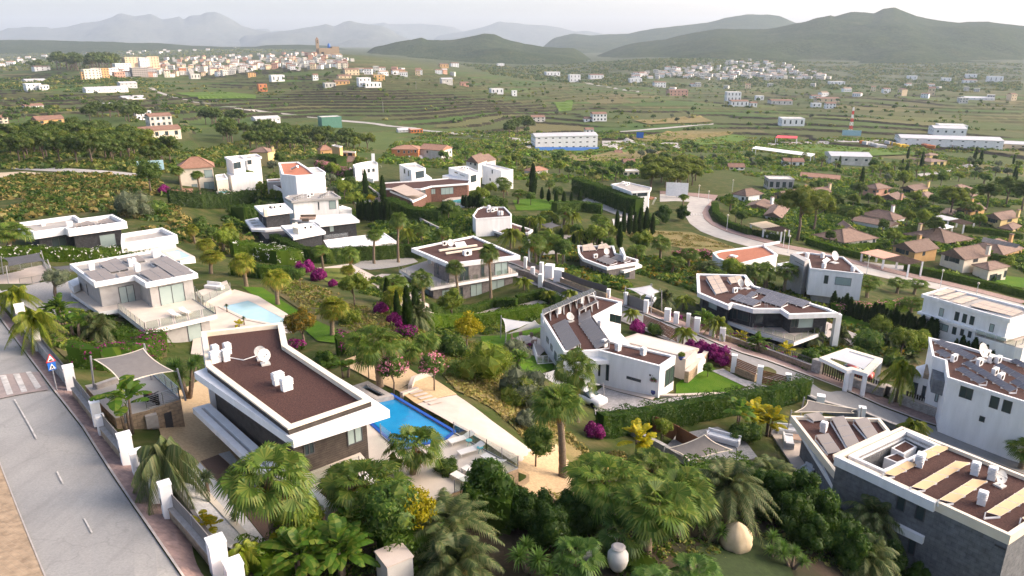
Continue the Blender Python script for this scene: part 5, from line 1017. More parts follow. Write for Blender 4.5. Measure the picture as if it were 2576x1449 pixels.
zE=66.5;hE,wE=villa('white V-shaped villa with brown gravel roof and two slanted solar racks',q('R6',(270,302),(690,114),(1040,190),(780,326),(945,560),(1545,700),(1398,798),(820,646),(488,661)),zE,62.7,'white','red_gravel',.25,.02,rw=.28,rec=.22,wins=(('R6',1082,888,1216,952,'glass',3),('R6',890,780,912,936,'glass',1,'dark_metal','door'),('R6',806,768,832,892,'glass',1,'dark_metal','door'),('R6',1448,840,1526,935,'glass',2),('R6',328,512,346,592,'blind'),('R6',366,578,382,660,'blind'),('R6',403,650,420,758,'blind'),('R6',925,300,1028,400,'glass',2),('R6',1296,872,1312,892,'dark_metal')),cowls=(('R6',1000,648),('R6',1237,690),('R6',835,428),('R6',872,612),('R6',437,300),('R6',652,203)),dishes=(('R6',545,378,.5),('R6',565,372,.35)),cz=.62)
solar_px(hE,'R6',[(378,410),(515,656),(648,581),(505,350)],zE-.05,zE+.7,9,1,'panel_grey',zE-.2);solar_px(hE,'R6',[(628,400),(793,636),(920,566),(742,330)],zE-.05,zE+.7,9,1,'panel_grey',zE-.2);solar_px(hE,'R6',[(622,318),(629,394),(746,326),(736,262)],zE,zE+.7,1,1,'panel_grey',zE-.2)
solar_px(hE,'R6',[(790,92),(300,305),(285,262),(760,60)],zE+1.15,zE+.1,8,1,'panel',zE-.2);solar_px(hE,'R6',[(815,186),(640,275),(630,250),(800,165)],zE+.9,zE+.1,3,1,'panel',zE-.2)
MB().prism(pz(q('R6',(778,332),(862,300),(1112,585),(952,562)),65.5),65.2,65.5).out('walkway_roof','white',hE);MB().prism(pz(q('R6',(492,668),(822,652),(1020,735),(612,757)),65.6),65.1,65.6).out('entrance_canopy','white',hE)
MB().prism(pz(q('R6',(945,565),(1180,487),(1752,632),(1640,735),(1548,702)),64.6),60.5,64.6).out('terrace_block','pale_stone',hE);MB().prism(pz(q('R6',(1648,700),(1790,676),(1826,735),(1640,862),(1610,800)),62.9),60,62.9).out('lower_terrace','white',hE)
poolthing('cream sky-reflecting pool along the white V-shaped villa',q('R6',(1040,560),(1185,497),(1738,634),(1560,690)),64.62,'pool_sky_cream','pale_stone',.2);PADS.pop()
wall_along('retaining_wall',q('R6',(1640,960),(1700,905),(1825,760)),1.5,.5,'rubble','curved rubble retaining wall below the white villa terrace','wall',cap='pale_stone');wall_along('garden_wall',q('R6',(1390,1085),(1540,1090),(2020,1072)),.3,.5,'pale_stone','low pale kerb wall between villa lawn and driveway','wall')
patch('lawn',q('R6',(1545,975),(1830,765),(1990,880),(2200,995),(2020,1065),(1545,1075)),'lawn',.06);patch('lawn',q('R6',(60,700),(190,690),(380,790),(395,830),(90,905),(40,830)),'lawn',.06);patch('lawn',q('R6',(-300,520),(0,500),(200,420),(270,400),(270,470),(0,590),(-260,640)),'lawn',.05)
patch('driveway',q('R6',(750,1080),(850,1000),(1320,1130),(1540,1095),(2020,1080),(2200,1010),(2415,990),(2415,1050),(2100,1090),(1820,1140),(1280,1300),(800,1310)),'pavers_grey',.05);patch('villa_walk',q('R6',(740,905),(900,930),(1380,1075),(1325,1128),(860,1005)),'pale_stone',.12);patch('garden_path',q('R6',(1880,850),(1990,830),(2150,920),(2415,1000),(2200,1000)),'pavers_grey',.10)
patch('patio',q('R6',(-20,590),(160,510),(300,560),(330,640),(250,720),(150,690),(0,640)),'pale_stone',.10)
zc=gp(*q1('R6',90,600)).z+.1;r=thing('garden_table','round outdoor dining table on the white villa patio','table',gp(*q1('R6',110,590)));p=gp(*q1('R6',110,590),.1);MB().tube([p+Vector((0,0,.7)),p+Vector((0,0,.75))],[1.0,1.0],16).out('table_top','pale_stone',r);MB().bar(p,p+Vector((0,0,.7)),.25).out('pedestal','wood',r)
for k in range(7):
 c=p+Vector((math.cos(k*.9)*1.5,math.sin(k*.9)*1.5,0));cc=thing('garden_chair','wooden garden chair at the round patio table','chair',c,'wooden chairs round the patio table');MB().box(c+Vector((0,0,.45)),(.5,.5,.06),k*.9).out('seat','tile_pale',cc);MB().box(c+Vector((math.cos(k*.9)*.25,math.sin(k*.9)*.25,.75)),(.05,.5,.55),k*.9).out('backrest','tile_pale',cc)
 for dx,dy in((-.2,-.2),(.2,-.2),(-.2,.2),(.2,.2)):MB().bar(c+Vector((dx,dy,0)),c+Vector((dx,dy,.45)),.05).out('leg','tile_pale',cc)
zs=zE-.6
sail('shade_sail','upper white shade sail over the villa patio',[at_z(*q1('R6',*c),z)for c,z in(((-90,345),zs-.3),((195,385),zs+.2),((60,435),zs),((-60,480),zs-.6))],'sail_white',[(0,61)],.12);sail('shade_sail','lower white shade sail fixed to the white villa corner',[at_z(*q1('R6',*c),z)for c,z in(((-30,490),zs-.8),((215,368),zs+.6),((300,428),zs-.2),((210,440),zs-.5))],'sail_white',[(0,61)],.12)
sail('shade_sail','white shade sail between the front palms of the white villa',[at_z(*q1('R6',*c),z)for c,z in(((100,912),64.2),((470,805),65.4),((830,975),64.4),((330,985),64.0))],'sail_white',[(0,61.5),(2,61.5)],.14)
rr=thing('metal_railing','white bar railing at the sunken steps of the white villa','railing',gp(*q1('R6',240,780)));rail(rr,[gp(*q1('R6',x,y),.1)for x,y in((200,660),(240,785),(390,775))],1.0,None,'white',1.2,bars=5)
for a,b,lb in((955,985,'bistro table with potted plant beside the white villa door'),(1145,1035,'bistro table with red flowers below the slot window')):
 p=gp(*q1('R6',a,b),.1);r=thing('bistro_table',lb,'table',p);MB().tube([p+Vector((0,0,.7)),p+Vector((0,0,.73))],[.35,.35],12).out('table_top','dark_metal',r)
 for k in range(3):MB().bar(p+Vector((.28*math.cos(k*2.1),.28*math.sin(k*2.1),0)),p+Vector((.08*math.cos(k*2.1),.08*math.sin(k*2.1),.7)),.03).out('leg','dark_metal',r)
 cpos=p+Vector((-.8,.3,0));r=thing('bistro_chair','wrought iron chair next to the '+lb.split(' with ')[0]+(' at the door' if a<1000 else ' at the slot window'),'chair',cpos);MB().box(cpos+Vector((0,0,.45)),(.4,.4,.04),.5).out('seat','dark_metal',r);MB().box(cpos+Vector((-.1,.18,.8)),(.4,.04,.5),.5).out('backrest','dark_metal',r)
 for dx,dy in((-.15,-.15),(.15,-.15),(-.15,.15),(.15,.15)):MB().bar(cpos+Vector((dx,dy,0)),cpos+Vector((dx,dy,.45)),.03).out('leg','dark_metal',r)
pot(0,0,'round clipped tree in a blue pot at the white villa corner','blue_pot',.48,.75,'lolly',.55,p=gp(*q1('R6',1342,1080),.1));pot(0,0,'small blue pot beside the white villa entrance','blue_pot',.25,.35,'bushA',.2,p=gp(*q1('R6',790,945),.1));pot(0,0,'blue pot with red plant on the patio edge','blue_pot',.35,.5,'bougB',.4,p=gp(*q1('R6',165,660),.1));pot(0,0,'blue planter with orange shrub on the villa pool terrace','blue_pot',.4,.45,'bushL',.35,p=at_z(*q1('R6',1600,740),64.2))
zF=69.0;a_,b_,c_=px(('R7',1262,36),('R7',645,314),('R7',2290,1070));fp=paraz((a_,b_,c_),zF);hF=thing('villa','dark slate villa with roof courtyard and warm solar panels, bottom right corner','house',(*fp[0],62.0))
inF=inset(fp,.3);ct=pz(q('R7',(812,326),(1305,95),(1580,222),(1090,452)),zF-.1);n=4
obj('parapet',[(x,y,zF-.75)for x,y in fp]+[(x,y,zF)for x,y in fp]+[(x,y,zF)for x,y in inF]+[(x,y,zF-.35)for x,y in inF],[f for i in range(n)for j in[(i+1)%n]for f in((i,j,n+j,n+i),(n+i,n+j,2*n+j,2*n+i),(2*n+i,2*n+j,3*n+j,3*n+i))],'cream',hF)
slab('roof_bed',inF,zF-.3,zF-.5,'red_gravel','red_gravel',[ct],hF);PADS.pop();wF=inset(fp,.05);slab('wall',wF,zF-.72,58,'slate_stone','slate_stone',[ct],hF);PADS.pop()
co=inset(ct,-.3);m=MB()
for i in range(4):j=(i+1)%4;m.add([(*ct[i],zF-3.4),(*ct[j],zF-3.4),(*ct[j],zF),(*ct[i],zF),(*co[i],zF),(*co[j],zF),(*co[i],zF-.4),(*co[j],zF-.4)],[(1,0,3,2),(2,3,4,5),(5,4,6,7)])
m.out('courtyard_wall','white',hF);obj('courtyard_floor',[(x,y,zF-3.3)for x,y in ct],[(0,1,2,3)],'pale_stone',hF)
for b4,zz in((((1165,240),(1290,170),(1405,230),(1285,300)),zF-.7),(((1095,330),(1215,285),(1320,345),(1225,385)),zF-1.0)):bp4=pz(q('R7',*b4),zz);MB().prism(bp4,zF-3.3,zz).out('courtyard_block','white',hF);obj('block_bed',[(x,y,zz+.02)for x,y in inset(bp4,.15)],[(0,1,2,3)],'red_gravel',hF)
for c4,k in(([(1200,508),(1425,394),(1315,360),(1090,480)],2),([(1508,346),(1732,236),(1592,212),(1430,300)],2),([(1488,636),(1912,380),(1775,360),(1350,606)],4),([(1756,761),(2076,553),(1932,530),(1612,726)],3),([(2197,886),(2560,668),(2420,612),(2055,845)],4),([(2500,960),(2900,740),(2800,700),(2390,900)],4)):solar_px(hF,'R7',c4,zF-.15,zF+.3,k,1,'panel_sky_warm',zF-.3)
for x,y,t2 in((1425,405,2),(1945,488,1),(2105,535,1),(2010,768,1)):cowl(hF,at_z(*q1('R7',x,y),zF-.3),.62,1.0,.9,t2)
dish_at(hF,at_z(*q1('R7',2185,600),zF-.3),.5,2.9)
fs=MB();f0,f1=(at_z(*q1('R7',*p),zF-.03)for p in((645,314),(1590,752)));dn=(f1-f0).cross(Vector((0,0,1))).normalized();dn=dn if dn.y<0 else-dn;fs.bar(f0+dn*.12-Vector((0,0,.36)),f1+dn*.12-Vector((0,0,.36)),.24,.78).out('fascia','white',hF)
for w in(('R7',1228,672,1282,850,'glass'),('R7',1408,752,1466,942,'glass'),('R7',1335,1085,1376,1262,'glass'),('R7',2140,1150,2300,1230,'glass')):win(hF,wF,*w)
g0,g1=(at_z(*q1('R7',*p),65.6)for p in((1060,840),(1530,1060)));MB().bar(g0+dn*.6,g1+dn*.6,1.2,.6).out('lower_canopy','white',hF)
wz=66.4;wg,wgp=villa('',px(('R8',215,1262),('R8',1055,1286),('R7',1155,80),('R7',650,312),('R7',765,538),('R7',705,560)),wz,62.2,'slate_stone','red_gravel',.7,.9,h=hF,rim='cream',wins=(('R7',530,515,552,632,'glass'),('R7',590,605,612,732,'glass')))
MB().prism(pz(q('R7',(235,-15),(345,-15),(775,690),(690,725)),65.2),64.8,65.2).out('wing_eave','white',hF)
for c4,k in(([(430,-10),(560,-22),(480,-100),(350,-80)],1),([(745,238),(872,205),(715,-65),(595,-48)],3),([(940,155),(1045,112),(935,-50),(810,-30)],2),([(565,297),(690,270),(570,100),(450,118)],2)):solar_px(hF,'R7',c4,wz-.1,wz+.25,1,k,'panel_grey',wz-.3)
cowl(hF,at_z(*q1('R7',520,85),wz-.3),.6,.95,.9)
slab('patio',pz(px(('R7',20,85),('R7',130,20),('R7',360,60),('R7',760,760),('R7',640,900),('R7',540,880)),62.6),62.6,60,'pale_stone','grey_rubble',kind='structure')
def sofa(p,rz,w,label,corner=False):
 r=thing('garden_sofa',label,'sofa',p,'pale outdoor seats of the slate villa');p=Vector(p);R=Matrix.Rotation(rz,3,'Z');MB().box(p+Vector((0,0,.22)),(w,.9,.42),rz).out('seat','sofa',r);MB().box(p+R@Vector((0,.42,.5)),(w,.18,.6),rz).out('backrest','sofa',r)
 for s in(-1,1):MB().box(p+R@Vector((s*(w/2-.08),0,.42)),(.16,.9,.45),rz).out('armrest','sofa',r)
 MB().box(p+Vector((0,0,.46)),(w-.4,.75,.1),rz).out('cushion','sofa',r)
sofa(at_z(*q1('R7',375,480),62.6),-.9,1.1,'square pale armchair on the slate villa patio, farther one');sofa(at_z(*q1('R7',435,585),62.6),-.9,1.1,'square pale armchair on the slate villa patio, nearer one');sofa(at_z(*q1('R7',200,100),62.6),-.2,2.4,'pale outdoor sofa in the patio corner below the yellow banana');sofa(at_z(*q1('R7',190,205),62.6),1.3,2.0,'pale L-shaped sofa arm along the slate villa patio edge')
p=at_z(*q1('R7',275,170),62.6);r=thing('coffee_table','low square pale table between the patio sofas','table',p);MB().box(p+Vector((0,0,.35)),(1.1,1.1,.08),-.2).out('table_top','tile_pale',r);MB().box(p+Vector((0,0,.16)),(.9,.9,.3),-.2).out('base','sofa',r)
zG=60.3;hG,wG=villa('white framed glass villa with big solar roof above the middle street',q('U1',(258,492),(243,235),(910,252),(1025,398),(2020,702),(2165,768),(1490,790),(1380,715),(1010,715),(735,640),(680,672)),zG,54.5,'black_brick','red_gravel',.75,1.0,rw=.5,wins=(('U1',1610,805,1810,965,'blind'),('U1',1450,800,1610,960,'glass',2),('U1',1035,760,1140,910,'glass'),('U1',660,690,780,860,'glass',2),('U1',800,720,940,890,'glass',2),('U1',410,600,520,740,'blind')),dishes=(('U1',835,440,.7),('U1',925,440,.75)),acs=(('U1',762,490),))
for c4,nn,mm,mt in(([(505,515),(675,475),(545,250),(375,275)],2,4,'panel_tan'),([(710,372),(875,340),(838,265),(662,285)],2,2,'panel_tan'),([(705,578),(1005,672),(1115,605),(815,505)],4,2,'panel'),([(905,535),(985,560),(1070,495),(990,470)],1,2,'panel'),([(1090,595),(1385,685),(1480,610),(1190,525)],4,2,'panel'),([(1030,475),(1670,690),(1785,615),(1115,420)],8,2,'panel')):solar_px(hG,'U1',c4,zG-.1,zG+.35,nn,mm,mt,zG-.3)
terrace('terrace_slab',q('U1',(600,850),(1000,1000),(1560,1165),(2010,1000),(1820,960),(1400,960),(1000,930)),56.8,56.2,'pale_stone','white',hG);PADS.pop()
for x,y,w_ in((2080,1270,.9),(985,940,.9)):p=at_z(*q1('U1',x,y),53.6 if w_==.9 and x>1500 else 56.8);MB().bar((p.x,p.y,52),(p.x,p.y,zG-.5),w_,w_).out('column','white',hG)
rail(hG,[at_z(*q1('U1',x,y),56.8)for x,y in((1000,990),(1560,1155),(2000,1000))],1.0);block(hG,inset(pz(q('U1',(600,870),(1000,1010),(1540,1160),(1900,1010),(1400,960)),56.3),.8),51,56.25,'black_brick','lower_wall')
terrace('pool_deck',q('R8',(420,420),(560,380),(800,480),(1045,570),(830,630),(640,650),(560,520)),54.2,51,'pale_stone','grey_rubble');patch('lawn',q('R8',(690,330),(780,320),(1020,400),(1330,500),(1480,580),(1200,620),(1050,570),(800,470)),'lawn',.06)
p=at_z(*q1('U1',1215,955),56.8);r=thing('ladder','aluminium ladder leaning on the glass villa roof edge','ladder',p);t=at_z(*q1('U1',1180,640),zG+.4)
for s in(-.2,.2):MB().bar(p+Vector((s,0,0)),t+Vector((s,0,0)),.05).out('stile','steel',r)
for k in range(14):a=p.lerp(t,(k+.5)/14);MB().bar(a-Vector((.2,0,0)),a+Vector((.2,0,0)),.035).out('rung','steel',r)
zI=59.5;hI,wI=villa('long white two-storey villa with pale solar roof, right edge',q('U2',(805,395),(1190,290),(1575,385),(2420,600),(2560,690),(2200,795),(1810,690)),zI,52.3,'white','concrete',.6,.35,rw=.25,wins=(('U2',1095,610,1140,755,'blind'),('U2',1340,668,1380,825,'glass'),('U2',1462,702,1500,858,'glass'),('U2',1578,735,1618,890,'glass'),('U2',1885,858,1930,1000,'blind'),('U2',1045,832,1212,1000,'blind',2),('U2',1300,905,1340,1040,'glass'),('U2',1425,940,1458,1060,'glass'),('U2',1545,975,1578,1090,'glass'),('U2',860,775,912,822,'blind')))
MB().prism(inset(wI,-.45),55.9,56.3).out('storey_ledge','white',hI)
for c4,nn,mm in(([(1085,425),(1360,345),(1190,308),(980,405)],2,1),([(1220,488),(1520,390),(1380,360),(1085,460)],3,1),([(1430,550),(1710,460),(1550,425),(1270,510)],3,1),([(2230,745),(2410,670),(1790,495),(1560,575)],2,5)):solar_px(hI,'U2',c4,zI-.1,zI+.2,nn,mm,'panel_tan',zI-.3)
terrace('terrace_slab',q('U2',(1640,1000),(2180,1095),(2420,1010),(2700,1100),(2400,1250),(2280,1230),(1640,1050)),55.6,50,'pale_stone','white',hI);PADS.pop();rail(hI,[at_z(*q1('U2',x,y),55.6)for x,y in((1650,1045),(2275,1225),(2500,1150))],1.0)
zJ=65.6;hJ,wJ=villa('white villa with brown gravel roof and many dark solar panels, right edge',q('R8',(1515,522),(1800,590),(2250,720),(2600,820),(2700,1200),(2415,1130),(1690,900),(1670,740),(1550,700)),zJ,58.2,'white','red_gravel',.45,.15,rw=.25,wins=(('R8',1822,970,1920,1122,'glass',2),('R8',2108,1062,2165,1208,'glass'),('R8',2228,1100,2285,1248,'glass'),('R8',2000,1262,2040,1330,'glass'),('R8',1590,1020,1628,1150,'blind')),acs=(('R8',2060,710),('R8',2165,765),('R8',1750,750),('R8',1990,790),('R8',2100,760),('R8',2190,930),('R8',2135,880)),dishes=(('R8',2015,745,.85),))
for c4,nn in(([(1570,575),(1905,738),(1965,700),(1635,542)],6),([(1572,655),(1670,720),(1745,690),(1640,635)],2),([(1830,768),(2275,1042),(2350,1008),(1895,745)],6),([(1765,820),(1990,965),(2068,935),(1840,800)],3),([(2130,790),(2420,960),(2490,925),(2190,765)],4),([(2280,945),(2420,1025),(2500,1000),(2340,915)],2),([(2280,745),(2420,820),(2480,790),(2340,725)],2)):solar_px(hJ,'R8',c4,zJ-.1,zJ+.3,nn,1,'panel',zJ-.3)
jb_=pz(q('R8',(1310,930),(1480,760),(1700,900),(1690,1130),(1300,1100)),60.5);MB().prism(pz(q('R8',(1400,800),(1480,780),(1680,900),(1670,960),(1380,880)),62.3),57,62.3).out('lower_wing','white',hJ);lw=pz(q('R8',(1400,800),(1480,780),(1680,900),(1670,960),(1380,880)),62.3)
for w in(('R8',1350,940,1398,1075,'glass'),('R8',1462,978,1512,1115,'glass')):win(hJ,lw,*w)
MB().prism(pz(q('R8',(1545,780),(1650,770),(1672,950),(1560,915)),64),62.3,64).out('stair_tower','slate_stone',hJ);MB().prism(pz(q('R8',(1490,780),(1560,790),(1550,880),(1470,860)),63),62.3,63).out('terrace_wall','rubble',hJ)
pcz=62.3;cpv=pz(q('R8',(485,715),(745,625),(1085,725),(940,870),(800,830),(745,840)),pcz);hc=thing('carport','white framed carport with stretched grey sail roof by the street','carport',(*cpv[0],59));slab('frame',cpv,pcz,pcz-.45,'cream','white',[inset(cpv,.75)],hc);PADS.pop()
ci4=[at_z(*q1('R8',*c),pcz-.1)for c in((575,715),(750,650),(1020,735),(915,830))];sail('','',ci4,'tin',None,.12,parent=hc)
for x,y in cpv[:4]:c=Vector((sum(a for a,_ in cpv)/6,sum(b for _,b in cpv)/6));d=(c-Vector((x,y))).normalized()*.4;MB().bar((x+d.x,y+d.y,58),(x+d.x,y+d.y,pcz-.4),.4).out('post','white',hc)
car(0,0,2.5,'red car parked under the white framed carport','car_red',p=gp(*q1('R8',830,900),.1))
hK,wK=villa('white villa with grey stone tower and brown roof near the upper road',q('S4',(790,870),(865,858),(1180,897),(1335,1030),(920,985),(905,915)),58.0,50.6,'white','red_gravel',.3,.05,rw=.3,wins=(('U1',1970,258,2012,375,'glass'),('U1',2120,278,2320,408,'blind')),cowls=(('S4',1025,985),('S4',1250,1010),('S4',1015,905),('S4',895,905)),dishes=(('S4',1108,945,1.0),),deep=-1.9)
tk=pz(q('S4',(768,875),(810,868),(912,920),(880,935)),58.6);MB().prism(tk,49,58.6).out('tower','grey_plaster',hK);win(hK,tk,'S4',802,928,872,968,'glass');block(hK,inset(wK,1.0),48,52.6,'grey_plaster','lower_wall');MB().box(at_z(*q1('S4',1045,925),58.3),(3.2,.9,.12),.9,Matrix.Rotation(.5,3,'X')).out('solar_panel','white',hK)
MB().prism(pz(q('S4',(665,950),(755,935),(760,970),(700,975)),54.5),54.0,54.5).out('porch_roof','white',hK)
hL,wL=villa('low white house with red tiled flat roof beside the upper road',q('S4',(165,865),(215,850),(560,805),(672,880),(340,960),(200,905)),54.5,50.5,'white','tiles_new',.5,.1,rw=.5,wins=());MB().bar(at_z(*q1('S4',560,808),54.9),at_z(*q1('S4',682,785),54.9),.5,.5).out('portal_beam','white',hL);MB().box(at_z(*q1('S4',328,892),54.3),(1.2,1.6,.3),.7).out('skylight','white',hL)
hH,wH=villa('dark brick villa with stepped brown roof and solar panels beyond the middle street',q('S3',(1150,1110),(1110,1060),(1100,985),(1445,990),(1465,1060),(1675,1120),(1670,1145),(1380,1195)),58.5,51.8,'grey_brick','red_gravel',.6,.5,rw=.4,wins=(('S3',1190,1172,1208,1240,'glass'),('S3',1228,1180,1245,1250,'glass'),('S3',1322,1220,1338,1300,'glass'),('S3',1515,1220,1590,1290,'glass',2)),acs=(('S3',1270,1105),),dishes=(('S3',1375,1090,.7),))
for c4,nn,mm,mt in(([(1275,1120),(1405,1168),(1475,1128),(1350,1085)],4,3,'panel_grey'),([(1415,1105),(1545,1145),(1600,1105),(1480,1070)],4,3,'panel_grey'),([(1150,1040),(1280,1030),(1240,965),(1145,985)],2,2,'panel_tan'),([(1290,1020),(1420,1010),(1370,965),(1300,980)],2,2,'panel_tan')):solar_px(hH,'S3',c4,58.4,58.9,nn,mm,mt,58.2)
MB().prism(pz(q('S3',(1380,1195),(1545,1228),(1710,1172),(1640,1140)),57.3),56.8,57.3).out('porch_roof','white',hH);MB().prism(pz(q('S3',(1500,1010),(1530,1005),(1555,1075),(1540,1080)),59.6),52,59.6).out('side_fin','white',hH)
terrace('pool_deck',q('S3',(1640,1210),(1740,1180),(1950,1230),(2050,1290),(1800,1350),(1660,1290)),51.8,49,'pale_stone','grey_rubble');poolthing('turquoise pool behind the dark brick villa',q('S3',(1780,1218),(1885,1218),(1895,1270),(1820,1280)),51.8,'pool_turq')
hM,wM=villa('white villa with brown stepped roof beside the long dark hedge',q('S3',(110,705),(155,640),(200,622),(412,622),(480,690),(475,712),(140,735)),59.8,52,'white','red_gravel',.3,.03,rw=.3,cowls=(('S3',265,645),('S3',362,700),('S3',385,700)),acs=(('S3',300,670),('S3',330,660),('S3',262,672)),deep=5)
villa('',q('S3',(262,830),(270,770),(470,770),(680,838),(640,865),(380,868)),56.6,52,'grey_brick','red_gravel',.55,.3,rw=.35,h=hM,wins=(('S3',285,850,298,925,'glass'),('S3',308,855,320,930,'glass'),('S3',332,862,345,940,'glass')));villa('',q('S3',(350,900),(600,885),(740,905),(700,940),(370,945)),54.2,52,'white','red_gravel',.3,.1,h=hM)
terrace('pool_deck',q('S3',(850,880),(1050,870),(1340,930),(1340,970),(1000,990)),51.6,49,'pale_stone','white');poolthing('small bright blue pool between palms behind the dark brick villa',q('S3',(1030,985),(1080,980),(1085,1020),(1040,1020)),51.5,'pool_turq')
zn=lift('U3',285,880,330,1240);hN,wN=villa('black brick villa with white flat roofs, taller rear block',q('U3',(158,758),(600,718),(720,828),(290,882)),63.2,57,'black_brick','white',.55,.7,rw=.25,rec=.12,wins=(('U3',272,920,300,1040,'glass'),),acs=(('U3',395,800),('U3',460,800),('U3',545,790)));MB().prism(pz(q('U3',(280,760),(340,755),(350,815),(300,820)),64.6),63,64.6).out('chimney','cream',hN)
slab('louvre_roof',pz(q('U3',(25,962),(210,925),(330,1075),(640,1055),(640,1085),(320,1110),(120,1100)),59.8),59.8,59.3,'white','white',[pz(q('U3',(75,965),(175,952),(190,975),(90,985)),59.8),pz(q('U3',(105,1000),(205,988),(225,1010),(125,1025)),59.8),pz(q('U3',(140,1040),(245,1030),(265,1052),(165,1065)),59.8)],hN);PADS.pop();block(hN,pz(q('U3',(225,1105),(330,1095),(640,1085),(640,1260),(330,1240)),59.3),55,59.3,'black_brick','lower_wall')
villa('',q('U3',(700,950),(1100,900),(1560,868),(1688,970),(1110,1035),(1060,1000)),60.6,57,'black_brick','white',.55,.7,rw=.25,rec=.12,h=hN,wins=(('U3',1250,1045,1320,1130,'blind'),))
hN2,wN2=villa('black brick villa with white flat roof, nearer block above the clipped hedge',q('U3',(545,1045),(1020,1000),(1195,1130),(730,1218)),61.3,56.6,'black_brick','white',.6,.7,rw=.25,rec=.12,acs=(('U3',790,1095),('U3',905,1100),('U3',985,1090)),wins=(('U3',725,1240,745,1330,'glass'),));MB().prism(pz(q('U3',(710,1010),(790,1005),(800,1090),(720,1070)),62.5),61,62.5).out('chimney','cream',hN2)
villa('',q('U3',(1160,1255),(1560,1205),(2050,1150),(2225,1270),(1800,1330),(1230,1365)),58.6,56.6,'white','white',.8,.5,rw=.3,rec=.15,h=hN2);rail(hN2,[at_z(*q1('U3',x,y),58.6)for x,y in((1180,1240),(1520,1200))],.9)
r=thing('garden_sofa','brown wicker sofa group on the flat white roof terrace','sofa',at_z(*q1('U3',940,960),60.6));p=at_z(*q1('U3',940,950),60.6);MB().box(p+Vector((0,0,.25)),(3.6,.9,.45),.1).out('seat','tile_pale',r);MB().box(p+Vector((0,.5,.6)),(3.6,.15,.7),.1).out('backrest','trunk',r);MB().box(p+Vector((0,-2,.3)),(1.6,1,.55),.1).out('armchair_block','trunk',r)
hO,wO=villa('white villa with grey rimmed roof and tilted roof panels',q('U3',(598,638),(650,605),(1000,580),(1290,550),(1418,630),(1000,660),(700,690)),62.0,55.6,'white','concrete',.55,.6,rim='grey_plaster',rw=.35,wins=(('U3',1242,685,1352,800,'blind'),('U3',1082,702,1108,812,'glass')),acs=(('U3',1000,610),('U3',950,640)))
for c4 in([(705,645),(810,625),(870,575),(770,620)],[(1090,620),(1190,600),(1235,545),(1130,590)]):solar_px(hO,'U3',c4,61.9,63,3,1,'panel',61.7)
MB().prism(pz(q('U3',(1390,800),(1400,740),(1570,790),(1575,810)),58),53,58).out('side_terrace','white',hO)
hP,wP=villa('large white villa with terracotta roof bed and row of tilted panels',q('U3',(508,130),(800,117),(940,205),(1060,300),(760,320),(560,300)),66.8,58,'white','tiles_new',.6,.1,rw=.6,wins=());MB().tube([at_z(*q1('U3',700,225),67),at_z(*q1('U3',790,185),68)],[.3,.3],10).out('water_heater','steel',hP)
villa('',q('U3',(930,205),(1080,195),(1195,265),(1060,300)),65.8,58,'white','offwhite',.8,.2,h=hP);MB().prism(pz(q('U3',(545,335),(1080,312),(1085,330),(560,355)),65.2),56,65.2).out('rear_wall','white',hP)
for k in range(6):x=590+k*85;solar_px(hP,'U3',[(x,332-k*3),(x+70,326-k*3),(x+40,292-k*3),(x-30,298-k*3)],65.3,66.0,2,1,'panel_tan',65)
villa('',q('U3',(340,372),(540,358),(560,395),(350,405)),61.3,56,'grey_plaster','red_gravel',.3,.02,h=hP);villa('',q('U3',(425,450),(740,428),(1030,465),(780,480),(560,520)),60.2,55,'white','red_gravel',.4,.02,rw=.3,h=hP);villa('',q('U3',(780,445),(940,430),(1020,465),(830,480)),60.3,55,'white','red_gravel',.4,.02,h=hP)
MB().prism(pz(q('U3',(1075,480),(1180,470),(1320,550),(1080,575)),57.8),53,57.8).out('side_terrace','pale_stone',hP)
def box_house(label,w,quad,zt,zg,wall='white',fill='offwhite',wins=(),fas=.3,over=.02,name='house',**k):return villa(label,q(w,*quad),zt,zg,wall,fill,fas,over,wins=wins,name=name,**k)
hU,wU=box_house('white house with stepped terraces beyond the pink oleander hedge','U3',[(1590,160),(1700,130),(1890,100),(1950,130),(1955,165),(1620,205)],58.6,51.5,wins=(('U3',1718,225,1736,312,'glass'),('U3',1756,222,1772,312,'glass'),('U3',1802,222,1842,272,'glass',2),('U3',1870,218,1910,262,'glass',2)),deep=3);MB().prism(pz(q('U3',(1440,250),(1560,200),(1640,320),(1860,355),(1860,378),(1690,385)),54),50,54).out('porch','white',hU);MB().box(at_z(*q1('U3',1885,60),59),(1.2,1,3),.3).out('chimney','white',hU)
hQ,wQ=villa('long low villa with dark brick front and white roof edges behind the hedge',q('S2',(1455,448),(1430,395),(1810,372),(2060,350),(2265,368),(2250,400),(1900,425),(1800,452)),58.6,54.2,'brown_brick','red_gravel',.5,.5,rw=.4,wins=(('S2',1800,462,1840,500,'glass'),('S2',1985,445,2105,500,'blind',3),('S2',1885,455,1935,502,'blind',2)))
obj('roof_bed',[at_z(*q1('S2',*p),58.7)for p in((1505,450),(1640,410),(1850,505),(1660,520))],[(0,1,2,3)],'panel_tan',hQ);villa('',q('S2',(1465,455),(1520,440),(1850,510),(1720,570),(1690,545)),57.8,54.2,'brown_brick','pale_stone',.5,.3,h=hQ)
terrace('pool_deck',q('S2',(2000,560),(2180,500),(2400,530),(2390,590),(2150,610)),54.4,50,'pale_stone','white');poolthing('long pale pool in front of the dark brick villa',q('S2',(2060,570),(2200,545),(2370,548),(2360,580),(2150,590)),54.4,'pool_turq');rr=thing('glass_railing','glass railing beyond the long pale pool','railing',at_z(*q1('S2',2210,545),54.4));rail(rr,[at_z(*q1('S2',x,y),54.4)for x,y in((2080,600),(2390,592),(2395,535))],1.0)
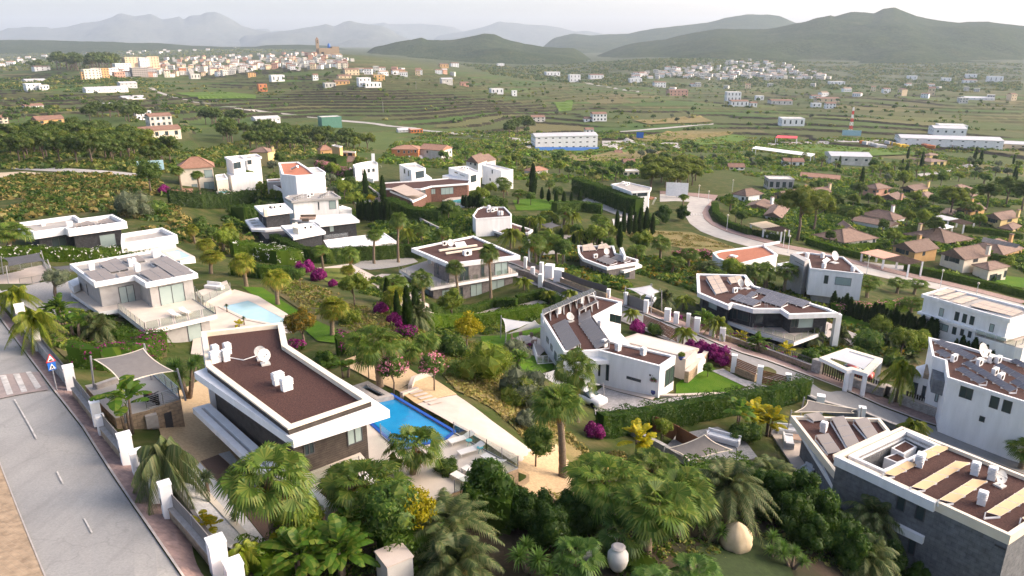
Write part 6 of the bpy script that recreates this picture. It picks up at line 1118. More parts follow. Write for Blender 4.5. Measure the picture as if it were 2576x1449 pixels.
hR,wR=box_house('white two-storey house with shaded balcony opening, behind the brick villa','S2',[(1592,222),(1740,205),(1842,258),(1708,280)],57.8,50.6,wins=(('S2',1745,292,1828,345,'glass'),('S2',1636,262,1650,312,'glass'),('S2',1676,280,1686,335,'glass')),dishes=(('S2',1745,240,.6),));MB().prism(pz(q('S2',(1640,345),(1850,315),(1900,350),(1760,385)),54.3),50,54.3).out('lower_wing','white',hR)
hS,wS=box_house('white house with paired slot windows behind the brick villa','S2',[(2058,250),(2230,235),(2358,295),(2250,320)],56.6,51.5,wins=(('S2',2115,290,2145,312,'glass',2),('S2',2165,315,2210,338,'glass',2),('S2',2265,330,2320,382,'glass')),acs=(('S2',2210,265),('S2',2235,270),('S2',2185,262)));MB().prism(pz(q('S2',(2000,325),(2060,315),(2260,380),(2250,400)),54),50,54).out('lower_wing','white',hS)
hT,wT=box_house('white cubic house under work with pale scaffold front','S3',[(200,225),(230,208),(495,270),(380,285)],56.2,48,wins=(('S3',292,270,302,310,'glass'),('S3',272,350,282,378,'glass')))
hX,wX=villa('white villa with timber deck and slanted fin beside the tall hedge',q('S3',(1415,408),(1560,385),(1800,440),(1790,468),(1610,480)),55.4,49.4,'white','concrete',.6,.5,wins=(('S3',1668,478,1758,520,'glass',3),('S3',1622,485,1655,512,'glass')),acs=(('S3',1560,420),('S3',1580,415),('S3',1530,405)));MB().prism(pz(q('S3',(1690,545),(1760,515),(1842,535),(1790,548)),52.2),51.9,52.2).out('timber_deck','wood',hX);MB().bar(at_z(*q1('S3',1838,540),52.2),at_z(*q1('S3',1810,600),49),.5,.3).out('fin','white',hX)
def tiled(label,w,q3,ze,zr,zg,wall='cream',roof='tiles',hipf=1.0,over=.5,wins=(),name='house',h=None,chim=None,rect=True):
 poly=(rectz if rect else paraz)(q(w,*q3),ze)
 if h is None:h=thing(name,label,'house',(*[sum(p[i]for p in poly)/4 for i in(0,1)],zg));h['_w']=wall
 block(h,poly,zg-2.5,ze+.02,wall);hip(h,poly,ze,zr,roof,over,hipf)
 for x in wins:win(h,poly,*x)
 if chim:
  p=at_z(*q1(chim[0],chim[1],chim[2]),zr-.6);MB().box(p+Vector((0,0,.2)),(.9,.9,2.2),.5).out('chimney',wall,h);MB().box(p+Vector((0,0,1.35)),(1.1,1.1,.18),.5).out('chimney_cap',roof,h)
 return h,poly
hV,wV=tiled('cream two-storey villa with red hipped roof above the field','S1',[(1690,140),(2005,122),(2010,90)],66.0,68.6,60.6,'cream','tiles_red',1.0,.6,(('S1',1800,185,1862,248,'blind'),('S1',1922,155,2010,225,'blind'),('S1',1808,290,1870,358,'blind'),('S1',1922,270,2028,335,'blind',2)))
villa('',q('S1',(2030,200),(2120,188),(2150,232),(2040,245)),63.6,60.4,'cream','offwhite',.3,.05,h=hV);tiled('small tiled pavilion below the cream villa','S1',[(1622,380),(1800,370),(1790,350)],61.5,62.4,59.8,'cream','tiles_red',.0,.4)
poolthing('small blue pool in front of the cream villa',q('S1',(2055,360),(2150,350),(2180,370),(2080,385)),60.4,'pool_turq')
hW,wW=villa('white modern villa with stacked balconies beside the cream villa',q('S1',(2115,30),(2270,15),(2315,48),(2190,70)),67.2,58.8,'white','offwhite',.6,.3,wins=(('S1',2200,85,2275,135,'glass',2),));villa('',q('S1',(2270,18),(2420,0),(2470,30),(2320,45)),66.6,58.8,'white','offwhite',.6,.4,h=hW,wins=(('S1',2312,40,2375,100,'glass',2),));MB().prism(pz(q('S1',(2135,180),(2330,165),(2430,190),(2180,215)),62.8),58,62.8).out('balcony','white',hW)
hZ1,p1=tiled('ochre stone house with arched porch below the pine wood','S2',[(850,90),(960,82),(985,68)],54.0,56,48,'ochre','tiles_red',1,.4,(('S2',890,118,905,148,'glass'),('S2',862,105,874,128,'glass')));villa('',q('S2',(955,40),(985,35),(1058,50),(1030,58)),57.2,48,'ochre','ochre',.3,.02,h=hZ1);v_,wv=villa('',q('S2',(1000,100),(1020,92),(1185,100),(1175,112)),52.6,48,'ochre','ochre',.3,.02,h=hZ1)
for a in((1052,118,1092,150),(1108,112,1150,150),(1008,116,1036,140)):win(hZ1,wv,'S2',*a,'black')
hZ2,p2=tiled('brick orange house with white window surrounds','S2',[(1520,78),(1770,82),(1760,55)],47.8,49.4,41.6,'orange_wall','tiles_red',1,.4,(('S2',1575,88,1600,112,'glass',1,'white'),('S2',1630,92,1648,118,'glass',1,'white'),('S2',1675,92,1692,118,'glass',1,'white'),('S2',1705,90,1716,108,'glass',1,'white'),('S2',1735,85,1755,112,'glass',1,'white')))
hZ3,p3=tiled('long pale house with tiled roof and outside stair','S2',[(1780,75),(1990,92),(2090,65)],47.5,49.6,42,'offwhite','tiles_red',0,.4,(('S2',2000,100,2012,125,'glass'),('S2',2040,100,2052,128,'glass'),('S2',2068,95,2080,118,'glass'),('S2',1850,92,1864,115,'glass')),rect=False);hZ4,p4=tiled('grey block house with brown tiled roof behind the white cubes','S2',[(2225,192),(2335,210),(2420,180)],53.5,56,48,'offwhite','tiles',0,.3,(('S2',2260,205,2275,225,'glass'),('S2',2300,210,2318,235,'glass')),rect=False)
hZ5,p5=tiled('yellowish house with tiled roof and chimney in the trees','S2',[(185,105),(350,108),(360,85)],59.8,61.4,53.5,'yellow_wall','tiles',1,.4,(('S2',245,128,285,160,'glass',2),),chim=('S2',400,85));hZ6,p6=tiled('low bungalow with wide tan tiled roof and pool','S2',[(985,195),(1230,200),(1280,165)],49.6,51.4,46.5,'white','tiles',1,.4,rect=False)
hZ7,p7=tiled('small tan roofed house beside the clipped hedge','S3',[(670,290),(820,270),(800,250)],45.0,46.5,42,'offwhite','tiles_red',1,.4)
hZ8,p8=tiled('grey two-storey farmhouse with brown roof near the vegetable plots','S3',[(55,190),(195,205),(330,175)],50.0,52.2,44,'offwhite','tiles',0,.3,(('S3',85,205,98,225,'glass'),('S3',135,212,152,235,'glass')),rect=False)
# middle street
D_=lambda*p:list(p)
FK=D_((870,470),(913,488),(1006,541),(1102,594),(1200,634),(1295,668),(1400,712),(1503,752),(1621,791),(1747,842),(1932,911),(2132,987),(2319,1063),(2567,1140),(2700,1185))
NK=D_((845,478),(890,506),(960,545),(1030,590),(1110,628),(1200,662),(1300,695),(1400,738),(1530,792),(1680,855),(1860,925),(2060,1004),(2250,1070),(2510,1166),(2650,1222))
FW=D_((880,462),(925,478),(1018,528),(1114,580),(1210,620),(1303,655),(1407,698),(1509,738),(1627,776),(1755,826),(1940,893),(2140,967),(2326,1042),(2574,1116),(2708,1160))
ribbon('street',FK,NK,'asphalt',.05);ribbon('kerb',[(x,y-1)for x,y in FK],[(x+1,y-3.5)for x,y in FK],'kerb',.17,rows=1);ribbon('pavement',[(x+1,y-3.5)for x,y in FK],FW,'pavers_red',.16,rows=2);ribbon('kerb',NK,[(x-2,y+3)for x,y in NK],'kerb',.15,rows=1)
SM=bpy.data.objects['street.001']
for k in range(6):a=1648+k*5;b=812+k*7.4;patch('crossing_stripe',[(a+6,b-2),(a+32,b+10-3),(a+35,b+10),(a+8,b+1.6)],'paint',.08,parent=SM)
ribbon('street',q('D',(740,470),(800,478),(848,470)),q('D',(740,480),(800,492),(850,488)),'asphalt',.055)
G2='white gate pillars along the middle street'
for x,y,w,hh,lb in((1573,768,.6,2.2,'white pillar left of the dark gate with the grey sail behind'),(1624,788,.7,2.2,'white pillar right of the dark gate with the grey sail behind'),(1678,808,.9,2.0,'broad white letterbox pillar opposite the zebra crossing'),(1700,816,.7,1.9,'white pillar with palm behind, opposite the zebra crossing'),(1730,824,.55,2.2,'white pillar left of the striped garden door'),(1752,837,.8,2.3,'white number pillar right of the striped garden door'),(1790,848,.8,2.2,'white pillar under the yellow queen palm at the glass villa'),(1816,860,.8,2.2,'white letterbox pillar where the rubble wall of the glass villa starts'),(1844,936,.62,2.3,'white pillar beside the magenta bougainvillea fence'),(1909,966,.6,2.3,'white pillar at the wooden driveway gate'),(1979,980,.62,2.0,'white pillar at the right end of the wooden gate'),(2060,1036,.8,2.0,'white pillar at the end of the tall dark hedge'),(2164,1062,.7,1.8,'white pillar between grey block fences by the street'),(1710,862,.7,1.8,'white pillar with small palm at the zebra crossing'),(1331,662,.35,5.0,'tall slim white carport post beyond the middle street'),(1322,676,.6,2.4,'white pillar at the dark parking gate'),(1362,690,.7,2.4,'white pillar with house number beyond the middle street'),(1382,699,1.6,2.6,'broad white wall pier beside the palms'),(1405,708,1.6,2.4,'broad white wall pier with mailbox'),(1530,750,.6,1.6,'short white pillar near the grey sail garden'),(1014,540,.6,2.6,'white gate pillar on the upper middle street'),(960,508,.6,2.4,'white gate pillar beside the lone cypress'),(1340,700,.7,2.2,'white pillar on the near side by the yellow palm'),(1360,722,.8,2.4,'white pillar on the near side below the brown roofed villa')):
 pillar(x,y,w,hh,lb,rz=-.35,group=G2,plate=False)
FE='fence along the middle street '
wall_along('street_wall',q('D',(1632,782),(1672,800)),.8,.35,'rubble','rubble wall with mesh fence beside the sail gate','wall');wall_along('street_wall',q('D',(1822,858),(1900,884),(2000,920),(2040,936)),1.0,.4,'rubble','long rubble wall below the glass villa','wall',cap='kerb');screen(q('D',(1822,857),(1900,883),(2036,934)),1.0,1.0,'dark_metal','dark upright bar fence on the rubble wall of the glass villa',slats=.28,slat_w=.05,step=3)
screen(q('D',(1578,768),(1619,785)),.1,1.9,'sail_grey','dark sliding gate between two white pillars','gate','sliding_gate',False);screen(q('D',(1734,825),(1748,833)),.1,1.9,'steel','striped metal garden door between white pillars','gate','garden_gate',False,slats=.3,slat_w=.1)
wall_along('street_wall',q('D',(2044,936),(2066,944)),2.0,.8,'grey_rubble','grey stone gate pier left of the slatted carport gate','wall');screen(q('D',(2066,944),(2130,968)),.1,2.0,'dark_slat','tall dark slatted sliding gate in front of the sail carport','gate','sliding_gate',False,slats=.3,slat_w=.2,smat='dark_metal')
for a,lb in((((2132,968),(2150,976),(2210,998)),'grey stone wall right of the slatted gate'),(((2214,1000),(2222,990),(2245,1000),(2240,1015)),'stepped grey stone wall round the small palm'),(((2262,1018),(2310,1036),(2366,1056)),'grey stone wall below the white solar villa'),(((2398,1066),(2440,1082),(2500,1100)),'grey stone wall right of the slatted garden door'),(((2500,1100),(2512,1082),(2576,1106)),'stepped grey stone wall at the right edge')):wall_along('street_wall',a,1.3,.5,'grey_rubble',lb,'wall',cap='pale_stone')
for a,lb in((((2138,970),(2208,996)),'short dark slat fence on the grey wall by the carport'),(((2275,1020),(2348,1048)),'dark slat fence on grey wall with shrubs behind'),(((2410,1068),(2490,1094)),'dark slat fence on grey wall near the right edge')):screen(a,1.2,.8,'dark_slat',lb,slats=.28,slat_w=.17,smat='dark_metal',step=3)
screen(q('D',(2374,1058),(2396,1066)),.1,2.0,'dark_slat','dark slatted garden door between grey stone walls','gate','garden_gate',False,slats=.28,slat_w=.17)
for a,lb in((((1618,822),(1660,840),(1702,862)),'wavy brown wooden fence behind the zebra crossing'),(((1822,920),(1840,930)),'wooden fence panel beside the bougainvillea'),(((1850,938),(1900,960)),'brown wooden fence on rubble wall at the lawn'),(((1914,966),(1974,982)),'brown wooden driveway gate with horizontal boards')):screen(a,.9 if 1850<=a[0][0]<1910 else .15,1.1 if 1850<=a[0][0]<1910 else 1.7,'wood',lb,slats=.2,vertical=False,step=4,name='wooden_fence')
wall_along('street_wall',q('D',(1850,938),(1900,960)),.9,.35,'rubble','rubble base wall under the wooden lawn fence','wall');wall_along('block_wall',q('D',(2030,1018),(2056,1032)),1.2,.3,'slate_stone','dark block wall behind the tall hedge end','wall');wall_along('block_wall',q('D',(2070,1036),(2158,1060)),1.3,.3,'slate_stone','dark grey block wall beside the small sail terrace','wall',cap='kerb');wall_along('block_wall',q('D',(2172,1064),(2240,1092),(2330,1120)),1.3,.3,'slate_stone','dark grey block wall behind the slate villa roof','wall',cap='kerb')
wall_along('street_wall',q('D',(1410,712),(1470,735),(1526,752)),1.0,.3,'rubble','rubble wall with dark screen along the upper middle street','wall');screen(q('D',(1412,710),(1470,733),(1526,750)),1.0,1.2,'dark_metal','long dark screen fence in front of the dark brick villa garden',posts=False);screen(q('D',(1326,678),(1356,690)),.8,1.0,'sail_grey','dark mesh panel beside the parking gate');wall_along('street_wall',q('D',(1300,690),(1330,700),(1372,722),(1440,750)),1.2,.3,'grey_brick','grey wall between villa drive and middle street','wall')
wall_along('street_wall',q('D',(918,470),(950,495),(1010,535),(1090,578),(1120,592)),1.3,.35,'offwhite','long pale wall along the upper middle street','wall',cap='kerb');wall_along('street_wall',q('D',(860,460),(900,452),(940,460)),1.4,.3,'white','white boundary wall with dark panels at the street end','wall')
def sail_px(lb,w,pts,zs_,mat,zb):return sail('shade_sail',lb,[at_z(*q1(w,*p),z)for p,z in zip(pts,zs_)],mat,[(k,zb)for k in range(4)])
sail_px('grey shade sail behind the dark sliding gate','R6',[(1090,65),(1310,38),(1390,95),(1310,140)],(62.3,62.6,62,61.8),'tin',58);car(0,0,1.2,'white car parked under the grey street-side sail',p=gp(*q1('R6',1290,225),.1));sail_px('grey shade sail in front of the slate villa roof','R8',[(250,1232),(375,1118),(845,1205),(810,1240)],(65,65.6,65.2,64.8),'sail_grey',61)
sail_px('grey patio sail over the barbecue corner','R5',[(1475,245),(1815,115),(2080,260),(1680,370)],(66.4,67.6,66.6,66.2),'sail_grey',63.5);sail_px('dark shade sail between the palms beyond the street','S3',[(740,785),(860,768),(940,800),(830,835)],(55.2,55.5,55,55),'sail_dark',51);sail_px('pale shade sail over the parking near the tall white post','S3',[(690,1042),(880,1035),(960,1065),(760,1078)],(58.2,58.4,58.2,58),'offwhite',55);sail_px('dark shade sail lying low in the villa garden','S2',[(1110,1330),(1320,1300),(1400,1370),(1260,1390)],(58,58.2,58,57.6),'tin',55);sail_px('grey sail beside the palms at the dark brick villa','S3',[(1575,1395),(1780,1365),(1860,1410),(1700,1460)],(58.4,58.8,58.2,58),'tin',55)
slab('barbecue_terrace',pz(q('R5',(1440,240),(1560,110),(1940,40),(2190,160),(2320,330),(1900,420),(1520,410)),63.4),63.4,61.5,'grey_gravel','grey_rubble',kind='structure');sofa(at_z(*q1('R5',1990,175),63.5),-.55,3.2,'pale blue outdoor sofa beside the grey patio sail')
p=at_z(*q1('R5',1640,380),63.4);r=thing('barbecue','steel barbecue grill under the grey patio sail','barbecue',p);MB().box(p+Vector((0,0,.45)),(1.6,.7,.9),.4).out('counter','concrete',r);MB().tube([p+Vector((.1,-.1,.95)),p+Vector((.75,.17,.95))],[.38,.38],12).out('lid','steel',r)
p=at_z(1848,1380,68.6);p.z=tz(p.x,p.y);r=thing('covered_chair','hanging chair under a tied beige cover on the lawn','garden furniture',p)
V=[];n=22
for i,(zz,rr_)in enumerate(((0.02,.62),(.25,.98),(.7,1.08),(1.2,.95),(1.6,.62),(1.85,.25),(1.98,.05))):
 for k in range(n):a=k*2*math.pi/n;f=1+.05*math.sin(a*7+zz)+.03*math.sin(a*11+2*zz);V.append((p.x+math.cos(a)*rr_*f,p.y+math.sin(a)*rr_*f*.9,p.z+zz*1.05))
obj('cover',V,[(i*n+k,i*n+(k+1)%n,(i+1)*n+(k+1)%n,(i+1)*n+k)for i in range(6)for k in range(n)],'cover',r,True);MB().tube([p,p+Vector((0,0,.05))],[.55,.5],14).out('base','dark_metal',r)
p=gp(1552,1445);p.z+=.9;r=thing('stone_jar','large weathered grey stone jar on a low wall, bottom edge','jar',p);MB().tube([p+Vector((0,0,z))for z in(-.5,-.2,.2,.55,.8,.86,1.0,1.02)],[.35,.52,.62,.6,.42,.34,.36,.42],20).out('body','offwhite',r,True);MB().tube([p+Vector((0,0,1.02)),p+Vector((0,0,1.1))],[.42,.3],18).out('rim','kerb',r)
wall_along('planter_wall',q('D',(1470,1440),(1520,1375),(1550,1385)),.9,.4,'kerb','angled grey planter wall behind the stone jar','wall');p=gp(995,1462);r=thing('garden_plinth','pale square stone plinth at the bottom edge','plinth',p);MB().box(p+Vector((0,0,.8)),(1.5,1.5,1.9),.6).out('block','offwhite',r);MB().box(p+Vector((0,0,1.78)),(1.6,1.6,.08),.6).out('cap','pale_stone',r)
patch('shady_soil',q('D',(640,1400),(900,1330),(1150,1250),(1300,1220),(1480,1220),(1700,1190),(1900,1250),(2150,1300),(2350,1440),(2400,1560),(600,1560)),'dark_soil',.05);patch('lawn',q('D',(1750,1380),(1850,1340),(1960,1370),(2000,1460),(1760,1470)),'shade_lawn',.09)
wall_along('field_wall',q('D',(1590,1095),(1660,1130),(1760,1190)),.7,.4,'grey_rubble','low stone wall between wild grass and the patio garden','wall');screen(q('D',(1640,1085),(1700,1110),(1770,1150)),.1,1.6,'wood','dark brown screen fence under the bougainvillea',posts=True)
# upper road with lamps
UF=D_((1660,488),(1740,494),(1794,502),(1774,522),(1766,536),(1772,551),(1790,567),(1825,583),(1885,601),(1966,624),(2064,643),(2178,672),(2291,699),(2421,728),(2576,767),(2760,815));UN=D_((1660,508),(1700,506),(1735,508),(1724,524),(1722,540),(1735,562),(1762,582),(1800,597),(1855,613),(1930,634),(2040,656),(2160,685),(2278,711),(2405,740),(2560,780),(2740,828));UW=[(x+3,y-9)for x,y in UF];UW[0:3]=[(1660,481),(1740,486),(1806,492)];UW[3:6]=[(1790,516),(1781,532),(1786,544)]
ribbon('street',UF,UN,'concrete',.06);ribbon('pavement',UF,UW,'pavers_red',.17,rows=2);SU=bpy.data.objects['street.003']
for k in range(5):patch('crossing_stripe',[(1736+k*7,538.5),(1740+k*7,538.5),(1741+k*7,542.5),(1737+k*7,542.5)],'paint',.1,parent=SU)
LMP='globe street lamps along the upper road'
for x,y,lb in((1757,498,'globe street lamp left of the road bend'),(1781,514,'globe street lamp at the top of the road bend'),(1828,580,'globe street lamp at the corner of the wooded plot'),(1970,622,'globe street lamp beside the white car port'),(1982,637,'shorter globe lamp in front of the tile house hedge'),(2364,726,'tall globe street lamp in front of the cream house'),(2180,690,'globe street lamp behind the grey tower villa'),(2452,760,'globe street lamp behind the long white villa'),(1842,482,'globe lamp before the pine grove'),(1700,470,'globe lamp beside the white notice board')):
 p=gp(x,y);r=thing('street_lamp',lb,'street lamp',p,LMP);MB().tube([p,p+Vector((0,0,4.4))],[.09,.05],8).out('pole','sign_white',r);MB().tube([p+Vector((0,0,z))for z in(4.35,4.45,4.65,4.85,4.95)],[.08,.22,.3,.22,.06],12).out('globe','cream',r,True)
car(1946,600,2.8,'white car parked in the tiled carport by the upper road')
# village of tiled houses on the right
def th(label,w,q3,dy,rise,wall,hipf=1.0,wins=(),h=None,chim=None,turn=None,roof='tiles',drop=0,lab2=None):
 (ax,ay),(bx,by),_=q(w,*q3);ze=lift('D',bx,by,bx,by+dy)-drop;zg=gp(bx,by+dy).z
 poly=paraz(q(w,*q3),ze)
 if h is None:h=thing('tiled_house',label,'house',(*[sum(p[i]for p in poly)/4 for i in(0,1)],zg));h['_w']=wall
 block(h,inset(poly,.35),zg-3,ze+.02,wall);hip(h,inset(poly,.35),ze,ze+rise,roof,.5,hipf,turn=turn);wp=inset(poly,.35)
 for x in wins:win(h,wp,w,*x)
 if chim:p=at_z(*q1(w,*chim[:2]),ze+rise*.5);MB().box(p+Vector((0,0,.8)),(1.0,.8,2.6),.5).out('chimney',wall,h);MB().box(p+Vector((0,0,2.15)),(1.25,1.05,.18),.5).out('chimney_cap',roof,h)
 return h
G='glass'
h1=th('white bungalow with two-step hipped tile roof and porch','U4',[(590,672),(960,742),(1112,712)],14,2.0,'white',1,chim=(955,640));th('','U4',[(500,738),(925,812),(1040,775)],10,1.1,'white',0,h=h1)
h2=th('sand bungalow with broad brown hipped roof above the road hedge','U4',[(60,902),(415,988),(800,935)],14,2.4,'offwhite',1,((318,990,362,1048,G),(470,1000,505,1040,G),(590,975,610,1030,G),(632,975,665,1022,G),(738,950,760,1000,G)));th('','U4',[(320,800),(480,790),(560,850)],8,1.6,'offwhite',0,h=h2)
h3=th('tan gable house with tall arched windows beside the red carport','U4',[(945,1020),(1210,1098),(1472,1050)],27,1.9,'ochre',0,((1000,1020,1030,1100,G),(1045,1020,1090,1122,G,2),(1105,1065,1132,1130,G),(1295,1080,1315,1130,G)),chim=(1245,980),turn=True)
h4=th('cream gable house with arched windows behind the long clipped hedge','U4',[(1478,1105),(1760,1180),(2038,1130)],36,2.2,'cream',0,((1545,1110,1575,1195,G),(1598,1100,1648,1210,G,2),(1665,1130,1692,1225,G),(1540,1270,1605,1330,G),(1855,1165,1900,1200,G)),chim=(2015,1100),turn=True);th('','U4',[(1840,1232),(2030,1295),(2260,1250)],30,1.0,'cream',1,((2040,1345,2100,1415,G),(2118,1345,2150,1410,G),(2200,1300,2232,1365,G)),h=h4)
h5=th('long low house with brown roof and a strip of grey roof panels','U4',[(1765,1040),(2180,1125),(2420,1050)],12,2.8,'ochre',1,((2290,1140,2325,1170,G),),chim=(2265,970));solar_px(h5,'U4',[(1940,975),(2330,1045),(2375,1010),(1965,925)],gp(*q1('U4',2180,1180)).z+4.6,gp(*q1('U4',2180,1180)).z+5.6,8,1,'panel_grey',legs=False)
h6=th('sand bungalow with hipped roof behind the tan gable house','U4',[(1075,890),(1540,995),(1860,945)],9,2.6,'sand_wall',1,((1480,1000,1540,1030,G),(1580,990,1640,1030,G),(1740,965,1770,1010,G)),chim=(1255,850))
h7=th('tan gable house with white arched window and square chimney','U4',[(1655,615),(1830,645),(1998,612)],16,1.7,'ochre',0,((1672,610,1700,670,G),(1705,605,1745,672,G,2),(1880,635,1900,675,G)),chim=(1830,560),turn=True);th('','U4',[(1480,672),(1660,700),(1680,640)],6,.8,'ochre',0,h=h7)
h8=th('yellow gable house with white window surrounds at the right edge','U4',[(1968,695),(2165,738),(2372,702)],25,1.8,'yellow_wall',0,((2015,700,2045,760,G),(2050,695,2095,775,G,2),(2100,715,2118,770,G),(2010,805,2060,850,G),(2235,720,2275,755,G)),chim=(2345,690),turn=True);th('','U4',[(2125,820),(2290,850),(2390,800)],8,1.2,'yellow_wall',1,h=h8)
h9=th('yellow gable house with arched window high in the village','U4',[(1032,380),(1200,410),(1365,382)],13,1.5,'yellow_wall',0,((1075,385,1095,430,G),(1100,378,1150,435,G,2),(1250,400,1285,425,G)),chim=(1350,360),turn=True);th('','U4',[(1205,470),(1340,490),(1425,450)],6,1.2,'white',1,((1350,500,1385,530,G),),h=h9)
h10=th('salmon two-storey house with hipped roof among conifers','U4',[(618,372),(785,395),(950,375)],26,1.7,'pink_wall',1,((650,390,675,420,G),(740,405,765,435,G),(780,405,800,432,G),(910,395,925,430,G)));th('','U4',[(805,480),(1000,510),(1105,480)],9,1.6,'pink_wall',0,h=h10,chim=(1050,500))
h11=th('yellow hipped house at the upper right of the village','U4',[(1540,382),(1715,408),(1850,382)],14,1.6,'yellow_wall',1,((1665,410,1695,445,G),(1705,415,1725,440,G)));th('','U4',[(1735,470),(1840,480),(1905,455)],5,1.0,'yellow_wall',1,h=h11)
h12=th('white hipped house with blue windows at the road bend','S4',[(315,410),(425,428),(562,408)],20,2.0,'white',1,((392,435,408,460,G),(422,435,440,470,G),(530,420,545,450,G)));th('','S4',[(400,512),(590,522),(655,480)],10,1.3,'white',0,((540,540,562,556,G),),h=h12,chim=(625,480))
h13=th('tan gable house left of the big road pine','S4',[(635,408),(740,442),(890,415)],12,1.6,'ochre',0,((668,405,680,455,G),(685,405,712,455,G,2),(795,432,820,448,G)),turn=True,chim=(880,380));h14=th('sand gable house with square chimney behind the tan one','S4',[(890,382),(945,412),(1085,395)],18,1.5,'sand_wall',0,((905,400,920,435,G),(925,395,940,435,G)),chim=(1070,370),turn=True);h15=th('white long farmhouse with pale tile roof beyond the village','S4',[(842,272),(1150,300),(1155,272)],6,1.2,'white',0,((885,270,900,290,G),(990,280,1000,292,G)),roof='tiles_red');h16=th('yellow mansion with stacked tiled roofs and arches','S4',[(1700,140),(1860,165),(1985,155)],12,1.2,'yellow_wall',1,((1790,160,1805,185,G),(1880,165,1900,190,G),(1930,165,1950,190,G)));th('','S4',[(1775,108),(1850,115),(1915,105)],18,1.0,'yellow_wall',1,((1800,112,1815,130,G),(1870,115,1885,132,G)),h=h16)
h17=th('low tiled house half hidden behind the big road pine','S4',[(560,575),(700,600),(760,520)],8,1.5,'white',0)
def canopy(label,w,q4,zt,mat,zg,slats=0,name='carport'):
 p=pz(q(w,*q4),zt);r=thing(name,label,'carport',(*p[0],zg));MB().prism(p,zt-.25,zt).out('roof',mat,r)
 for x,y in inset(p,.4):MB().bar((x,y,zg-1.5),(x,y,zt-.2),.4).out('post','white',r)
 if slats:
  (a,b,c,d)=(at_z(*q1(w,*k),zt)for k in slats)
  for k in range(11):f=k/10;MB().bar(a.lerp(d,f),b.lerp(c,f),.14,.18).out('beam','deck_wood',r)
  for k in(b,c):MB().bar((k.x,k.y,zg-1.5),k,.35).out('post','white',r)
 return r
zz=gp(*q1('U4',830,1280)).z;canopy('salmon flat carport roof with long wooden pergola beams','U4',[(595,1095),(790,1060),(1045,1130),(865,1168)],zz+3,'pink_wall',zz,[(865,1168),(1140,1232),(1290,1200),(1045,1130)]);zz=gp(*q1('S4',560,740)).z;canopy('tan flat carport roof with pergola beside the road pine','S4',[(450,640),(580,620),(690,660),(560,680)],zz+2.8,'sand_wall',zz,[(560,680),(700,705),(760,690),(690,660)]);zz=gp(*q1('U4',1600,780)).z
canopy('grey carport roof with pergola between the tan houses','U4',[(1380,705),(1500,680),(1700,725),(1580,745)],zz+3,'tin',zz,[(1580,745),(1750,790),(1860,775),(1700,725)]);canopy('bright white flat awning beside the grey carport','U4',[(1372,795),(1500,770),(1640,810),(1520,835)],zz+2.6,'white',zz);patch('paved_yard',q('U4',(640,1200),(850,1230),(1120,1250),(1100,1310),(900,1290),(640,1270)),'pavers_grey',.08);poolthing('bright pool between the tiled bungalows',q('U4',(770,965),(880,962),(890,985),(770,998)),gp(*q1('U4',830,985)).z+.1,'pool_pale')
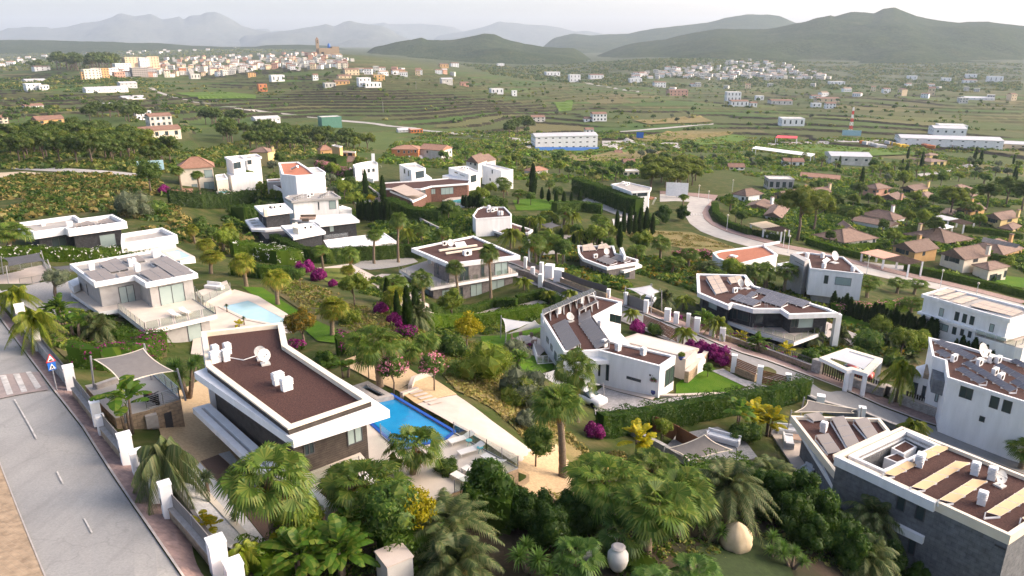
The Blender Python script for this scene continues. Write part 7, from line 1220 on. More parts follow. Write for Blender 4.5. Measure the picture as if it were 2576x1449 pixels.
# planting
HGT={'fanA':5.2,'fanB':4.2,'fanC':7.5,'fanY':4.0,'fanS':1.2,'fanN':2.3,'dateA':3.2,'dateB':1.2,'dateS':.7,'queenA':3.6,'queenB':2.6,'queenN':2.4,'farF':6.0}
NAME={'fan':('fan_palm','palm'),'dat':('date_palm','palm'),'que':('queen_palm','palm'),'far':('fan_palm','palm')}
ORD='first second third fourth fifth sixth seventh eighth ninth tenth eleventh twelfth thirteenth fourteenth fifteenth sixteenth'.split()
PALMS='''fanA 695 1383 689 1185 1.1 tall fan palm standing in front of the dark slatted villa
fanA 937 1330 926 1205 1.1 fan palm over the pergola, right of the tall front palm
fanB 1039 1240 1036 1115 1.0 fan palm between the blue pool and the pergola
fanA 956 972 950 858 1.15 large fan palm on the gravel behind the pool basin
fanC 1415 1201 1413 1000 1.15 tallest fan palm on the wild slope, ringed trunk, centre
fanB 1450 1060 1446 925 1.0 fan palm right behind the tallest slope palm
fanA 1537 1330 1541 1200 1.2 fan palm at the upper left of the thick bottom clump
fanA 1625 1390 1616 1262 1.2 fan palm in the middle of the thick bottom clump
fanB 1702 1345 1716 1240 1.2 fan palm at the right of the thick bottom clump
fanB 1640 1260 1637 1165 .95 fan palm behind the bottom clump beside the brown screen
fanN 1557 1400 1555 1335 1.0 young fan palm with wide stiff fans before the clump
fanN 1445 1452 1443 1390 1.0 young fan palm above the stone jar, left of it
fanN 1750 1490 1747 1436 1.0 young fan palm cut by the bottom edge below the covered chair
fanN 1640 1500 1635 1456 .9 young fan palm cut by the bottom edge right of the jar
dateA 1824 1335 1829 1215 1.15 date palm left above the covered chair
dateB 2184 1348 2185 1295 1.15 date palm beside the slate villa, upper of two
dateB 2172 1462 2172 1405 1.15 date palm beside the slate villa, lower of two
dateA 1138 1395 1137 1305 1.15 feathery date palm right of the banana leaves
dateB 1150 1480 1151 1420 1.2 broad date palm at the bottom edge, centre
dateA 1922 1265 1932 1190 1.05 date palm beside the slate villa patio
queenN 420 1262 427 1140 1.15 drooping queen palm over the street wall pillars
queenB 613 1440 590 1385 .6 small yellow queen palm seedling by the bottom pillar
queenA 56 805 61 735 .95 yellow-green queen palm at the left street pillars, upper
queenA 95 885 88 800 1.0 yellow-green queen palm at the left street pillars, lower
dateS 256 862 256 828 1.2 silvery date palm below the solar villa
fanY 836 844 831 772 1.0 golden fan palm with orange skirt on the long lawn
fanY 699 767 697 700 1.05 golden fan palm at the head of the long lawn
fanY 620 722 625 655 1.05 leaning golden fan palm above the white pool
fanY 531 688 521 645 1.1 golden fan palm left of the white pool end
fanY 527 650 523 612 1.0 golden fan palm behind the solar villa roof
fanC 814 686 810 626 .95 slim palm by the magenta bougainvillea lawn
fanB 885 692 885 637 1.0 fan palm on the grey gravel corner lawn
fanY 881 706 881 677 .8 small fan palm on the corner lawn
fanC 941 664 937 590 1.1 tall fan palm in the grey gravel court, left
fanC 1002 661 998 552 1.1 tallest fan palm in the grey gravel court, right
fanB 1062 616 1062 576 1.05 fan palm beside the middle street, left
fanB 1113 622 1113 582 1.05 fan palm beside the middle street, right
queenB 1028 622 1028 582 1.2 yellow queen palm between two street palms
fanC 1153 762 1153 672 1.05 tall palm in front of the brown roofed villa, middle
fanC 1235 759 1235 632 1.05 tall palm in front of the brown roofed villa, right
fanB 1065 758 1065 698 1.0 fan palm in front of the brown roofed villa, left
fanA 990 765 988 708 1.1 dark fan palm left of the brown roofed villa
fanY 1000 800 1001 738 1.0 golden fan palm below the villa terrace
dateS 1049 826 1052 780 1.2 grey date palm behind the slim cypresses
fanS 1073 888 1076 858 1.3 low fan palm in the slope garden, upper
fanS 1028 912 1031 880 1.3 low fan palm right of the large gravel palm
fanS 1153 948 1150 925 1.1 low fan palm beside the grey-green bush
queenB 1717 866 1725 832 1.05 queen palm at the zebra crossing pillar
queenA 1803 852 1808 808 .95 yellow queen palm at the glass villa pillars
dateS 1672 778 1667 748 1.2 date palm behind the street sail parking
queenB 1717 780 1717 750 1.2 yellow queen palm right of the street sail
queenB 1585 812 1584 784 .9 queen palm above the white villa roof corner
queenB 1381 764 1381 738 1.0 queen palm on the clipped hedge end
queenB 1435 764 1435 735 1.0 queen palm beside the white villa rack
queenA 1284 625 1282 585 1.4 big feathery palm in front of the white brown-roofed house
queenA 1380 562 1386 536 1.2 tall yellow queen palm by the dark hedge
queenB 1332 572 1332 550 1.1 small queen palm by the dark hedge, left
queenB 1358 577 1358 550 1.1 small queen palm by the dark hedge, right
fanB 1418 568 1418 532 1.2 fan palm behind the dark garden sail
queenA 1440 570 1439 540 1.3 yellow queen palm beside the dark garden sail
fanC 1496 592 1500 552 1.2 leaning fan palm in the pair by the retaining wall, left
fanC 1520 600 1524 555 1.2 leaning fan palm in the pair by the retaining wall, right
queenA 1431 590 1439 570 1.1 yellow queen palm below the dark garden sail
queenA 1460 614 1468 585 1.1 yellow queen palm at the white pool court
fanC 1371 645 1372 595 1.2 tall twin palm by the street parking, left one
fanC 1400 662 1397 600 1.2 tall twin palm by the street parking, right one
queenA 1551 602 1556 586 1.1 yellow queen palm beside the cypress row
fanB 1599 662 1599 628 1.2 fan palm behind the dark brick villa, left
fanB 1660 658 1660 608 1.2 fan palm behind the dark brick villa, tall
fanB 1690 692 1690 655 1.2 fan palm right of the turquoise pool
fanB 1732 676 1732 638 1.2 fan palm before the pink oleanders
queenB 1319 730 1319 704 1.2 yellow queen palm on the villa forecourt
fanC 1717 527 1719 496 1.1 palm pair on the road island by the bend
fanB 1262 484 1260 455 1.2 palm on the square lawn edge, tall
fanB 1303 513 1303 486 1.3 palm on the square lawn, bushy
fanB 1276 490 1277 462 1.1 palm behind the two lawn palms
fanC 459 487 451 428 1.1 tall palm at the cream villa, left
fanC 504 489 501 437 1.1 tall palm at the cream villa, right
fanB 625 478 624 440 1.2 palm before the white balcony villa
fanA 28 645 24 605 1.5 big dark fan palm at the left edge
queenA 2252 1014 2272 930 1.05 drooping queen palm in the grey wall niche
queenB 2290 1112 2281 1066 1.15 queen palm behind the slate villa roof
queenA 2545 1092 2553 1060 .9 queen palm at the right edge by the street
fanB 2567 1180 2558 1124 1.0 fan palm cut by the right edge
dateS 2116 876 2119 842 1.3 date palm beside the white column
dateS 2047 876 2047 850 1.2 dark date palm under the glass villa
dateS 2235 876 2233 856 1.3 date palm in the shrubbery below the lawn
fanB 2289 794 2289 766 1.2 fan palm beside the long white villa
fanA 2180 748 2178 722 1.3 dense fan palm behind the grey tower villa
fanB 2256 738 2257 718 1.2 fan palm on the verge behind the tower villa, left
fanB 2299 740 2303 714 1.2 fan palm on the verge behind the tower villa, right
fanB 1836 533 1836 504 1.3 palm at the white house on the bend
fanB 2062 505 2060 488 1.5 palm behind the big road pine
dateA 1785 690 1782 670 1.2 date palm right of the pink oleanders
dateS 1880 700 1878 684 1.4 date palm behind the glass villa roof
fanB 1840 705 1838 680 1.2 fan palm behind the glass villa, left
fanC 1990 420 1992 392 1.2 tall palm beyond the village, left
farF 2020 412 2022 388 1.4 far palm beside the long white canopy
farF 2065 425 2067 396 1.6 dark far palm beyond the white farmhouse
farF 2100 430 2100 408 1.5 far palm right of the white farmhouse
farF 2168 410 2180 382 1.3 tall far palm left of the mansion
fanC 1110 358 1110 336 1.3 lone palm by the valley road'''
def gpalm(k,bx,by,tx,ty,s,lb,grp='palms of the villa gardens'):
 b=gp(bx,by);H=max(.5,lift('D',tx,ty,bx,by)-b.z);s=s*1.0;sz=min(1.9,max(.55,H/(HGT[k]*s)));nm,ct=NAME[k[:3]];spawn(k,nm,b,s,lb,ct,grp,sz=sz)
for ln in PALMS.split('\n'):
 k,a,b,c,d,s,lb=ln.split(' ',6);gpalm(k,float(a),float(b),float(c),float(d),float(s),lb)
for k in range(14):
 a,b=2195+(k*37)%130,402+(k*23)%34;gpalm('farF',a,b+18,a,b,1.3,'palm in the grove in front of the yellow mansion','palms of the mansion grove')
ONE='''strelT 325 1092 1.05 tall banana plant with torn leaves at the carport
strelY 531 1342 .8 yellow bird-of-paradise plant in the white gravel
dragon 527 1262 1.15 grey dragon tree left of the tall front palm
dragon 596 1340 .75 small dragon tree in the gravel strip
yucca 475 1004 1.35 branching yucca tree beside the carport gravel
strel 157 822 1.2 banana clump below the left street palms
strelS 190 850 1.6 broad leaved banana shrub in the solar villa garden
bonsai 147 762 1.6 flat-topped grey bonsai tree in the left forecourt
dragon 572 788 .7 small dragon tree at the white pool, upper
dragon 615 820 .7 small dragon tree at the white pool, lower
strelY 600 826 .7 yellow leafy plant at the white pool end
strelS 868 950 1.0 banana plant on the gravel behind the roof edge
lolly 989 993 1.15 round standard oleander with many pink blossoms by the basin
lolly 1092 984 1.1 round standard oleander on the stepping stone gravel
ball 1323 1078 1.25 silver-grey ball shrub beside the tall slope palm
lemon 1347 1176 1.05 small round lemon tree on the gravel terrace
round 1122 1232 .55 round dark green shrub beside the loungers
topiary 820 928 1.45 ball shrub with a few pink flowers on the gravel
lolly 928 953 .85 slim standard tree behind the gravel palm
rustt 764 872 1.0 russet fruit tree behind the dark villa roof
lemon 756 724 1.0 small round tree on the dry slope
light 892 772 .9 yellow-green spreading shrub tree on the dry slope
bushL 884 814 1.1 bright green round shrub on the dry slope
light 1137 815 .95 pale feathery tree in front of the clipped hedge
yellowt 1177 884 .95 yellow flowering tree in the slope garden
bushG 1217 955 1.7 large soft grey-green bush on the wild slope
bushA 1143 895 1.3 dark green shrub left of the yellow tree
bushO 1320 1020 1.6 olive green bush by the driveway palm
bushG 1310 1025 1.1 fine leaved bush with pink flowers behind it
bougB 1305 1010 1.0 magenta bush on the wild slope
bushO 1300 905 1.1 grey shrub below the patio
strel 1305 930 .8 banana plant beside the patio lawn
bougA 1495 1100 .8 magenta bougainvillea at the driveway hedge end
bananaY 1605 1150 1.25 bright yellow banana plant in the patio garden
light 1665 1110 .45 green shrub beside the yellow banana
bananaY 1895 1085 1.3 yellow-green banana clump at the hedge, left
bananaY 1930 1100 1.3 yellow banana clump beside the slate villa sofa
strelT 1850 1090 .9 tall banana plant left of the yellow clumps
bushA 1870 1110 1.1 dark round shrub beside the pale blue sofa
strel 760 1470 1.15 big banana clump with white-edged leaves, bottom left
strel 900 1400 1.1 banana clump with long paddle leaves, bottom
strel 860 1455 1.2 banana clump at the bottom edge
strelY 690 1440 1.1 yellowing banana plant at the bottom left
light 760 1400 .7 light green spiky shrub under the tall front palm
yellowt 1040 1385 .9 yellow-tipped shrub tree left of the date palms
round 1000 1400 1.0 dark leafy tree behind the bottom banana
light 930 1370 .7 light green conifer behind the pergola
conif 1230 1300 1.2 young green cypress shrub at the lounger wall
yuccaT 1330 1440 1.3 spiky yucca group at the bottom centre
yuccaT 1780 1360 1.3 spiky yucca under the fan palm clump
yuccaT 1945 1400 1.0 small yucca right of the covered chair
yuccaT 1990 1430 1.0 small yucca before the tall conifer hedge
yuccaT 1385 1470 1.2 yucca rosettes beside the young fan palm
bougA 1603 836 1.0 magenta bougainvillea behind the V-shaped roof
bushA 1648 842 .9 orange-green shrub on the fence bank
bougA 770 690 1.35 magenta bougainvillea at the corner lawn, large
bougA 803 708 1.2 magenta bougainvillea at the corner lawn, small
bougA 838 722 .7 single magenta bush below the corner lawn
bougA 959 790 .9 magenta bush beside the dark fan palm
bougA 990 815 .8 magenta bush between the cypresses, left
bougA 1014 828 .85 magenta bush between the cypresses, right
bougB 1025 850 1.2 red flowering shrub below the cypress pair
bougB 745 882 1.0 magenta bush at the dark villa roof corner
round 381 488 1.9 big round dark tree at the field corner
bushO 335 545 2.6 wide olive bush in the dry field
bushA 395 540 2.0 green bush right of the olive bush
bougA 415 490 1.4 magenta climber at the cream villa fence
round 1130 560 1.3 spreading feathery tree behind the street palms
bushA 1629 570 2.2 dark dome shrub on the dry slope
conif 1668 562 1.6 dark conifer beside the dome shrub
conif 1716 556 1.4 dark conifer on the road bank
strel 1770 830 1.1 banana clump at the glass villa corner
bananaY 1862 870 .9 yellow-tipped banana under the glass villa, left
strel 1905 888 1.0 banana clump under the glass villa, middle
bananaY 1975 905 1.0 yellowing banana before the white column
topiary 2035 925 2.0 clipped green ball shrub beside the sail carport
bushA 2180 880 2.0 dark shrub in the lower garden
bushL 2290 880 2.2 light shrub in the lower garden
light 2265 900 .9 bushy green tree below the cypress row
yucca1 2365 1030 1.2 red-brown spiky plant at the white solar villa
bushL 1980 1010 .8 low round shrub on the villa lawn
round 1780 950 .4 small dark shrub on the lawn by the gate
pineL 2005 605 1.55 big round-headed pine beside the upper road
pineL 2045 585 1.3 second pine behind the big road pine
light 1850 560 .9 yellow-green tree by the bend hedge
round 1865 570 1.1 dark tree in the bend garden
round 2218 590 1.1 round tree before the white bungalow
light 2320 580 1.3 spreading light tree among the tiled houses
pineN 2346 604 .8 pine before the sand bungalow
light 2246 622 1.0 olive green tree beside the tan gable house
round 2085 615 .9 dark tree in the bungalow garden
pineN 2100 540 .8 conifer below the salmon house
pineN 2160 505 .8 dark conifer left of the salmon house
light 2270 480 1.7 broad light tree above the yellow gable house
round 2365 470 1.5 round tree above the village
pineL 2390 545 1.1 pine between the yellow houses
pineN 2480 530 1.2 pine grove tree at the upper right, left
pineN 2530 520 1.3 pine grove tree at the upper right, middle
pineN 2570 530 1.2 pine grove tree at the upper right edge
light 2530 690 .9 young tree on the cream house lawn
light 2010 690 .6 shrub before the grey tower villa
round 705 425 1.4 tall dark fir behind the white villas
light 840 455 1.2 light street tree at the upper middle street, first
light 868 505 1.2 light street tree at the upper middle street, second
light 893 535 1.1 light street tree at the upper middle street, third
yellowt 935 520 .8 yellow green palm-like shrub by the brick villa
olivet 945 450 1.3 olive tree before the white stepped house
light 910 440 1.3 tree between the white houses
olivet 690 440 1.2 silvery olive on the white villa slope
bushL 850 600 1.6 bright green weeping shrub at the black villa
bushA 690 600 1.5 round bush below the black villas'''
CAT={'l':('small_tree','tree'),'p':('pine_tree','tree'),'r':('broadleaf_tree','tree'),'o':('olive_tree','tree'),'b':('shrub','shrub'),'s':('banana_plant','plant'),'d':('dragon_tree','tree'),'y':('yucca','plant'),'t':('clipped_shrub','shrub'),'c':('conifer','tree')}
for ln in ONE.split('\n'):
 k,a,b,s,lb=ln.split(' ',4);nm,ct=CAT[k[0]]
 if k.startswith('banana'):nm,ct='banana_plant','plant'
 if k=='yellowt':nm,ct='small_tree','tree'
 spawn(k,nm,gp(float(a),float(b)),float(s),lb,ct)
def cyps(key,pts,n,s,lb,grp,jit=1.5,nm='cypress'):
 P=[Vector(p)for p in pts];L=[0]
 for a,b in zip(P[:-1],P[1:]):L.append(L[-1]+(b-a).length)
 for k in range(n):
  d=L[-1]*(k/max(1,n-1));i=max(j for j in range(len(L))if L[j]<=d+1e-6);i=min(i,len(P)-2);p=P[i].lerp(P[i+1],(d-L[i])/max(1e-6,L[i+1]-L[i]))
  spawn(key,nm,gp(p.x+random.uniform(-jit,jit),p.y+random.uniform(-jit,jit)*.5),s*random.uniform(.8,1.2),lb if n==1 else(f'{lb}, {ORD[k]} from the left' if n<=16 else lb),'tree',grp)
for a,b,s,lb in((976,785,.95,'slim cypress beside the magenta bush, tallest left'),(1000,808,.8,'slim cypress below the golden palm'),(1027,840,1.15,'tall slim cypress in the slope garden'),(1046,824,1.0,'slim cypress in front of the clipped hedge'),(921,495,1.6,'lone dark cypress at the street end'),(965,518,1.7,'lone cypress behind the street pillar'),(1340,497,2.2,'broad dark cypress cluster beside the garage'),(1558,626,1.3,'slim cypress beside the yellow queen palm')):spawn('cypA','cypress',gp(a,b),s,lb,'tree')
cyps('bougA',[(1742,893),(1772,899),(1815,920)],5,1.15,'magenta bougainvillea mound over the street fence','bougainvillea mounds at the street fence',nm='bougainvillea')
car(1478,1012,2.4,'white car parked behind the slope palms in the driveway')
cyps('cypA',[(904,556),(982,562)],14,1.0,'cypress in the row beside the upper middle street','cypress row at the upper middle street');cyps('cypS',[(740,543),(870,548)],12,1.2,'small cypress in the row behind the black villa','cypress row behind the black villa');cyps('cypB',[(1362,502),(1399,514),(1458,513)],6,1.25,'pruned columnar cypress on the square lawn','columnar cypresses of the square lawn');cyps('cypA',[(1552,590),(1640,592)],7,1.3,'cypress in the row below the dry slope','cypress row below the dry slope');cyps('cypS',[(1165,522),(1212,524)],9,1.5,'small cypress beside the glass railed pool','cypress row beside the glass railed pool');cyps('cypS',[(1315,608),(1505,620)],7,1.3,'small cypress in the villa court hedge','cypresses of the villa court')
cyps('cypB',[(2096,782),(2165,808),(2240,830),(2300,845),(2345,862)],26,.95,'cypress of the tall row along the lawn fence','cypress row along the lawn fence',2);cyps('cypB',[(2400,890),(2500,915),(2570,930)],12,.85,'cypress behind the white solar villa roof','cypress row before the long white villa',2)
for n_,(lb,gr,pts)in enumerate((('upright conifer in the thick belt below the slate villa','conifers below the slate villa',[(1900,1288),(1950,1305),(1985,1350),(2010,1322),(2045,1390),(2065,1350),(2110,1378),(2125,1430),(2170,1408),(2200,1465),(2235,1445),(2300,1480)]),('dark conifer in the clump below the gravel terrace','conifers below the gravel terrace',[(1300,1325),(1335,1345),(1365,1330),(1400,1352),(1430,1335),(1462,1355),(1490,1330),(1380,1385)]))):
 for k,(a,b)in enumerate(pts):spawn('conif','conifer',gp(a,b),(1.02-max(0,a-2000)/700 if n_==0 else .78)*random.uniform(.88,1.1),f'{lb}, {ORD[k]} from the left','tree',gr,sz=random.uniform(.95,1.2))
HEDGES=[([(1507,1097),(1640,1078),(1780,1052),(1932,1026),(2026,999)],2.5,1.5,'conifer_leaf','tall dark conifer hedge along the white villa driveway',dict(spikes=.5,L=.3,W=.1)),([(1180,1300),(1290,1330)],2.6,2.4,'hedge_leaf','conifer shrubs below the lounger terrace wall',dict(L=.36,rough=.35,spikes=.6)),([(1700,1290),(1800,1250),(1900,1260)],3.0,2.6,'hedge_leaf','shrub belt behind the left date palm',dict(L=.34,rough=.35)),([(1066,828),(1180,822),(1288,810),(1360,796)],2.1,1.4,'hedge_light','long clipped box hedge below the brown roofed villa',dict(rough=.06)),([(1085,786),(1240,774),(1300,772)],1.6,1.3,'hedge_leaf','upper clipped hedge along the villa forecourt',dict(rough=.1)),([(1300,766),(1360,752),(1405,768)],1.7,1.6,'hedge_leaf','rounded clipped hedge blocks at the forecourt end',dict(rough=.2)),([(690,622),(761,657),(820,663),(913,655),(1017,647),(1062,649)],3.0,2.0,'hedge_leaf','long dark clipped hedge below the black villas',dict(den=26,L=.3,W=.16)),([(0,656),(107,655),(240,657),(395,638)],2.2,2.4,'hedge_light','white flowering hedge before the black flared villa',dict(flowers='white_flower',den=28,fden=.12,L=.28,W=.15)),([(585,646),(650,652),(700,664),(748,664)],3.0,4.0,'hedge_light','bank of white oleander beside the black villa',dict(flowers='white_flower',den=26,fden=.14,L=.3,W=.15,rough=.3)),([(590,690),(660,700),(740,706)],2.2,2.4,'hedge_leaf','dark hedge under the white oleander bank',dict(den=26,L=.28)),([(180,918),(250,928),(330,918),(405,878)],2.3,2.2,'hedge_leaf','dark hedge with purple bougainvillea above the carport',dict(flowers='bougain',fden=.10,rough=.3,den=44)),([(848,892),(885,884),(918,892)],2.0,1.6,'hedge_leaf','bougainvillea hedge on the lawn end wall',dict(flowers='bougain',fden=.3,rough=.3)),([(2095,792),(2200,790),(2315,778)],2.2,2.2,'hedge_light','pink oleander hedge behind the lawn cypresses',dict(flowers='pink_flower',den=24,fden=.2,L=.3,W=.16)),([(1700,655),(1740,648),(1790,652)],2.0,2.5,'hedge_light','pink oleander bank at the dry slope',dict(flowers='pink_flower',den=22,fden=.4,L=.34,W=.18)),([(805,425),(840,442),(880,452)],3.5,4.0,'hedge_light','pink oleander hedge before the white stepped house',dict(flowers='pink_flower',den=16,fden=.5,L=.45,W=.25)),([(2028,614),(2095,634),(2165,652)],2.0,1.5,'hedge_light','clipped hedge between bungalow and upper road',dict(den=18,L=.34,W=.2,rough=.06)),([(2272,680),(2364,700),(2436,716),(2505,730),(2590,752)],2.0,1.6,'hedge_light','long clipped hedge before the cream gable house',dict(den=18,L=.34,W=.2,rough=.06)),([(2128,630),(2230,618)],1.8,1.5,'hedge_light','clipped hedge behind the sand bungalow',dict(den=16,L=.36,W=.2)),([(2427,584),(2500,592),(2570,602)],2.0,1.6,'hedge_light','clipped hedge below the yellow gable house',dict(den=16,L=.36,W=.2)),([(2133,518),(2185,526)],1.8,1.5,'hedge_leaf','clipped hedge before the salmon house',dict(den=14,L=.4,W=.22)),([(2240,588),(2305,582)],2.0,1.6,'hedge_light','clipped hedge right of the white bungalow',dict(den=14,L=.4,W=.22)),([(2270,540),(2370,535)],2.2,2.0,'hedge_leaf','hedge behind the white bungalow',dict(den=14,L=.4,W=.22)),([(2070,540),(2155,540)],3.0,2.6,'hedge_leaf','tall hedge at the bungalow garden',dict(den=14,L=.4,W=.22)),([(2490,652),(2570,668)],1.8,1.5,'hedge_leaf','hedge behind the cream house terrace',dict(den=14,L=.4,W=.22)),([(1797,520),(1800,545),(1830,572),(1885,592)],2.0,2.0,'hedge_leaf','hedge along the curved pavement of the bend',dict(den=16,L=.36,W=.2)),([(1890,590),(1990,612)],1.6,1.4,'hedge_leaf','low hedge beside the tiled carport',dict(den=16,L=.36,W=.2)),([(1447,484),(1506,505),(1559,527),(1607,543)],5.5,4.0,'hedge_leaf','very tall clipped hedge along the pale drive',dict(den=12,L=.5,W=.3,rough=.2)),([(1287,570),(1346,570),(1399,558)],2.6,2.2,'hedge_leaf','dark hedge behind the queen palms',dict(den=16,L=.4,W=.22)),([(1394,534),(1460,530),(1514,538)],3.0,3.0,'hedge_leaf','dark hedge below the square lawn',dict(den=14,L=.45,W=.25)),([(980,527),(1040,556),(1100,562),(1150,548)],3.6,3.2,'hedge_leaf','broad dark hedge before the brick villa',dict(den=14,L=.42,W=.24,rough=.2)),([(427,516),(507,524),(587,522),(640,516)],3.8,2.2,'cypress','dark cypress hedge below the cream villa',dict(den=16,L=.5,W=.2,spikes=1.2)),([(600,560),(690,540),(720,530)],4.0,4.5,'hedge_leaf','dense dark shrubbery below the large white villa',dict(den=12,L=.5,W=.3,rough=.4)),([(815,410),(860,420)],4.0,6.0,'hedge_leaf','rounded dark hedge mass behind the terracotta roof',dict(den=10,L=.6,W=.35)),([(1500,1392),(1560,1420),(1640,1450)],.9,1.6,'hedge_leaf','low ground shrubs under the bottom palm clump',dict(rough=.4,L=.3)),([(640,1450),(740,1430),(830,1400)],1.6,2.2,'hedge_light','leafy green shrubs at the bottom left corner',dict(rough=.45,L=.3,spikes=.5)),([(960,1420),(1060,1400),(1120,1390)],2.2,2.4,'hedge_leaf','mixed green shrubs beneath the yellow-tipped tree',dict(rough=.45,L=.3,spikes=.4)),([(200,838),(300,862),(380,868)],1.3,2.2,'hedge_leaf','mixed garden shrubs below the solar villa terrace',dict(rough=.45,L=.34))]
for k,(pts,hg,wd,mt,lb,kw)in enumerate(HEDGES):hedge(pts,hg,wd,mt,lb,seed=k,**kw)
patch('lawn',q('D',(608,722),(660,725),(760,790),(900,850),(870,868),(800,860),(745,818),(650,755)),'lawn',.06);patch('dry_slope',q('D',(660,700),(740,700),(820,740),(960,790),(1000,850),(920,870),(770,790),(690,735)),'garden_soil',.05);patch('lawn',q('D',(790,678),(860,672),(920,690),(960,720),(880,728),(820,708)),'lawn_dry',.06);patch('grey_gravel_court',q('D',(880,672),(925,648),(1030,642),(1052,660),(930,680)),'grey_gravel',.07);patch('dry_slope',q('D',(1080,910),(1160,930),(1290,960),(1340,1030),(1420,1100),(1500,1170),(1440,1180),(1340,1120),(1240,1030),(1150,985)),'dry_field',.05);patch('forecourt',q('D',(960,690),(1060,690),(1060,760),(1250,765),(1360,745),(1400,760),(1240,790),(1080,790),(990,770),(930,700)),'pale_stone',.05);patch('pale_walk',q('D',(790,676),(880,664),(1000,726),(970,735),(870,675)),'pale_stone',.08)
patch('bare_field',q('D',(-120,440),(60,432),(150,440),(130,490),(100,500),(-140,500)),'dirt_pale',.05);ribbon('field_road',q('D',(-160,402),(60,418),(200,426),(380,442)),q('D',(-160,412),(60,428),(200,436),(378,450)),'concrete',.1);patch('dry_slope',q('D',(1545,575),(1640,580),(1740,585),(1800,605),(1850,625),(1800,640),(1700,622),(1600,605)),'dry_field',.06);patch('lawn',q('D',(1290,505),(1330,500),(1470,508),(1480,525),(1400,532),(1300,530)),'lawn',.06);patch('paved_drive',q('D',(1480,495),(1530,508),(1610,545),(1590,556),(1500,522),(1465,505)),'concrete',.07);patch('retaining_terrace',q('D',(1540,552),(1612,540),(1610,562),(1545,572)),'offwhite',.06);patch('garden_soil',q('D',(100,760),(180,745),(300,800),(420,860),(420,900),(190,925),(120,860)),'garden_soil',.04);patch('forecourt',q('D',(0,735),(160,700),(200,735),(240,780),(120,800),(60,770)),'grey_gravel',.06);patch('lawn',q('D',(2490,690),(2576,700),(2576,725),(2500,715)),'lawn',.06)
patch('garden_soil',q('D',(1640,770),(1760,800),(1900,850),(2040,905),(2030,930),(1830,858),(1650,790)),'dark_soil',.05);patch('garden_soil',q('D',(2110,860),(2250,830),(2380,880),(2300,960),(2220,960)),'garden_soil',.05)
def scatter(name,lb,poly,n,size,mats,per=14,L=.3,W=.12,seed=0,far=False,hz=.7,cond=None):
 rng=np.random.default_rng(seed);pl=gpoly(poly);xs=[p[0]for p in pl];ys=[p[1]for p in pl];X=rng.uniform(min(xs),max(xs),n*4);Y=rng.uniform(min(ys),max(ys),n*4);k=in_poly(X,Y,pl);k&=vnoise(X/(size[1]*9),Y/(size[1]*9),seed)>-.35
 if cond is not None:k&=cond(X,Y)
 X,Y=X[k][:n],Y[k][:n];Z=T(X,Y);s=rng.uniform(size[0],size[1],len(X));N=sphere_pts(len(X)*per,rng);N[:,2]=np.abs(N[:,2]);sr=np.repeat(s,per)[:,None]
 P=np.repeat(np.stack((X,Y,Z),1),per,0)+N*sr*np.array((1,1,hz))*(.55+.5*rng.random((len(N),1)));Tm=leaves_at(P,N,1,1,rng);c=P[:,None,:];Tm=c+(Tm-c)*(sr*np.array((1.0,)))[:,None,:]*np.array((L,))*(W/L*.5+.7)
 mi=np.repeat(rng.integers(0,len(mats),len(X)),per);o=bpy.data.objects.new(name,tri_mesh(Tm,mats,mi));COL.objects.link(o);tag(o,lb,kind='stuff')
scatter('wild_grass','wild grass and scrub on the slope between the two villas',q('D',(1080,905),(1300,960),(1440,1100),(1520,1180),(1600,1180),(1560,1130),(1450,1180),(1340,1125),(1240,1030),(1150,985)),1500,(.15,.5),['dry_grass','scrub_leaf','dry_grass'],12,.7,.14,1)
scatter('field_scrub','low green scrub over the dry field on the left',q('D',(-80,445),(150,440),(400,455),(470,560),(640,600),(560,640),(460,620),(320,560),(-60,560)),3600,(.4,1.7),['scrub_leaf','broad','hedge_leaf','dry_grass'],16,.75,.3,2);scatter('slope_scrub','low shrubs and flowers on the dry garden slope',q('D',(660,700),(760,705),(960,780),(1180,860),(1280,900),(1200,960),(1000,880),(780,790)),1500,(.2,.7),['scrub_leaf','broad_light','dry_grass'],14,.6,.2,3)
scatter('garden_greenery','low greenery round the brown roofed villa',q('D',(930,700),(1060,690),(1080,790),(1300,770),(1400,770),(1300,830),(1060,840),(960,790),(900,730)),1300,(.3,.9),['broad','hedge_leaf','broad_light'],14,.6,.3,14,cond=lambda X,Y:vnoise(X/8,Y/8,9)>0)
scatter('dry_grass','dry grass on the slope beside the upper road',q('D',(1545,578),(1740,588),(1850,625),(1700,620),(1600,605)),700,(.3,.7),['dry_grass','scrub_leaf'],10,.6,.12,4);scatter('undergrowth','shady undergrowth below the palm clumps',q('D',(650,1420),(900,1350),(1150,1270),(1500,1230),(1900,1270),(2150,1320),(2330,1449),(2300,1500),(700,1500)),1100,(.2,.6),['hedge_leaf','broad','scrub_leaf'],14,.55,.2,5)
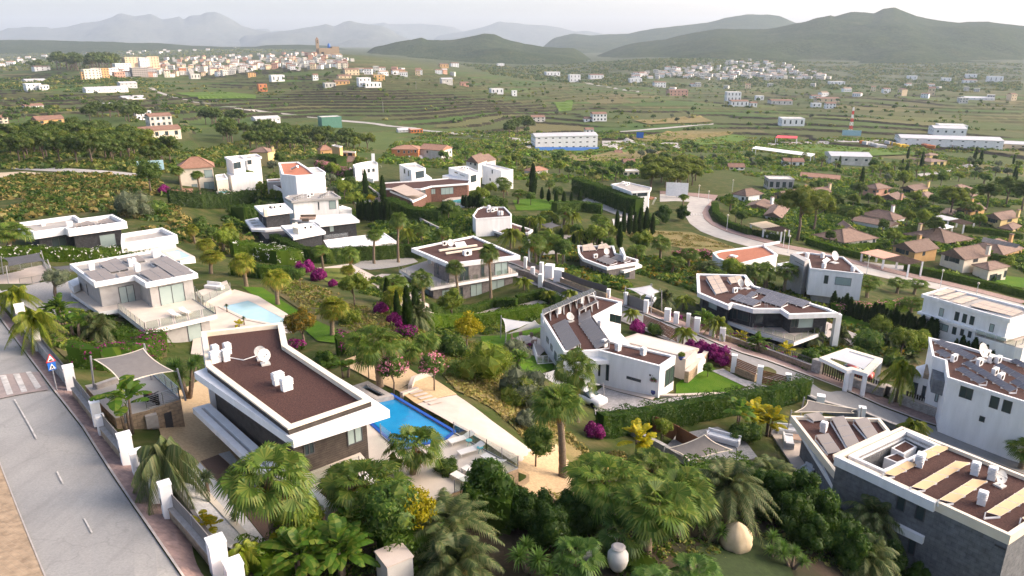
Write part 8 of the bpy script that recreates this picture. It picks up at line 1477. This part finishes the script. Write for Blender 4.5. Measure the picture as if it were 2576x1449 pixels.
scatter('garden_greenery','mixed low greenery filling the villa gardens',q('D',(1290,640),(1460,590),(1700,640),(1900,700),(2120,800),(2330,890),(2080,900),(1800,790),(1560,730),(1400,690)),6000,(.5,1.5),['broad','hedge_leaf','conifer_leaf','broad_light','rust_leaf'],16,.6,.3,6,cond=lambda X,Y:vnoise(X/9,Y/9,8)>-.4);scatter('garden_greenery','mixed low greenery between the tiled houses',q('D',(1800,500),(2100,460),(2560,480),(2600,720),(2300,680),(2000,600)),6500,(.8,2.2),['broad','hedge_leaf','conifer_leaf','broad_light'],14,.6,.4,7,cond=lambda X,Y:vnoise(X/12,Y/12,9)>-.3);scatter('garden_greenery','mixed greenery between the back row villas',q('D',(560,560),(620,470),(800,440),(1000,470),(1250,500),(1300,560),(1080,640),(900,560),(700,640)),5500,(.6,1.9),['broad','hedge_leaf','conifer_leaf','broad_light'],14,.6,.4,10,cond=lambda X,Y:vnoise(X/10,Y/10,9)>-.4);scatter('garden_greenery','mixed low greenery in the left street gardens',q('D',(90,770),(300,790),(420,870),(400,910),(200,930),(110,850)),500,(.25,.7),['broad','hedge_leaf','broad_light'],16,.6,.25,11);scatter('lawn_shrubs','small shrubs on the terrace garden below the street',q('D',(1640,775),(1900,855),(2040,912),(2030,935),(1830,862)),260,(.3,.8),['broad','banana_leaf','bougain'],16,.6,.25,12)
scatter('garden_greenery','greenery beyond the right-hand villas',[(2590,720),(3000,790),(3050,1250),(2640,1060),(2590,900)],2500,(.5,1.6),['broad','hedge_leaf','broad_light'],14,.6,.35,15);scatter('roadside_weeds','weeds and grass tufts along the left street kerb',[(-20,790),(136,993),(206,1083),(452,1452),(447,1455),(200,1086),(130,996),(-26,794)],150,(.06,.2),['scrub_leaf','dry_grass'],10,.7,.2,16)
# the valley and the town
ribbon('valley_road',S5((1235,735),(1330,800),(1450,860),(1600,915),(1800,955),(2000,985),(2300,1028))+S6((0,1045),(250,1068),(480,1092),(700,1118),(950,1145),(1200,1172),(1500,1205),(1800,1245),(2100,1275),(2400,1300)),S5((1265,735),(1370,800),(1500,862),(1650,918),(1850,962),(2020,995),(2320,1042))+S6((0,1058),(250,1082),(480,1104),(700,1132),(950,1160),(1200,1190),(1500,1222),(1800,1262),(2100,1290),(2400,1315)),'concrete',.25,rows=1,step=12)
for a,b in((S7((1020,1240),(1300,1215),(1600,1190),(1900,1165)),S7((1020,1252),(1300,1228),(1600,1202),(1900,1177))),(S7((690,780),(900,815),(1200,860)),S7((690,790),(900,826),(1200,872))),(S8((0,1345),(400,1338),(900,1325),(1300,1320)),S8((0,1375),(400,1362),(900,1345),(1300,1340))),(q('S4',(1750,260),(1900,240),(2100,195),(2240,170)),q('S4',(1780,280),(1950,255),(2150,205),(2240,185))),(S7((0,1300),(180,1320),(180,1400),(60,1440)),S7((0,1330),(90,1340),(90,1400),(0,1430))),(S7((850,1330),(1000,1330),(1080,1300),(1250,1350)),S7((850,1420),(980,1420),(1130,1360),(1250,1375))),(S7((1380,1345),(1560,1350),(1600,1390)),S7((1400,1375),(1540,1390),(1580,1420)))):ribbon('valley_road',a,b,'concrete',.25,rows=1,step=12)
def fb(lb,w,x0,x1,yt,yb,wall='white',roof=None,st=2,cols=3,deep=.8,yaw=.25,name='house',cat='house',rise=1.6,wmat='glass',frame=False,group=None,wins=True):
 (ax,ay),(bx,by)=q(w,(x0,yt),(x1,yb));c=gp((ax+bx)/2,by);dpt=math.hypot(c.x,c.y);W_=(bx-ax)*dpt/FPX*.9;zt=lift('D',(ax+bx)/2,ay,(ax+bx)/2,by);zg=c.z;H=max(2.5,zt-zg);rz=math.atan2(-c.x,c.y)+yaw;R=Matrix.Rotation(rz,3,'Z');Dp=W_*deep
 r=thing(name,lb,cat,c,group);r['_w']=wall;P=lambda x,y:tuple((Vector((c.x,c.y,0))+R@Vector((x,y,0)))[:2]);poly=[P(-W_/2,0),P(W_/2,0),P(W_/2,Dp),P(-W_/2,Dp)]
 if roof in('tiles','tiles_red','tile_far','tin'):ze=zt-rise;block(r,poly,zg-4,ze,wall);hip(r,poly,ze,zt,roof,.4,0)
 else:ze=zt;block(r,poly,zg-4,zt-.02,wall);flat_roof(r,inset(poly,-.12),zt+.25,wall,roof or 'offwhite',.3,.25,.5,'cornice')
 if wins:
  for e,n in((0,cols),(3,max(1,cols-1)),(1,max(1,cols-1))):
   a,b=Vector(poly[e]),Vector(poly[(e+1)%4]);L=(b-a).length;d=(b-a)/L;nn=Vector((d.y,-d.x));m=MB()
   for i in range(n):
    for k in range(st):
     u=L*(i+.5)/n;hw=min(L/n*.28,.8 if not frame else 9);z0=zg+(ze-zg)*(k+(.5 if roof=='tin' else .3))/st;z1=zg+(ze-zg)*(k+(.72 if roof=='tin' else .8))/st;p0,p1=a+d*(u-hw)+nn*.06,a+d*(u+hw)+nn*.06
     if frame or(ax-bx)**2>900:obj('window',[(*p0,z0),(*p1,z0),(*p1,z1),(*p0,z1)],[(0,1,2,3)],wmat,r)
     else:m.add([(*p0,z0),(*p1,z0),(*p1,z1),(*p0,z1)],[(0,1,2,3)])
   if m.v:m.out('windows',wmat,r)
 return r
FB='''S5 815 935 655 752 cream - 4 4 cream apartment block at the town edge
S5 880 960 645 742 offwhite - 5 3 grey apartment block behind the cream one
S5 965 1032 645 737 ochre - 4 3 ochre apartment block at the town edge
S5 1030 1118 645 718 white - 3 4 white apartment block beside the ochre one
S5 1093 1180 680 742 pink_wall - 2 4 magenta-pink warehouse at the town edge
S5 1110 1240 600 690 white - 4 5 white apartment slab above the pink warehouse
S5 1200 1340 540 645 sand_wall - 5 5 tan fronted apartment row in the town
S5 1340 1420 545 690 white - 6 4 tall pale blue apartment block in the town
S5 1415 1512 535 690 sand_wall - 6 4 tall tan apartment block in the town
S5 1395 1480 648 722 grey_plaster - 4 4 grey rendered block beside the concrete skeleton
S5 1560 1605 655 722 white - 3 2 narrow white house with blue door at the town foot
S5 1700 1760 645 700 orange_wall - 3 3 brick red house at the town foot
S5 780 830 680 752 ochre - 3 2 low ochre block at the left town end
S5 845 1190 818 872 white tin 1 8 long white storage shed by the valley road
S5 1150 1290 770 832 tin tin 2 4 metal sided hall with blue stripe by the valley road
S5 1175 1362 905 937 white tin 1 5 flat white store with pale blue doors
S5 270 385 790 855 white - 2 3 white cubic house in the left fields
S5 385 460 805 845 white - 1 3 low white house beside the left field cube
S5 265 420 745 772 offwhite tin 1 4 long low farm shed in the left fields
S5 345 465 620 668 white tile_far 2 3 white farmhouse with brown roof below the pine hill
S5 262 400 980 1022 white tile_far 1 3 white cottage among the dark pines, left
S5 400 610 1095 1270 ochre tile_far 3 3 brick villa with round tower at the left
S5 0 75 1085 1165 cream tile_far 2 2 cream house at the left edge
S5 990 1060 975 1005 white - 1 2 small white hut before the umbrella pines
S5 1180 1700 1200 1310 cream tile_far 1 6 sprawling cream farmhouse by the palm
S5 1300 1430 1050 1130 white - 2 3 white terraced house in the pines, left
S5 1430 1625 1070 1195 offwhite tile_far 2 4 pale house with stacked terraces in the pines
S5 1805 1890 700 745 offwhite - 1 3 pale farmhouse below the town
S5 2345 2415 690 725 ochre - 2 3 yellow house at the town foot
S6 30 110 795 865 orange_wall - 2 2 red brick house on the terraces
S6 150 275 710 770 white - 1 3 low white farm on the terraces
S6 540 590 695 755 white tile_far 2 2 narrow white tower house on the terraces
S6 745 890 755 800 ochre tile_far 1 4 long ochre farmhouse on the terraces
S6 840 980 645 712 sand_wall tile_far 2 4 big tan house below the church
S6 780 905 705 742 sand_wall tile_far 1 3 broad tan roofed house below the church
S6 970 1090 735 815 white - 2 3 white modern house on the terraces
S6 1030 1190 780 828 white - 1 4 low white wing with arches on the terraces
S6 1110 1222 708 768 ochre - 2 3 ochre cube house with three windows
S6 1285 1415 655 710 ochre tile_far 2 3 yellow house among the terrace trees
S6 1735 1820 600 640 ochre tile_far 1 3 yellow bungalow on the ridge
S6 1840 1918 590 632 white tile_far 2 3 white house on the ridge
S6 2280 2345 598 630 white - 2 3 white two-storey house on the ridge
S6 1750 1862 735 795 offwhite tin 1 1 lone windowless white barn on the terraces
S6 1930 2010 772 818 pink_wall tile_far 1 2 small pink farmhouse on the terraces
S6 2215 2340 838 885 white - 1 3 white finca with chimney on the terraces
S6 650 760 785 830 offwhite - 1 3 pale ruin on the terraces
S6 620 820 1105 1205 green_wall - 0 1 tall green pelota court wall
S6 0 235 1100 1160 white tin 1 6 long white vaulted sports hall
S6 1340 1450 1210 1248 white tin 1 3 white container shed by the valley road
S6 1455 1580 1222 1256 orange - 1 4 orange low shop by the valley road
S7 185 845 1262 1410 white tin 3 9 long white warehouse with blue base stripe
S7 180 320 1090 1150 offwhite tile_far 2 3 pale house with red roof above the warehouse
S7 755 900 1060 1145 white tile_far 2 4 white villa with arches above the warehouse
S7 680 765 1105 1150 white tile_far 1 2 white annex beside the arched villa
S7 690 775 1205 1265 white tile_far 1 2 small white gabled house behind the warehouse
S7 320 460 680 720 white - 1 4 long white house on the wall ridge
S7 540 650 705 775 white - 2 3 white stacked villa on the wall ridge
S7 735 870 700 745 white tile_far 1 4 white farmhouse row on the middle ridge
S7 1110 1230 740 780 white - 1 3 white house below the hillside village, left
S7 1340 1455 770 825 white tile_far 2 4 large white villa in the middle fields
S7 1480 1665 845 905 pink_wall tile_far 2 5 broad red villa in the middle fields
S7 1690 1785 785 818 white tile_far 1 3 white cottage right of the red villa
S7 2025 2160 870 955 white - 2 4 white cascade villa in the right fields
S7 2065 2230 945 1005 white tile_far 1 4 white finca below the cascade villa
S7 2245 2310 960 1010 white tile_far 1 2 small white pavilion in the right fields
S7 2300 2375 905 945 white - 1 2 white box house at the right fields
S7 0 50 855 908 white - 2 1 white house at the terrace hill
S8 410 500 895 930 white tile_far 1 3 white house with awning in the right fields
S8 470 670 920 965 sand_wall tile_far 1 4 sand ruin farm in the right fields
S8 545 635 965 1025 white tile_far 2 3 white gabled house in the right fields
S8 415 500 975 1012 white - 1 2 low white house left of the gabled one
S8 130 340 1120 1190 white - 1 4 white bungalow row below the fields
S8 30 230 940 990 offwhite tile_far 1 4 brown roofed sheds in the right fields
S8 1310 2130 1295 1395 white tin 2 9 very long white builders warehouse on the right
S8 1580 1840 1195 1290 white tin 1 4 white hall behind the builders warehouse
S8 2195 2415 1340 1412 sand_wall tin 1 3 tan storage shed at the right edge
S8 1880 1960 700 735 white - 1 2 white villa on the right hillside, first
S8 1325 1400 715 755 white - 1 2 white villa on the right hillside, second
S8 1650 1720 735 770 white - 1 2 white villa on the right hillside, third
S8 2090 2200 720 780 white - 1 3 white villas cluster house on the right hillside
S8 1860 1960 750 785 white tile_far 1 3 white terrace house on the right hillside
S8 590 720 770 805 white - 1 4 white house strip below the hillside village
S8 1890 2110 915 945 white tin 1 5 long white greenhouse store at the right
S8 1640 1860 1185 1225 white - 1 4 white office behind the builders yard
S4 720 870 140 200 white tile_far 1 3 white house by the long canopy
S4 1085 1380 100 190 offwhite tin 1 4 pale hall with red letters behind the palms
S4 290 415 180 225 white tile_far 1 3 white house in the pine grove
S4 590 790 300 385 grey_plaster - 1 4 grey block house left of the village
S3 1535 1650 175 222 white tile_far 1 2 small white farm shed by the vineyards
S3 1455 1525 90 122 offwhite tile_far 1 1 tiny pale tool shed in the vineyards
S3 1520 1690 290 335 cream - 1 3 tan walled ruin with white awning
S2 1690 1820 145 165 white tin 1 2 white pool house before the orange house'''
for ln in FB.split('\n'):
 w,a,b,c,d,wl_,rf,st,cl,lb=ln.split(' ',9);r=fb(lb,w,float(a),float(b),float(c),float(d),wl_,None if rf=='-' else rf,int(st),int(cl),.35 if float(b)-float(a)>300 else .8,wins=st!='0')
 if 'blue base' in lb:W0=r
p=[c for c in bpy.data.objects if c.name.startswith('house')]
ck=fb('unfinished concrete frame building with dark open bays','S5',1265,1395,640,727,'kerb',None,5,7,.7,wmat='black',frame=True,name='concrete_frame',cat='building')  # black panels over the open bays stand in for the shade inside
(a0,b0),(a1,b1)=S7((185,1412),(845,1412));A,B=gp(a0+8,b0),gp(a1-8,b1);A.y-=1.2;B.y-=1.2;bs=thing('wall_stripe','blue painted plinth along the white warehouse','plinth',A);MB().bar(A+Vector((0,0,.8)),B+Vector((0,0,.8)),.3,2.2).out('board','blue_steel',bs)
c=gp(*q1('S6',690,522));k=math.hypot(c.x,c.y)/FPX*.26667;ch=thing('church','stone fortress church with bell tower and blue dome above the town','church',c);R=Matrix.Rotation(math.atan2(-c.x,c.y)+.15,3,'Z');X=lambda x,y,z:c+R@Vector((x*k,y*k,z*k));rzc=math.atan2(-c.x,c.y)+.15
MB().box(X(0,40,25),(170*k,90*k,70*k),rzc).out('nave','rubble',ch);MB().box(X(60,40,35),(60*k,80*k,75*k),rzc).out('apse','rubble',ch);MB().box(X(-90,30,50),(26*k,26*k,170*k),rzc).out('bell_tower','rubble',ch);MB().tube([X(-90,30,134),X(-90,30,150)],[12*k,1],4).out('spire','tile_far',ch);MB().tube([X(10,45,z)for z in(60,75,88,96,100)],[14*k,14*k,12*k,7*k,.4],12).out('dome','blue_steel',ch,True);MB().box(X(-55,-6,15),(22*k,3*k,26*k),rzc).out('door','black',ch);MB().box(X(70,5,0),(70*k,20*k,26*k),rzc).out('porch','sand_wall',ch)
for z in(105,120):MB().box(X(-90,16.5,z),(9*k,2*k,9*k),rzc).out('bell_opening','black',ch)
def hp(key,w,d,hh,wall,roof,st,cols):
 poly=[(-w/2,-d/2),(w/2,-d/2),(w/2,d/2),(-w/2,d/2)];m=MB().prism(poly,-6,hh);mr=MB();mw=MB()
 if roof:mr.add([(-w/2-.3,-d/2-.3,hh),(w/2+.3,-d/2-.3,hh),(w/2+.3,d/2+.3,hh),(-w/2-.3,d/2+.3,hh),(-w/2,0,hh+1.5),(w/2,0,hh+1.5)],[(0,1,5,4),(2,3,4,5),(1,2,5),(3,0,4)])
 else:mr.prism([(x*1.02,y*1.02)for x,y in poly],hh-.3,hh+.5)
 for i in range(cols):
  for k in range(st):
   u=-w/2+w*(i+.5)/cols;z=hh*(k+.35)/st;mw.add([(u-.6,-d/2-.05,z),(u+.6,-d/2-.05,z),(u+.6,-d/2-.05,z+1.4),(u-.6,-d/2-.05,z+1.4)],[(0,1,2,3)])
 proto(key,('wall',m.mesh(wall)),('roof',mr.mesh(roof or wall)),('windows',mw.mesh('glass')))
for j,a in enumerate(((9,9,7,'offwhite',None,2,3),(12,9,6.5,'white','tile_far',2,3),(8,10,9,'cream','tile_far',3,2),(11,8,7,'offwhite',None,2,3),(9,9,8,'sand_wall','tile_far',2,2),(10,9,7,'pink_wall','tile_far',2,3),(13,10,5,'white','tile_pale',1,4),(10,8,6,'offwhite',None,2,3))):hp('tn%d'%j,*a)
CN=['flat white','white tile-roofed','tall cream','grey-white flat','tan tile-roofed','pink tile-roofed','low white tile-roofed','small white flat']
def settle(poly,n,keys,sep,lb,grp,s=(.8,1.3),seed=0,mass=0):
 rng=np.random.default_rng(seed);px_=np.array(poly);out=[];t=0;mb={};spots=[]
 while len(spots)<n+mass and t<(n+mass)*80:
  t+=1;x,y=rng.uniform(px_[:,0].min(),px_[:,0].max()),rng.uniform(px_[:,1].min(),px_[:,1].max())
  if not in_poly(np.array([x]),np.array([y]),poly)[0]or any(abs(x-a)<sep[0]and abs(y-b)<sep[1]for a,b in out):continue
  out.append((x,y));spots.append((y,x))
 for i,(y,x)in enumerate(sorted(spots)[::-1]):
  k=int(rng.choice(keys));g=gp(x,y)
  if i>=n:
   sc_=rng.uniform(*s);R=Matrix.Rotation(math.atan2(-g.x,g.y)+rng.normal()*.35,3,'Z')
   for pn,me in PROTO['tn%d'%k]:mb.setdefault(me.materials[0].name,MB()).add([g+R@(v.co*sc_)for v in me.vertices],[tuple(f.vertices)for f in me.polygons])
   continue
  spawn('tn%d'%k,'house',g,rng.uniform(*s),f'{CN[k]} house {lb}','house',grp,rz=math.atan2(-g.x,g.y)+rng.normal()*.35,sz=rng.uniform(.9,1.3))
 if mb:
  V=[];F=[];I=[];names=list(mb)
  for j,nm in enumerate(names):o=len(V);V+=mb[nm].v;F+=[[o+i for i in f]for f in mb[nm].f];I+=[j]*len(mb[nm].f)
  o=obj('town_houses',V,F,names);o.data.polygons.foreach_set('material_index',I);tag(o,'many small houses '+lb,kind='stuff')
settle(q('D',(290,182),(400,160),(410,150),(560,140),(700,138),(790,132),(850,142),(890,152),(870,172),(760,178),(640,176),(600,190),(440,196),(300,192)),90,[0,0,1,1,2,3,3,4,5,7,7],(6.5,1.6),'in the crowded hilltop town below the church','houses of the hilltop town',(.75,1.15),3,190)
settle(q('D',(1580,192),(1660,178),(1800,160),(1900,152),(1960,158),(2040,180),(2100,202),(1960,200),(1860,204),(1700,198),(1600,200)),60,[0,1,3,6,6,7,7],(7,1.6),'in the white hillside village under the mountain','houses of the hillside village',(.8,1.3),4,130)
settle(q('D',(1115,132),(1220,122),(1380,132),(1430,146),(1300,146),(1120,144)),10,[0,1,3,6,7],(9,2.5),'in the far hamlet below the wooded knoll','houses of the far hamlet',(1.0,1.6),5,45);settle(q('D',(0,150),(300,128),(560,118),(600,124),(300,142),(0,168)),8,[1,6,7],(22,3),'scattered on the green plateau behind the town','houses of the far plateau',(1,1.5),6,26);settle(q('D',(900,178),(1120,178),(1150,196),(900,190)),16,[0,1,4,6,5],(10,3),'on the terrace ridge right of the church','houses of the terrace ridge',(.9,1.3),8);settle(q('D',(1560,215),(2300,215),(2560,235),(2540,262),(2000,245),(1600,232)),22,[0,1,6,4,7],(24,4),'scattered in the flat fields below the mountain','houses of the flat fields',(.9,1.3),9)
def grove(poly,n,keys,lb,grp,s=(.8,1.2),seed=0,nm='tree',cat='tree'):
 rng=np.random.default_rng(seed);pl=gpoly(poly);xs=[p[0]for p in pl];ys=[p[1]for p in pl];X=rng.uniform(min(xs),max(xs),n*12);Y=rng.uniform(min(ys),max(ys),n*12);k=in_poly(X,Y,pl);X,Y=X[k][:n],Y[k][:n];Z=T(X,Y)
 for x,y,z in zip(X,Y,Z):kk=str(rng.choice(keys));spawn(kk,nm,(x,y,z),rng.uniform(*s),lb,cat,grp)
PN=['farP','farP','farP2']
grove(q('D',(-60,395),(-60,345),(120,352),(260,345),(420,372),(480,400),(370,428),(200,418),(40,410)),120,PN,'pine in the dense wood behind the dry field','pines of the left wood',(.6,.95),1,'pine_tree');grove(q('D',(490,372),(540,345),(700,338),(860,360),(940,378),(800,388),(620,382)),62,PN,'pine in the wood behind the white villas','pines of the middle wood',(.75,1.1),2,'pine_tree');grove(q('D',(200,300),(270,285),(370,300),(330,318),(220,316)),14,PN,'umbrella pine in the cluster left of the valley farm','umbrella pines',(.8,1.15),3,'pine_tree');grove(q('D',(500,318),(545,300),(610,312),(590,328)),9,PN,'umbrella pine in the cluster beside the sports hall','umbrella pines',(.85,1.2),4,'pine_tree');grove(q('D',(135,178),(180,168),(290,168),(300,176),(220,182)),34,PN,'pine on the dark wooded mound beside the town','pines of the wooded mound',(2.0,3.0),5,'pine_tree');grove(q('D',(55,170),(110,165),(112,172),(60,175)),6,PN,'pine in the small clump left of the wooded mound','pines of the small clump',(1.1,1.5),6,'pine_tree');grove(q('D',(1610,455),(1640,425),(1760,440),(1790,480),(1700,492),(1630,480)),20,['pineL','farP2'],'light green pine in the grove before the bend','pines of the bend grove',(.75,1.1),7,'pine_tree')
RO=['farR','farR','farL','farO']
grove(q('D',(0,260),(250,240),(480,250),(620,285),(500,300),(200,290),(0,320)),75,RO,'round tree in the left valley fields','valley trees left',(.6,1.2),11,'valley_tree');grove(q('D',(640,200),(900,195),(1200,205),(1400,220),(1400,300),(1100,290),(800,260),(640,240)),110,RO,'round tree on the brown field terraces','terrace trees',(.6,1.2),12,'terrace_tree');grove(q('D',(1400,220),(1900,225),(2560,250),(2570,320),(2000,310),(1500,310)),110,RO,'round tree in the right valley fields','valley trees right',(.7,1.4),13,'field_tree');grove(q('D',(1040,400),(1300,375),(1380,395),(1600,430),(1560,480),(1400,450),(1200,440)),34,['farR','farL','farR'],'leafy tree in the orchards behind the villas','orchard trees',(.7,1.3),14,'orchard_tree');grove(q('D',(1250,338),(1330,325),(1340,340),(1260,352)),8,['farR','farP'],'dark tree left of the long white warehouse','warehouse trees',(.9,1.3),15);grove(q('D',(1560,380),(1800,365),(1900,400),(2000,430),(1880,440),(1640,420)),34,['farR','farL','farO'],'garden tree in the market gardens','market garden trees',(.7,1.2),16);grove(q('D',(2000,440),(2200,400),(2560,390),(2576,470),(2300,470),(2100,470)),44,['farR','farL','farO','farC'],'tree on the land above the tiled village','trees above the tiled village',(.7,1.3),17);grove(q('D',(620,180),(900,178),(1060,190),(900,200),(640,198)),34,RO,'tree in the gardens at the town foot','trees at the town foot',(.7,1.3),18)
def gardens(poly,n,keys,lb,grp,seed,s=(.8,1.2)):grove(poly,n,keys,lb,grp,s,seed,'garden_tree')
gardens(q('D',(1290,640),(1460,600),(1640,640),(1560,720),(1400,690)),16,['round','light','queenB','fanB','strel'],'small garden tree among the palms beyond the middle street','garden trees beyond the middle street',31);gardens(q('D',(1700,690),(1900,705),(2060,730),(2000,745),(1760,735)),12,['fanB','light','dateS','round'],'garden tree behind the glass villa roof','garden trees behind the glass villa',32);gardens(q('D',(2100,870),(2260,835),(2330,890),(2290,930),(2200,940)),14,['bushA','bushL','dateS','fanS','light'],'dense shrub in the lower garden beside the sail carport','lower garden shrubs',33);gardens(q('D',(1900,500),(2100,470),(2500,500),(2560,620),(2300,600),(2050,560)),34,['round','light','bushA','fanB','round'],'garden tree between the tiled houses','garden trees of the tiled village',34);gardens(q('D',(600,540),(640,470),(800,450),(900,480),(860,520),(700,560)),18,['round','light','fanB','olivet'],'garden tree between the white back villas','garden trees of the back villas',35);gardens(q('D',(1150,520),(1250,490),(1400,480),(1420,510),(1200,560)),10,['round','light','fanB'],'garden tree round the square lawn','garden trees of the square lawn',36);gardens(q('D',(460,590),(640,600),(640,650),(520,640)),12,['fanY','light','round','strelS'],'yellow-green garden tree beside the black villas','garden trees beside the black villas',37,(.7,1))
def lines(X,Y):return np.abs((((T(X,Y)+np.hypot(X,Y)*.045+vnoise(X/120,Y/120,5)*2.4)/2.6)%1)-.5)<.13
scatter('terrace_scrub','scrub along the stone risers of the field terraces',q('D',(620,260),(660,200),(1000,192),(1500,205),(2100,225),(2560,245),(2570,330),(2000,335),(1500,330),(1100,310),(800,290)),13000,(1.3,3.8),['scrub_leaf','broad','hedge_leaf'],9,.8,.5,21,hz=.8,cond=lines);scatter('field_scrub','scrub and bushes over the left valley fields',q('D',(-40,340),(0,200),(300,190),(520,215),(640,260),(620,320),(400,345)),8000,(1.2,3.6),['scrub_leaf','broad','hedge_leaf'],9,.8,.5,22,cond=lambda X,Y:lines(X,Y)|(vnoise(X/40,Y/40,4)>.25));scatter('orchard_rows','low green crops and bushes of the market gardens',q('D',(950,410),(1000,340),(1500,330),(2100,345),(2560,370),(2570,440),(2100,470),(1700,440),(1400,460),(1150,440)),9500,(.8,2.4),['vine_leaf','broad','scrub_leaf','broad_light'],9,.8,.5,23);scatter('far_scrub','woods and scrub at the foot of the mountain',q('D',(1150,160),(1600,150),(2570,160),(2570,235),(1900,220),(1500,215),(1250,190)),9000,(2,6.5),['scrub_leaf','pine','broad'],7,.9,.6,24);scatter('far_scrub','woods and scrub on the plateau behind the town',q('D',(-40,185),(0,125),(560,115),(760,128),(420,150),(200,175)),6000,(2,6.5),['pine','scrub_leaf','pine'],7,.9,.6,25)
scatter('undergrowth','undergrowth between the pines of the woods',q('D',(-60,425),(-60,350),(260,350),(480,385),(700,345),(940,380),(800,400),(380,440),(200,425)),3500,(.8,2.4),['pine','broad','scrub_leaf'],12,.7,.4,26)
for pts,m_ in((S7((220,1405),(830,1415),(1320,1400),(1250,1440),(700,1445),(250,1440)),'vine'),(q('S4',(650,55),(1000,30),(1700,90),(1780,120),(1200,130),(800,90)),'vine'),(S7((1600,1340),(2080,1270),(2250,1300),(2100,1360),(1700,1380)),'vine'),(S7((1100,1290),(1600,1240),(2090,1250),(1700,1330),(1250,1340)),'dry'),(S7((1150,1140),(1800,1110),(1900,1150),(1300,1180)),'dry'),(q('S3',(950,160),(1350,130),(1600,90),(1900,110),(1700,190),(1100,200)),'dry'),(S7((380,960),(580,950),(560,1050),(450,1060)),'vine'),(S5((850,1205),(1140,1210),(1130,1290),(900,1290)),'vine'),(S5((1640,880),(2100,870),(2415,900),(2415,940),(1900,940)),'vine')):patch('crop_field' if m_=='vine' else 'dry_field',pts,'lawn' if m_=='vine' and False else('crop' if m_=='vine' else 'dry_field'),.8,4)
p=gp(*q1('S8',775,1255));r=thing('radio_mast','red and white lattice mast in the right fields','mast',p);H=lift('S8',800,1010,775,1255)-p.z
for k in range(7):f0,f1=k/7,(k+1)/7;m=MB();[m.bar(p+Vector((a*(1.4-f0),b*(1.4-f0),H*f0)),p+Vector((a*(1.4-f1),b*(1.4-f1),H*f1)),.3)for a in(-1,1)for b in(-1,1)];m.bar(p+Vector((-1.4+f0,-1.4+f0,H*f0)),p+Vector((1.4-f1,1.4-f1,H*f1)),.25).bar(p+Vector((1.4-f0,-1.4+f0,H*f0)),p+Vector((-1.4+f1,1.4-f1,H*f1)),.25).out('lattice_section','sign_red' if k%2 else 'sign_white',r)
z=gp(*q1('S8',170,1350)).z;c4=canopy('petrol station canopy with red edge in the valley','S8',[(70,1300),(90,1275),(280,1285),(275,1305)],z+5.5,'sign_red',z);z=gp(*q1('S4',700,130)).z;canopy('very long open shed with white metal roof','S4',[(470,58),(500,42),(960,100),(930,120)],z+5,'white',z)
def board(w,x,y,mat,lb,ww,hh,zz=1.5):
 p=gp(*q1(w,x,y));r=thing('notice_board',lb,'sign',p);MB().box(p+Vector((0,0,zz+hh/2)),(ww,.15,hh),math.atan2(-p.x,p.y)).out('panel',mat,r);MB().bar(p,p+Vector((0,0,zz)),.2).out('post','grey_metal',r)
board('S1',1430,175,'pool_pale','pale blue estate notice board at the field road',7.5,3,.6);board('S7',1205,1318,'sign_blue','blue roadside billboard right of the warehouse',6,5,1.5);board('S3',2035,535,'sign_white','white notice board near the road bend',8,5,.5);board('S8',785,1285,'pool_pale','pale blue billboard below the mast',16,5,.5)
for i,(x,y)in enumerate(((1410,800),(1200,1060),(2000,1010),(1960,450),(160,690),(1510,850))):p=gp(*q1('S6' if i%2 else 'S7',x,y));r=thing('utility_pole','thin grey utility pole standing in the valley fields','pole',p,'utility poles of the valley');MB().bar(p,p+Vector((0,0,11)),.35).out('shaft','grey_metal',r)
for i in range(40):x,y=880+(i*173)%900,1352+(i*37)%48;p=gp(*q1('S8',x,y));tag(MB().box(p+Vector((0,0,1.2)),(3+i%4,2.4,2.4),i*.7).out('pallet_stack',['orange','tin','tin','yellow','terracotta'][i%5]),['orange brick','grey block','pale block','yellow crate','red tile'][i%5]+' stack in the builders yard','pallet stack','stacks of the builders yard')
build_terrain()
